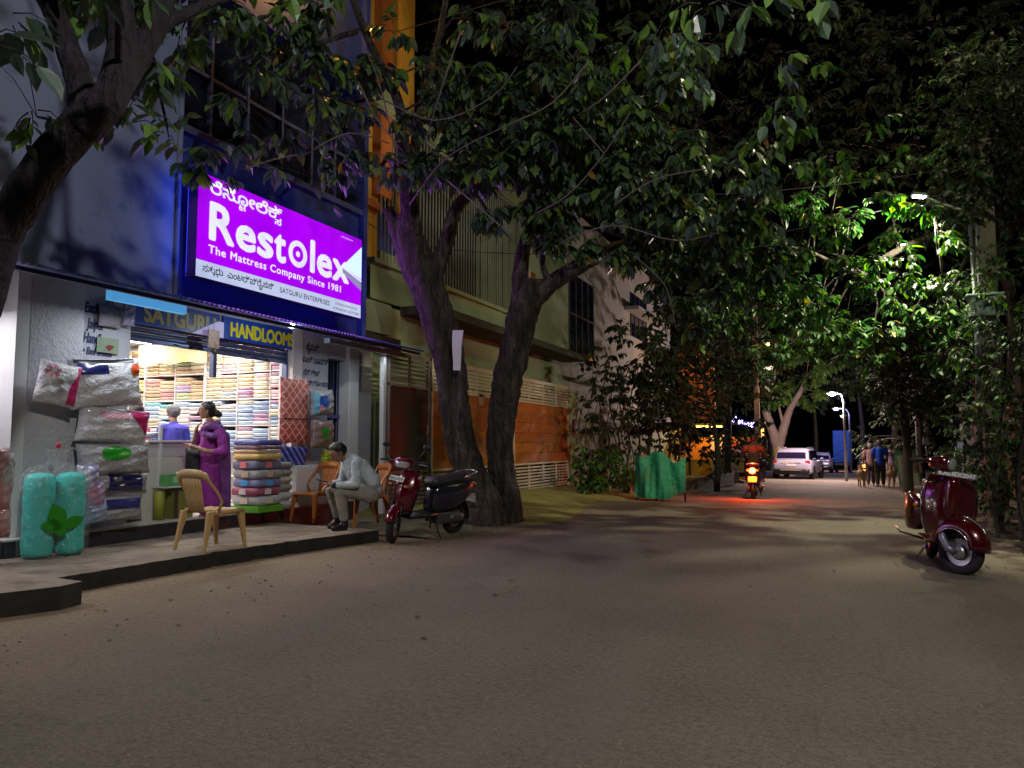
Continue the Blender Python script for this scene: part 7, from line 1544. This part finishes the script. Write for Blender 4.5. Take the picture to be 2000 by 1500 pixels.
# violet neon script sign
n0 = PY(1430, 818, 34); n1 = PY(1484, 833, 34); ns = empty('neon_sign', n0, label='violet neon script sign sloping down beside the tall pole', cat='sign')
m_neo = mat('violet_neon', (.4, .3, 1), emit=((.30, .22, 1.0), 14)); L_ = n1 - n0; k = 0
glyph = [[(0, .5), (.15, .7), (.3, .5), (.15, .35), (0, .2), (.2, 0), (.35, .15)], [(0, .7), (.1, 1.0), (.2, .75)], [(0, .2), (.1, 0), (.25, .1), (.3, .4), (.2, .55), (.05, .45), (.1, .2)], [(0, .6), (.2, .65), (.1, .3), (.25, .05), (.35, .3)], [(0, .1), (.15, .5), (.3, .1), (.05, .25)], [(0, .4), (.12, .6), (.25, .4), (.12, .15), (.3, 0)]]
for i in range(9):
    g_ = glyph[i % 6]; o0 = L_ * (i / 9); w = M(); w.tube([(o0.x + x * .28, 0, o0.z + (z - .5) * .30) for x, z in g_], .014, n=5); w.build('neon_stroke', m_neo, ns)
w = M(); w.tube([(0, .03, -.2), (L_.x, .03, L_.z - .2)], .015, n=5); w.build('frame', m_dkb, ns)
w = M(); w.tube([(L_.x * .5, .05, -.3), (L_.x * .5, .05, -2.2)], .03, n=6); w.build('post', m_dkb, ns)
# tall orange lit pole
q0 = PY(1482, 945, 31); q1 = PY(1481, 600, 31); pl_ = empty('utility_pole', (q0.x, 31, road_z(31)), label='tall slim concrete utility pole lit orange at its top beside the rider, with assumed lamp', cat='pole')
w = M(); w.prism([(-.10, -.09), (.10, -.09), (.10, .09), (-.10, .09)], -.1, q1.z + .4, plane='XY'); w.build('pole', mat('pinkish_pole_concrete', (.55, .36, .26), rough=.85, noise=(3, .2)), pl_, bevel=.02)
w = M(); w.tube([(0, 0, 5.2), (.5, -.2, 5.5)], .02, n=6); w.build('arm', m_galv0 if 'm_galv0' in globals() else m_alu, pl_)
w = M(); w.box((.24, 0, 1.25), (.22, .2, 1.0)); w.build('junction_box', m_dkb, pl_, bevel=.02)
w = M(); w.ball((.5, -.2, 5.42), .06, n=8, k=6); w.build('assumed_lamp_globe', MATS['orange_tube'], pl_); lamp('lamp_light', 'SPOT', (.5, -.32, 5.3), PW['assumed_pole_lamp'], (1, .66, .56), radius=.06, parent=pl_, spot=R(120), blend=.5, rot=aim((0, 0, 0), (.75, -.1, -1)))  # assumed lamp on this pole, for the light on lane and walkers
# blue container van / tarped truck
bx0 = PY(1628, 912, 62); bx1 = PY(1664, 855, 62); tk_ = empty('truck', ((bx0.x + bx1.x) / 2, 62, road_z(62)), label='blue tarpaulin covered truck parked at the far end of the lane', cat='truck')
hw = (bx1.x - bx0.x) / 2; w = M(); w.bb((-hw, -.2, .75), (hw, 4.2, 3.15)); w.build('cargo_box', mat('blue_tarp_cloth', (.01, .10, .42), rough=.6, bump=[(2, .6)]), tk_, bevel=.06)
w = M(); w.bb((-hw * .9, -.3, .55), (hw * .9, 4.0, .73)); w.build('chassis', m_dpl, tk_)
for x in (-hw * .7, hw * .7):
    for y in (.5, 3.2): w = M(); w.lathe([(.1, -.12), (.4, -.12), (.42, 0), (.4, .12), (.1, .12)], c=(x, y, .42), axis='X', n=18); w.build('wheel', m_rub, tk_)
# walkers with their dogs
def walker(label, px, py, Y, sh, tr_, hair=m_hair, h=1.7, lead=None, cap=None, skin=m_skin):
    b = PY(px, py, Y); b.z = road_z(Y); r_ = empty('person', b, label=label, cat='person', group='people walking away down the lane'); s = h / 1.7
    def V(x, y, z): return b + Vector((x, y, z)) * s
    B = M(); a, f, l, u = head(B, V(0, .02, 1.57), (.02, 1, 0), s); limb(B, [V(0, 0, 1.47), V(0, 0, 1.38)], [.05 * s, .06 * s]); limb(B, [V(0, 0, 1.3), V(0, 0, 1.05), V(0, 0, .92)], [.13 * s, .12 * s, .13 * s])
    for sg in (-1, 1):
        sw = .09 * sg; limb(B, [V(.19 * sg, 0, 1.36), V(.25 * sg, .02 - sw * .5, 1.09), V(.24 * sg, .14 - sw, .88)], [.052 * s, .042 * s, .028 * s]); arm_hand(B, V(.24 * sg, .14 - sw, .88), (0, .3, -1), (1, 0, 0), s, .5, sg)
        limb(B, [V(.09 * sg, 0, .88), V(.10 * sg, .05 + sw * .6, .48), V(.10 * sg, sw * 1.6, .09)], [.09 * s, .062 * s, .043 * s]); limb(B, [V(.10 * sg, sw * 1.6 - .03, .05), V(.11 * sg, sw * 1.6 + .13, .04)], [.045 * s, .034 * s])
    o = melt('body', B, .013, skin, r_, smooth=2); o.location = -r_.location; face_bits(r_, a, f, l, u, s, hm=hair, voxel=.012)
    G = M(); limb(G, [V(0, 0, 1.31), V(0, 0, 1.1), V(0, 0, .90)], [.15 * s, .145 * s, .16 * s]); limb(G, [V(.18, 0, 1.36), V(-.18, 0, 1.36)], [.078 * s, .078 * s])
    for sg in (-1, 1): limb(G, [V(.19 * sg, 0, 1.35), V(.24 * sg, .0, 1.16)], [.076 * s, .07 * s])
    garment('shirt', G, r_, sh, .016); G = M()
    for sg in (-1, 1): sw = .09 * sg; limb(G, [V(.09 * sg, 0, .90), V(.10 * sg, .05 + sw * .6, .48), V(.10 * sg, sw * 1.6, .13)], [.115 * s, .085 * s, .070 * s])
    garment('trousers', G, r_, tr_, .017); return r_, b
mb_ = mat('bright_blue_tshirt', (.01, .11, .85), rough=.7, bump=[(7, .8)])
walker('man in a bright blue t-shirt and black trousers walking away between two dogs', 1720, 940, 31, mb_, m_black, m_grey)
walker('person in a pink shirt and grey trousers walking left of the man in blue', 1701, 935, 32.6, mat('pale_pink_cloth', (.55, .36, .36), rough=.7), mat('mauve_grey_trousers', (.10, .07, .09), rough=.7), mat('white_cap_cloth', (.5, .5, .52), rough=.7), h=1.62)
walker('person in white patterned clothes just right of the man in blue', 1741, 930, 34.5, mat('white_lilac_print', (.5, .46, .6), rough=.7, noise=(14, 0), col2=(.15, .15, .4)), mat('white_trousers', (.45, .42, .45), rough=.7), h=1.6)
def dog(label, px, py, Y, rz, coat):
    b = PY(px, py, Y); b.z = road_z(Y); r_ = empty('dog', b, rz, label=label, cat='dog', group='tan dogs walking beside the man in blue'); B = M(); v = Vector
    limb(B, [v((.26, 0, .50)), v((.12, 0, .49)), v((-.08, 0, .51)), v((-.26, 0, .53))], [.125, .115, .09, .085]); limb(B, [v((.30, 0, .54)), v((.40, 0, .68))], [.085, .06])
    B.ball((.43, 0, .72), (.085, .065, .065)); limb(B, [v((.47, 0, .70)), v((.57, 0, .67))], [.045, .028])
    for sg in (-1, 1):
        limb(B, [v((.42, .045 * sg, .76)), v((.38, .065 * sg, .81))], [.022, .008]); ph = .06 * sg
        limb(B, [v((.22, .075 * sg, .46)), v((.21 + ph, .075 * sg, .24)), v((.20 + ph * 1.3, .075 * sg, .04)), v((.24 + ph * 1.3, .075 * sg, .025))], [.055, .030, .022, .026])
        limb(B, [v((-.24, .075 * sg, .50)), v((-.16 - ph, .08 * sg, .34)), v((-.30 - ph, .08 * sg, .19)), v((-.27 - ph, .08 * sg, .04)), v((-.23 - ph, .08 * sg, .025))], [.085, .045, .026, .021, .026])
    limb(B, [v((-.32, 0, .56)), v((-.42, 0, .62)), v((-.50, .02, .72)), v((-.47, .03, .82))], [.032, .026, .022, .014])
    melt('body', B, .012, coat, r_, smooth=2); w = M(); w.lathe([(.066, -.012), (.072, 0), (.066, .012)], c=(.36, 0, .62), axis='Z', n=14); w.build('collar', m_rlens, r_)
m_tan = mat('tan_dog_fur', (.42, .29, .17), rough=.9, noise=(7, .25), dirt=(3, (.62, .54, .44), .6))
dog('tan dog with raised tail walking left of the pink shirted person', 1683, 942, 30.5, R(95), m_tan); dog('tan dog walking right of the man in bright blue', 1741, 943, 30.2, R(88), m_tan)
# second rider far ahead with a tiny red light
fr = PY(1686, 925, 40); rs2 = modern_scooter('scooter', (fr.x, 40, road_z(40)), R(92), 'distant scooter with a small red tail light beyond the left dog', m_dpl, lit=True)
# leaning election-like poster board on the right verge
pa = PY(1757, 932, 28.0); pb_ = PY(1800, 932, 28.0); po = empty('poster_board', (pa.x, 28, road_z(28) + .05), label='green and white poster board leaning on the right verge', cat='poster board'); Wp = pb_.x - pa.x
w = M(); w.bb((0, -.015, .05), (Wp, .015, 1.25)); o = w.build('board', mat('white_poster_paper', (.55, .56, .48), rough=.6, noise=(5, .2)), po)
for (a, b, mt, nm) in (((0, -.019, 1.08), (Wp, -.0155, 1.25), mat('green_print', (.05, .28, .08), rough=.6), 'green_band'), ((0, -.019, .05), (.06, -.0155, 1.08), MATS['green_print'], 'green_band'), ((Wp - .05, -.019, .05), (Wp, -.0155, 1.08), MATS['green_print'], 'green_band'), ((.18, -.019, .35), (.40, -.0155, .95), mat('dark_portrait_print', (.18, .09, .08), rough=.6, noise=(9, 0), col2=(.5, .3, .25)), 'printed_figure'), ((.48, -.019, .45), (.72, -.0155, 1.0), mat('pink_portrait_print', (.5, .22, .26), rough=.6, noise=(9, 0), col2=(.05, .03, .03)), 'printed_figure')):
    w = M(); w.bb(a, b); w.build(nm, mt, po)
po.rotation_euler = (R(-9), R(-6), 0)
w = M(); w.tube([(.2, .02, 1.0), (.2, .5, -.05)], .02, n=5); w.build('prop', m_dkb, po)
# boundary wall strips on the right and a plinth stone
rw_ = empty('boundary_wall', (3.6, 13, 0), label='pale stained boundary wall half hidden by creepers on the right', cat='wall')
w = M(); w.bb((-.1, -6, -.1), (.15, 14, 2.4)); w.build('wall', mat('stained_wall_render', (.20, .17, .13), rough=.9, noise=(2, .5), dirt=(2.5, (.06, .05, .04), .5)), rw_)
w = M(); w.bb((-.16, -6, 2.402), (.21, 14, 2.5)); w.build('coping', m_kerb, rw_)
# far street lamps
m_galv0 = mat('far_pole_steel', (.25, .27, .3), rough=.5, metal=.5)
for (px, py, Y, P_, base_px, lab) in ((1625, 768, 38, 2400, 1652, 'far left street lamp, highest of the three down the lane'), (1633, 798, 58, 420, 1662, 'violet tinted far street lamp, middle of the three down the lane'), (1647, 812, 70, 1500, 1652, 'brightest far street lamp, lowest of the three down the lane')):
    c = PY(px, py, Y); b = PY(base_px, 900, Y); t = empty('street_lamp', (b.x, Y, road_z(Y)), label=lab, cat='street lamp', group='far street lamps'); h = c.z - road_z(Y); dx = c.x - b.x
    w = M(); w.tube([(0, 0, 0), (0, 0, h - .4), (dx * .2, 0, h - .05), (dx, 0, h + .05)], [.07, .055, .04, .03], n=7); w.build('pole', m_galv0, t)
    w = M(); w.box((dx, 0, h + .03), (.5, .2, .08)); w.build('lamp_head', m_galv0, t); w = M(); w.ball((dx, -.02, h - .02), (.18, .12, .10), n=12, k=8); w.build('lamp_glass', mat('far_led_%d' % Y, (1, 1, 1), emit=((.80, .78, 1.0) if Y != 58 else (.5, .4, 1.0), 26)), t)
    lamp('lamp_light', 'POINT', (dx, 0, h - .2), P_, (1.0, .74, .70) if Y != 58 else (.6, .5, 1.0), radius=.12, parent=t)

# dry leaves fallen on the road and the footpath
rl = random.Random(8); w = M()
for i in range(230):
    if rl.random() < .8: x, y = rl.gauss(-5.2, .8), rl.gauss(11.5, 1.6)
    else: x, y = rl.uniform(-5.5, 1.6), rl.uniform(2, 20)
    if x < -5.4 and y < 9.4: z = PLZ + .004 if x < -5.75 else None
    else: z = road_z(y) + .006 + (vz(x, y) if x < -4.6 and 9.3 < y < 12.8 else 0) + (.19 * max(0, min(1, (-4.55 - x) / 2.4)) if y > 11.5 and x < -4.6 else 0)
    if z is None: continue
    a = rl.uniform(0, 6.28); s_ = rl.uniform(.03, .075); c_, n_ = math.cos(a), math.sin(a); q = [(0, 0, 0), (.35, .5, .14), (0, 1, .05), (-.35, .5, .10)]
    w.add([(x + s_ * (u * c_ - v * n_), y + s_ * (u * n_ + v * c_), z + s_ * h) for u, v, h in q], [(0, 1, 2), (0, 2, 3)])
tag(w.build('fallen_leaves', mat('dry_leaf_brown', (.16, .10, .04), rough=.8, noise=(3, .5)), recalc=False), 'scattered dry brown leaves on the road and verge', kind='stuff')
# ================================================================== LAMPS
def street_lamp(name, base, h, arm_to, label, power, color, pole_m, head_em=30, r=0.05, group=None, real=True, spot=False, aimat=None):
    t = empty(name, base, label=label, cat='street lamp', group=group)
    w = M(); w.tube([(0, 0, 0), (0, 0, h)], [r, r * .7], n=10); w.build('pole', pole_m, t)
    e = Vector(arm_to) - Vector(base)
    w = M(); w.tube([(0, 0, h - .5), (e.x * .15, e.y * .15, h - .12), (e.x * .9, e.y * .9, e.z + .02)], [.025, .022, .02], n=8); w.build('arm', pole_m, t)
    d = Vector((e.x, e.y, 0)).normalized(); a = math.atan2(d.y, d.x)
    w = M(); w.box((0, 0, .03), (.46, .16, .07), taper=.75); o = w.build('lamp_head', mat('grey_lamp_housing', (.25, .25, .26), rough=.4, metal=.5), t); o.location = e; o.rotation_euler.z = a
    w = M(); w.box((0, 0, -.012), (.36, .12, .012)); o2 = w.build('lamp_glass', mat('led_white_%d' % head_em, (.9, .9, 1), emit=((color[0], color[1], color[2]), head_em)), o)
    if real: lamp('lamp_light', 'POINT', (0, 0, -.10), power, color, radius=.12, parent=o)
    return t
m_galv = mat('galvanised_pole', (.30, .33, .34), rough=.45, metal=.6, noise=(8, .3))
# assumed tall street lamp on the right side of the lane, above the top edge of the picture
street_lamp('street_lamp', (3.2, 0.3, 0), 7.6, (1.9, 0.5, 7.5), 'assumed tall galvanised street lamp beside the viewer, out of view', PW['assumed_near'], (1.0, .97, .91), m_galv)
# concrete pole with its pipes, switch box and two lamps
PB = PY(1938, 760, 13.3); pole = empty('electric_pole', (PB.x, 13.3, 0), label='tall square concrete electric pole with steel pipes and a grey switch box', cat='pole')
m_pole = mat('weathered_pole_concrete', (.20, .175, .11), rough=.9, noise=(3, .3), bump=[(20, .5)], dirt=(5, (.07, .065, .04), .52))
w = M(); w.prism([(-.13, -.1), (.13, -.1), (.13, .1), (-.13, .1)], -.2, 5.95, plane='XY'); w.build('pole', m_pole, pole, bevel=.015)
lh = PY(1795, 385, 13.0); L0 = Vector((PB.x, 13.3, 0))
def pr(px, py, Y=13.2): return PY(px, py, Y) - L0
for k, (a, b, t_) in enumerate(((1890, 1912, 415), (1905, 1918, 430))):
    w = M(); w.tube([pr(b, 900), pr(b - 6, 600), pr(a + 2, t_)], .028 - .008 * k, n=8); w.build('steel_pipe', m_galv, pole)
w = M(); w.tube([pr(1892, 418), pr(1880, 410), pr(1835, 396), pr(1803, 384)], [.026, .024, .022, .020], n=8); w.build('lamp_arm', m_galv, pole)
c = pr(1922, 600); w = M(); w.box(c, (.42, .25, .30)); w.box(c + Vector((0, 0, .17)), (.50, .33, .04)); w.build('switch_box', mat('pale_green_box_paint', (.16, .24, .20), rough=.5), pole, bevel=.01)
w = M(); w.box((0, 0, .04), (.24, .12, .05), taper=.7); hd = w.build('lamp_head', mat('grey_lamp_housing', (.25, .25, .26), rough=.4, metal=.5), pole); hd.location = lh - L0; hd.rotation_euler = (0, R(8), R(15))
w = M(); w.box((0, 0, .002), (.17, .08, .016)); w.build('lamp_glass', mat('cold_led', (.9, .9, 1), emit=((.75, .82, 1.0), 22)), hd)
sl_ = lamp('lamp_light', 'SPOT', (0, 0, -.09), PW['street_right'], (1.0, .97, .66), radius=.07, spot=R(158), blend=.35)
sl_.location = lh + Vector((0, 0, -.09)); sl_.rotation_euler = aim((0, 0, 0), (-.75, .12, -1))
hl = empty('added_wire_lamp', (1.0, 12.2, 9.6), label='unseen lamp added on a span wire high over the lane to light the gates', cat='street lamp')  # added lamp, out of view, that lights gates, walls and road
w = M(); w.tube([(-9.2, .6, .1), (0, 0, .10), (6, -.4, .3)], .008, n=5); w.build('added_span_wire', MATS['grey_lamp_housing'], hl)
w = M(); w.lathe([(.02, .09), (.06, .06), (.20, -.02), (.21, -.05)], n=16); w.build('lamp_shade', MATS['grey_lamp_housing'], hl)
w = M(); w.lathe([(.02, -.045), (.17, -.046), (.02, -.10)], n=16); w.build('lamp_glass', mat('added_lamp_glass', (.9, .8, .5), emit=((1, .86, .5), 25)), hl)
lamp('lamp_light', 'POINT', (0, 0, -.30), PW['added_high'], (1.0, .93, .52), radius=.28, parent=hl)
# dangling service wire and a stem under the arm
w = M(); w.tube([pr(1822, 398), pr(1826, 440), pr(1830, 500)], .008, n=5); w.build('hanging_wire', MATS['grey_lamp_housing'], pole)
# assumed tube lights on the shop ceiling, out of view
for y in (7.2, 8.9):
    for x in (-8.9, -10.8):
        t = empty('assumed_tube_light', (x, y, 3.0), label='assumed white tube light on the shop ceiling ' + ('near the shutter, ' if x > -9 else 'deep inside, ') + ('toward the counter' if y < 8 else 'toward the shelf rack'), cat='tube light', group='ceiling tubes of the shop')
        w = M(); w.tube([(0, -.55, 0), (0, .55, 0)], .016, n=8); w.build('tube', mat('lit_tube', (1, 1, 1), emit=((.95, .95, 1), 12)), t)
        w = M(); w.bb((-.02, -.58, .017), (.02, .58, .05)); w.build('tube_holder', m_white, t)
        lamp('tube_glow', 'AREA', (0, 0, -.03), PW['shop'], (1.0, .90, .82), size=(.12, 1.1), parent=t)
# assumed warm wall lamp, out of view, for the orange light on the columns
p = PX(660, -70, -7.35); t = empty('assumed_wall_lamp', p, label='assumed unseen warm bulkhead lamp on the upper wall above the shop windows', cat='lamp')
w = M(); w.ball((0, 0, 0), .07); w.build('glass_globe', mat('assumed_lamp_glass', (1, .8, .5), emit=((1, .5, .1), 15)), t)
w = M(); w.tube([(-.08, 0, .04), (-.62, 0, .04)], .015, n=6); w.build('bracket', m_black, t)
lamp('lamp_light', 'POINT', (.12, 0, -.09), PW['balcony'], (1, .50, .10), radius=.06, parent=t)
# small lamp added under the canopy to light the yellow lettering
bp_ = Vector((-6.87, 8.35, 2.915)); t = empty('added_bulb', bp_, label='small white lamp added under the canopy to light the HANDLOOMS board', cat='added_bulb')
w = M(); w.ball((0, 0, 0), .03, n=10, k=8); w.build('glass', mat('added_lit_bulb', (1, 1, 1), emit=((.85, .95, 1), 14)), t); w = M(); w.lathe([(.018, .02), (.018, .07)], n=8); w.build('holder', m_black, t)
lamp('added_bulb_light', 'POINT', (-.02, 0, -.05), PW['board'], (.85, .95, 1.0), radius=.03, parent=t)

# assumed trough lamp and bay tube, and the glow of the cyan strip
def assumed_tube(loc, L_, P_, col, label, tilt):
    t = empty('assumed_tube_light', loc, label=label, cat='tube light')
    w = M(); w.tube([(0, -L_ / 2, 0), (0, L_ / 2, 0)], .014, n=8); w.build('tube', mat('lit_tube', (1, 1, 1), emit=((.95, .95, 1), 12)), t)
    w = M(); w.bb((-.02, -L_ / 2 - .03, .016), (.02, L_ / 2 + .03, .045)); w.build('tube_holder', m_white, t)
    lamp('tube_glow', 'AREA', (0, 0, -.03), P_, col, size=(.10, L_), parent=t, rot=(0, tilt, 0))
lamp('strip_glow', 'AREA', (-7.15, (p0s.y + p1s.y) / 2, 2.79), PW['awning'], (.86, .95, 1), size=(.08, 1.0), parent=None)
lamp('assumed_trough_glow', 'AREA', (-7.01, 10.3, 2.79), PW['assumed_trough'], (.80, .92, 1), size=(.08, 1.6))  # assumed lamp under the trough for the light on the seated man
assumed_tube((-7.9, 4.2, 2.7), 1.0, PW['bay'], (.96, .92, 1), 'assumed white tube light added in the bay left of the rough column', 0)  # assumed tube, added to light the white return and the bags

# service cables across the lane
for k, (a, b, s_) in enumerate((((-7.6, 10.9, 6.1), (PB.x, 13.3, 5.6), .5), ((-7.9, 12.4, 5.2), (PB.x, 13.35, 5.3), .6), ((-7.75, 7.1, 6.6), (-7.9, 12.4, 5.3), .25))):
    a, b = Vector(a), Vector(b); w = M(); w.tube([a.lerp(b, i / 16) - Vector((0, 0, s_ * 4 * (i / 16) * (1 - i / 16))) for i in range(17)], .007, n=5)
    tag(w.build('cable', m_black), ('thin black cable from the window fin over the lane to the pole', 'thin black cable from the house corner over the lane to the pole', 'short sagging cable along the upper shop wall')[k], 'cable')
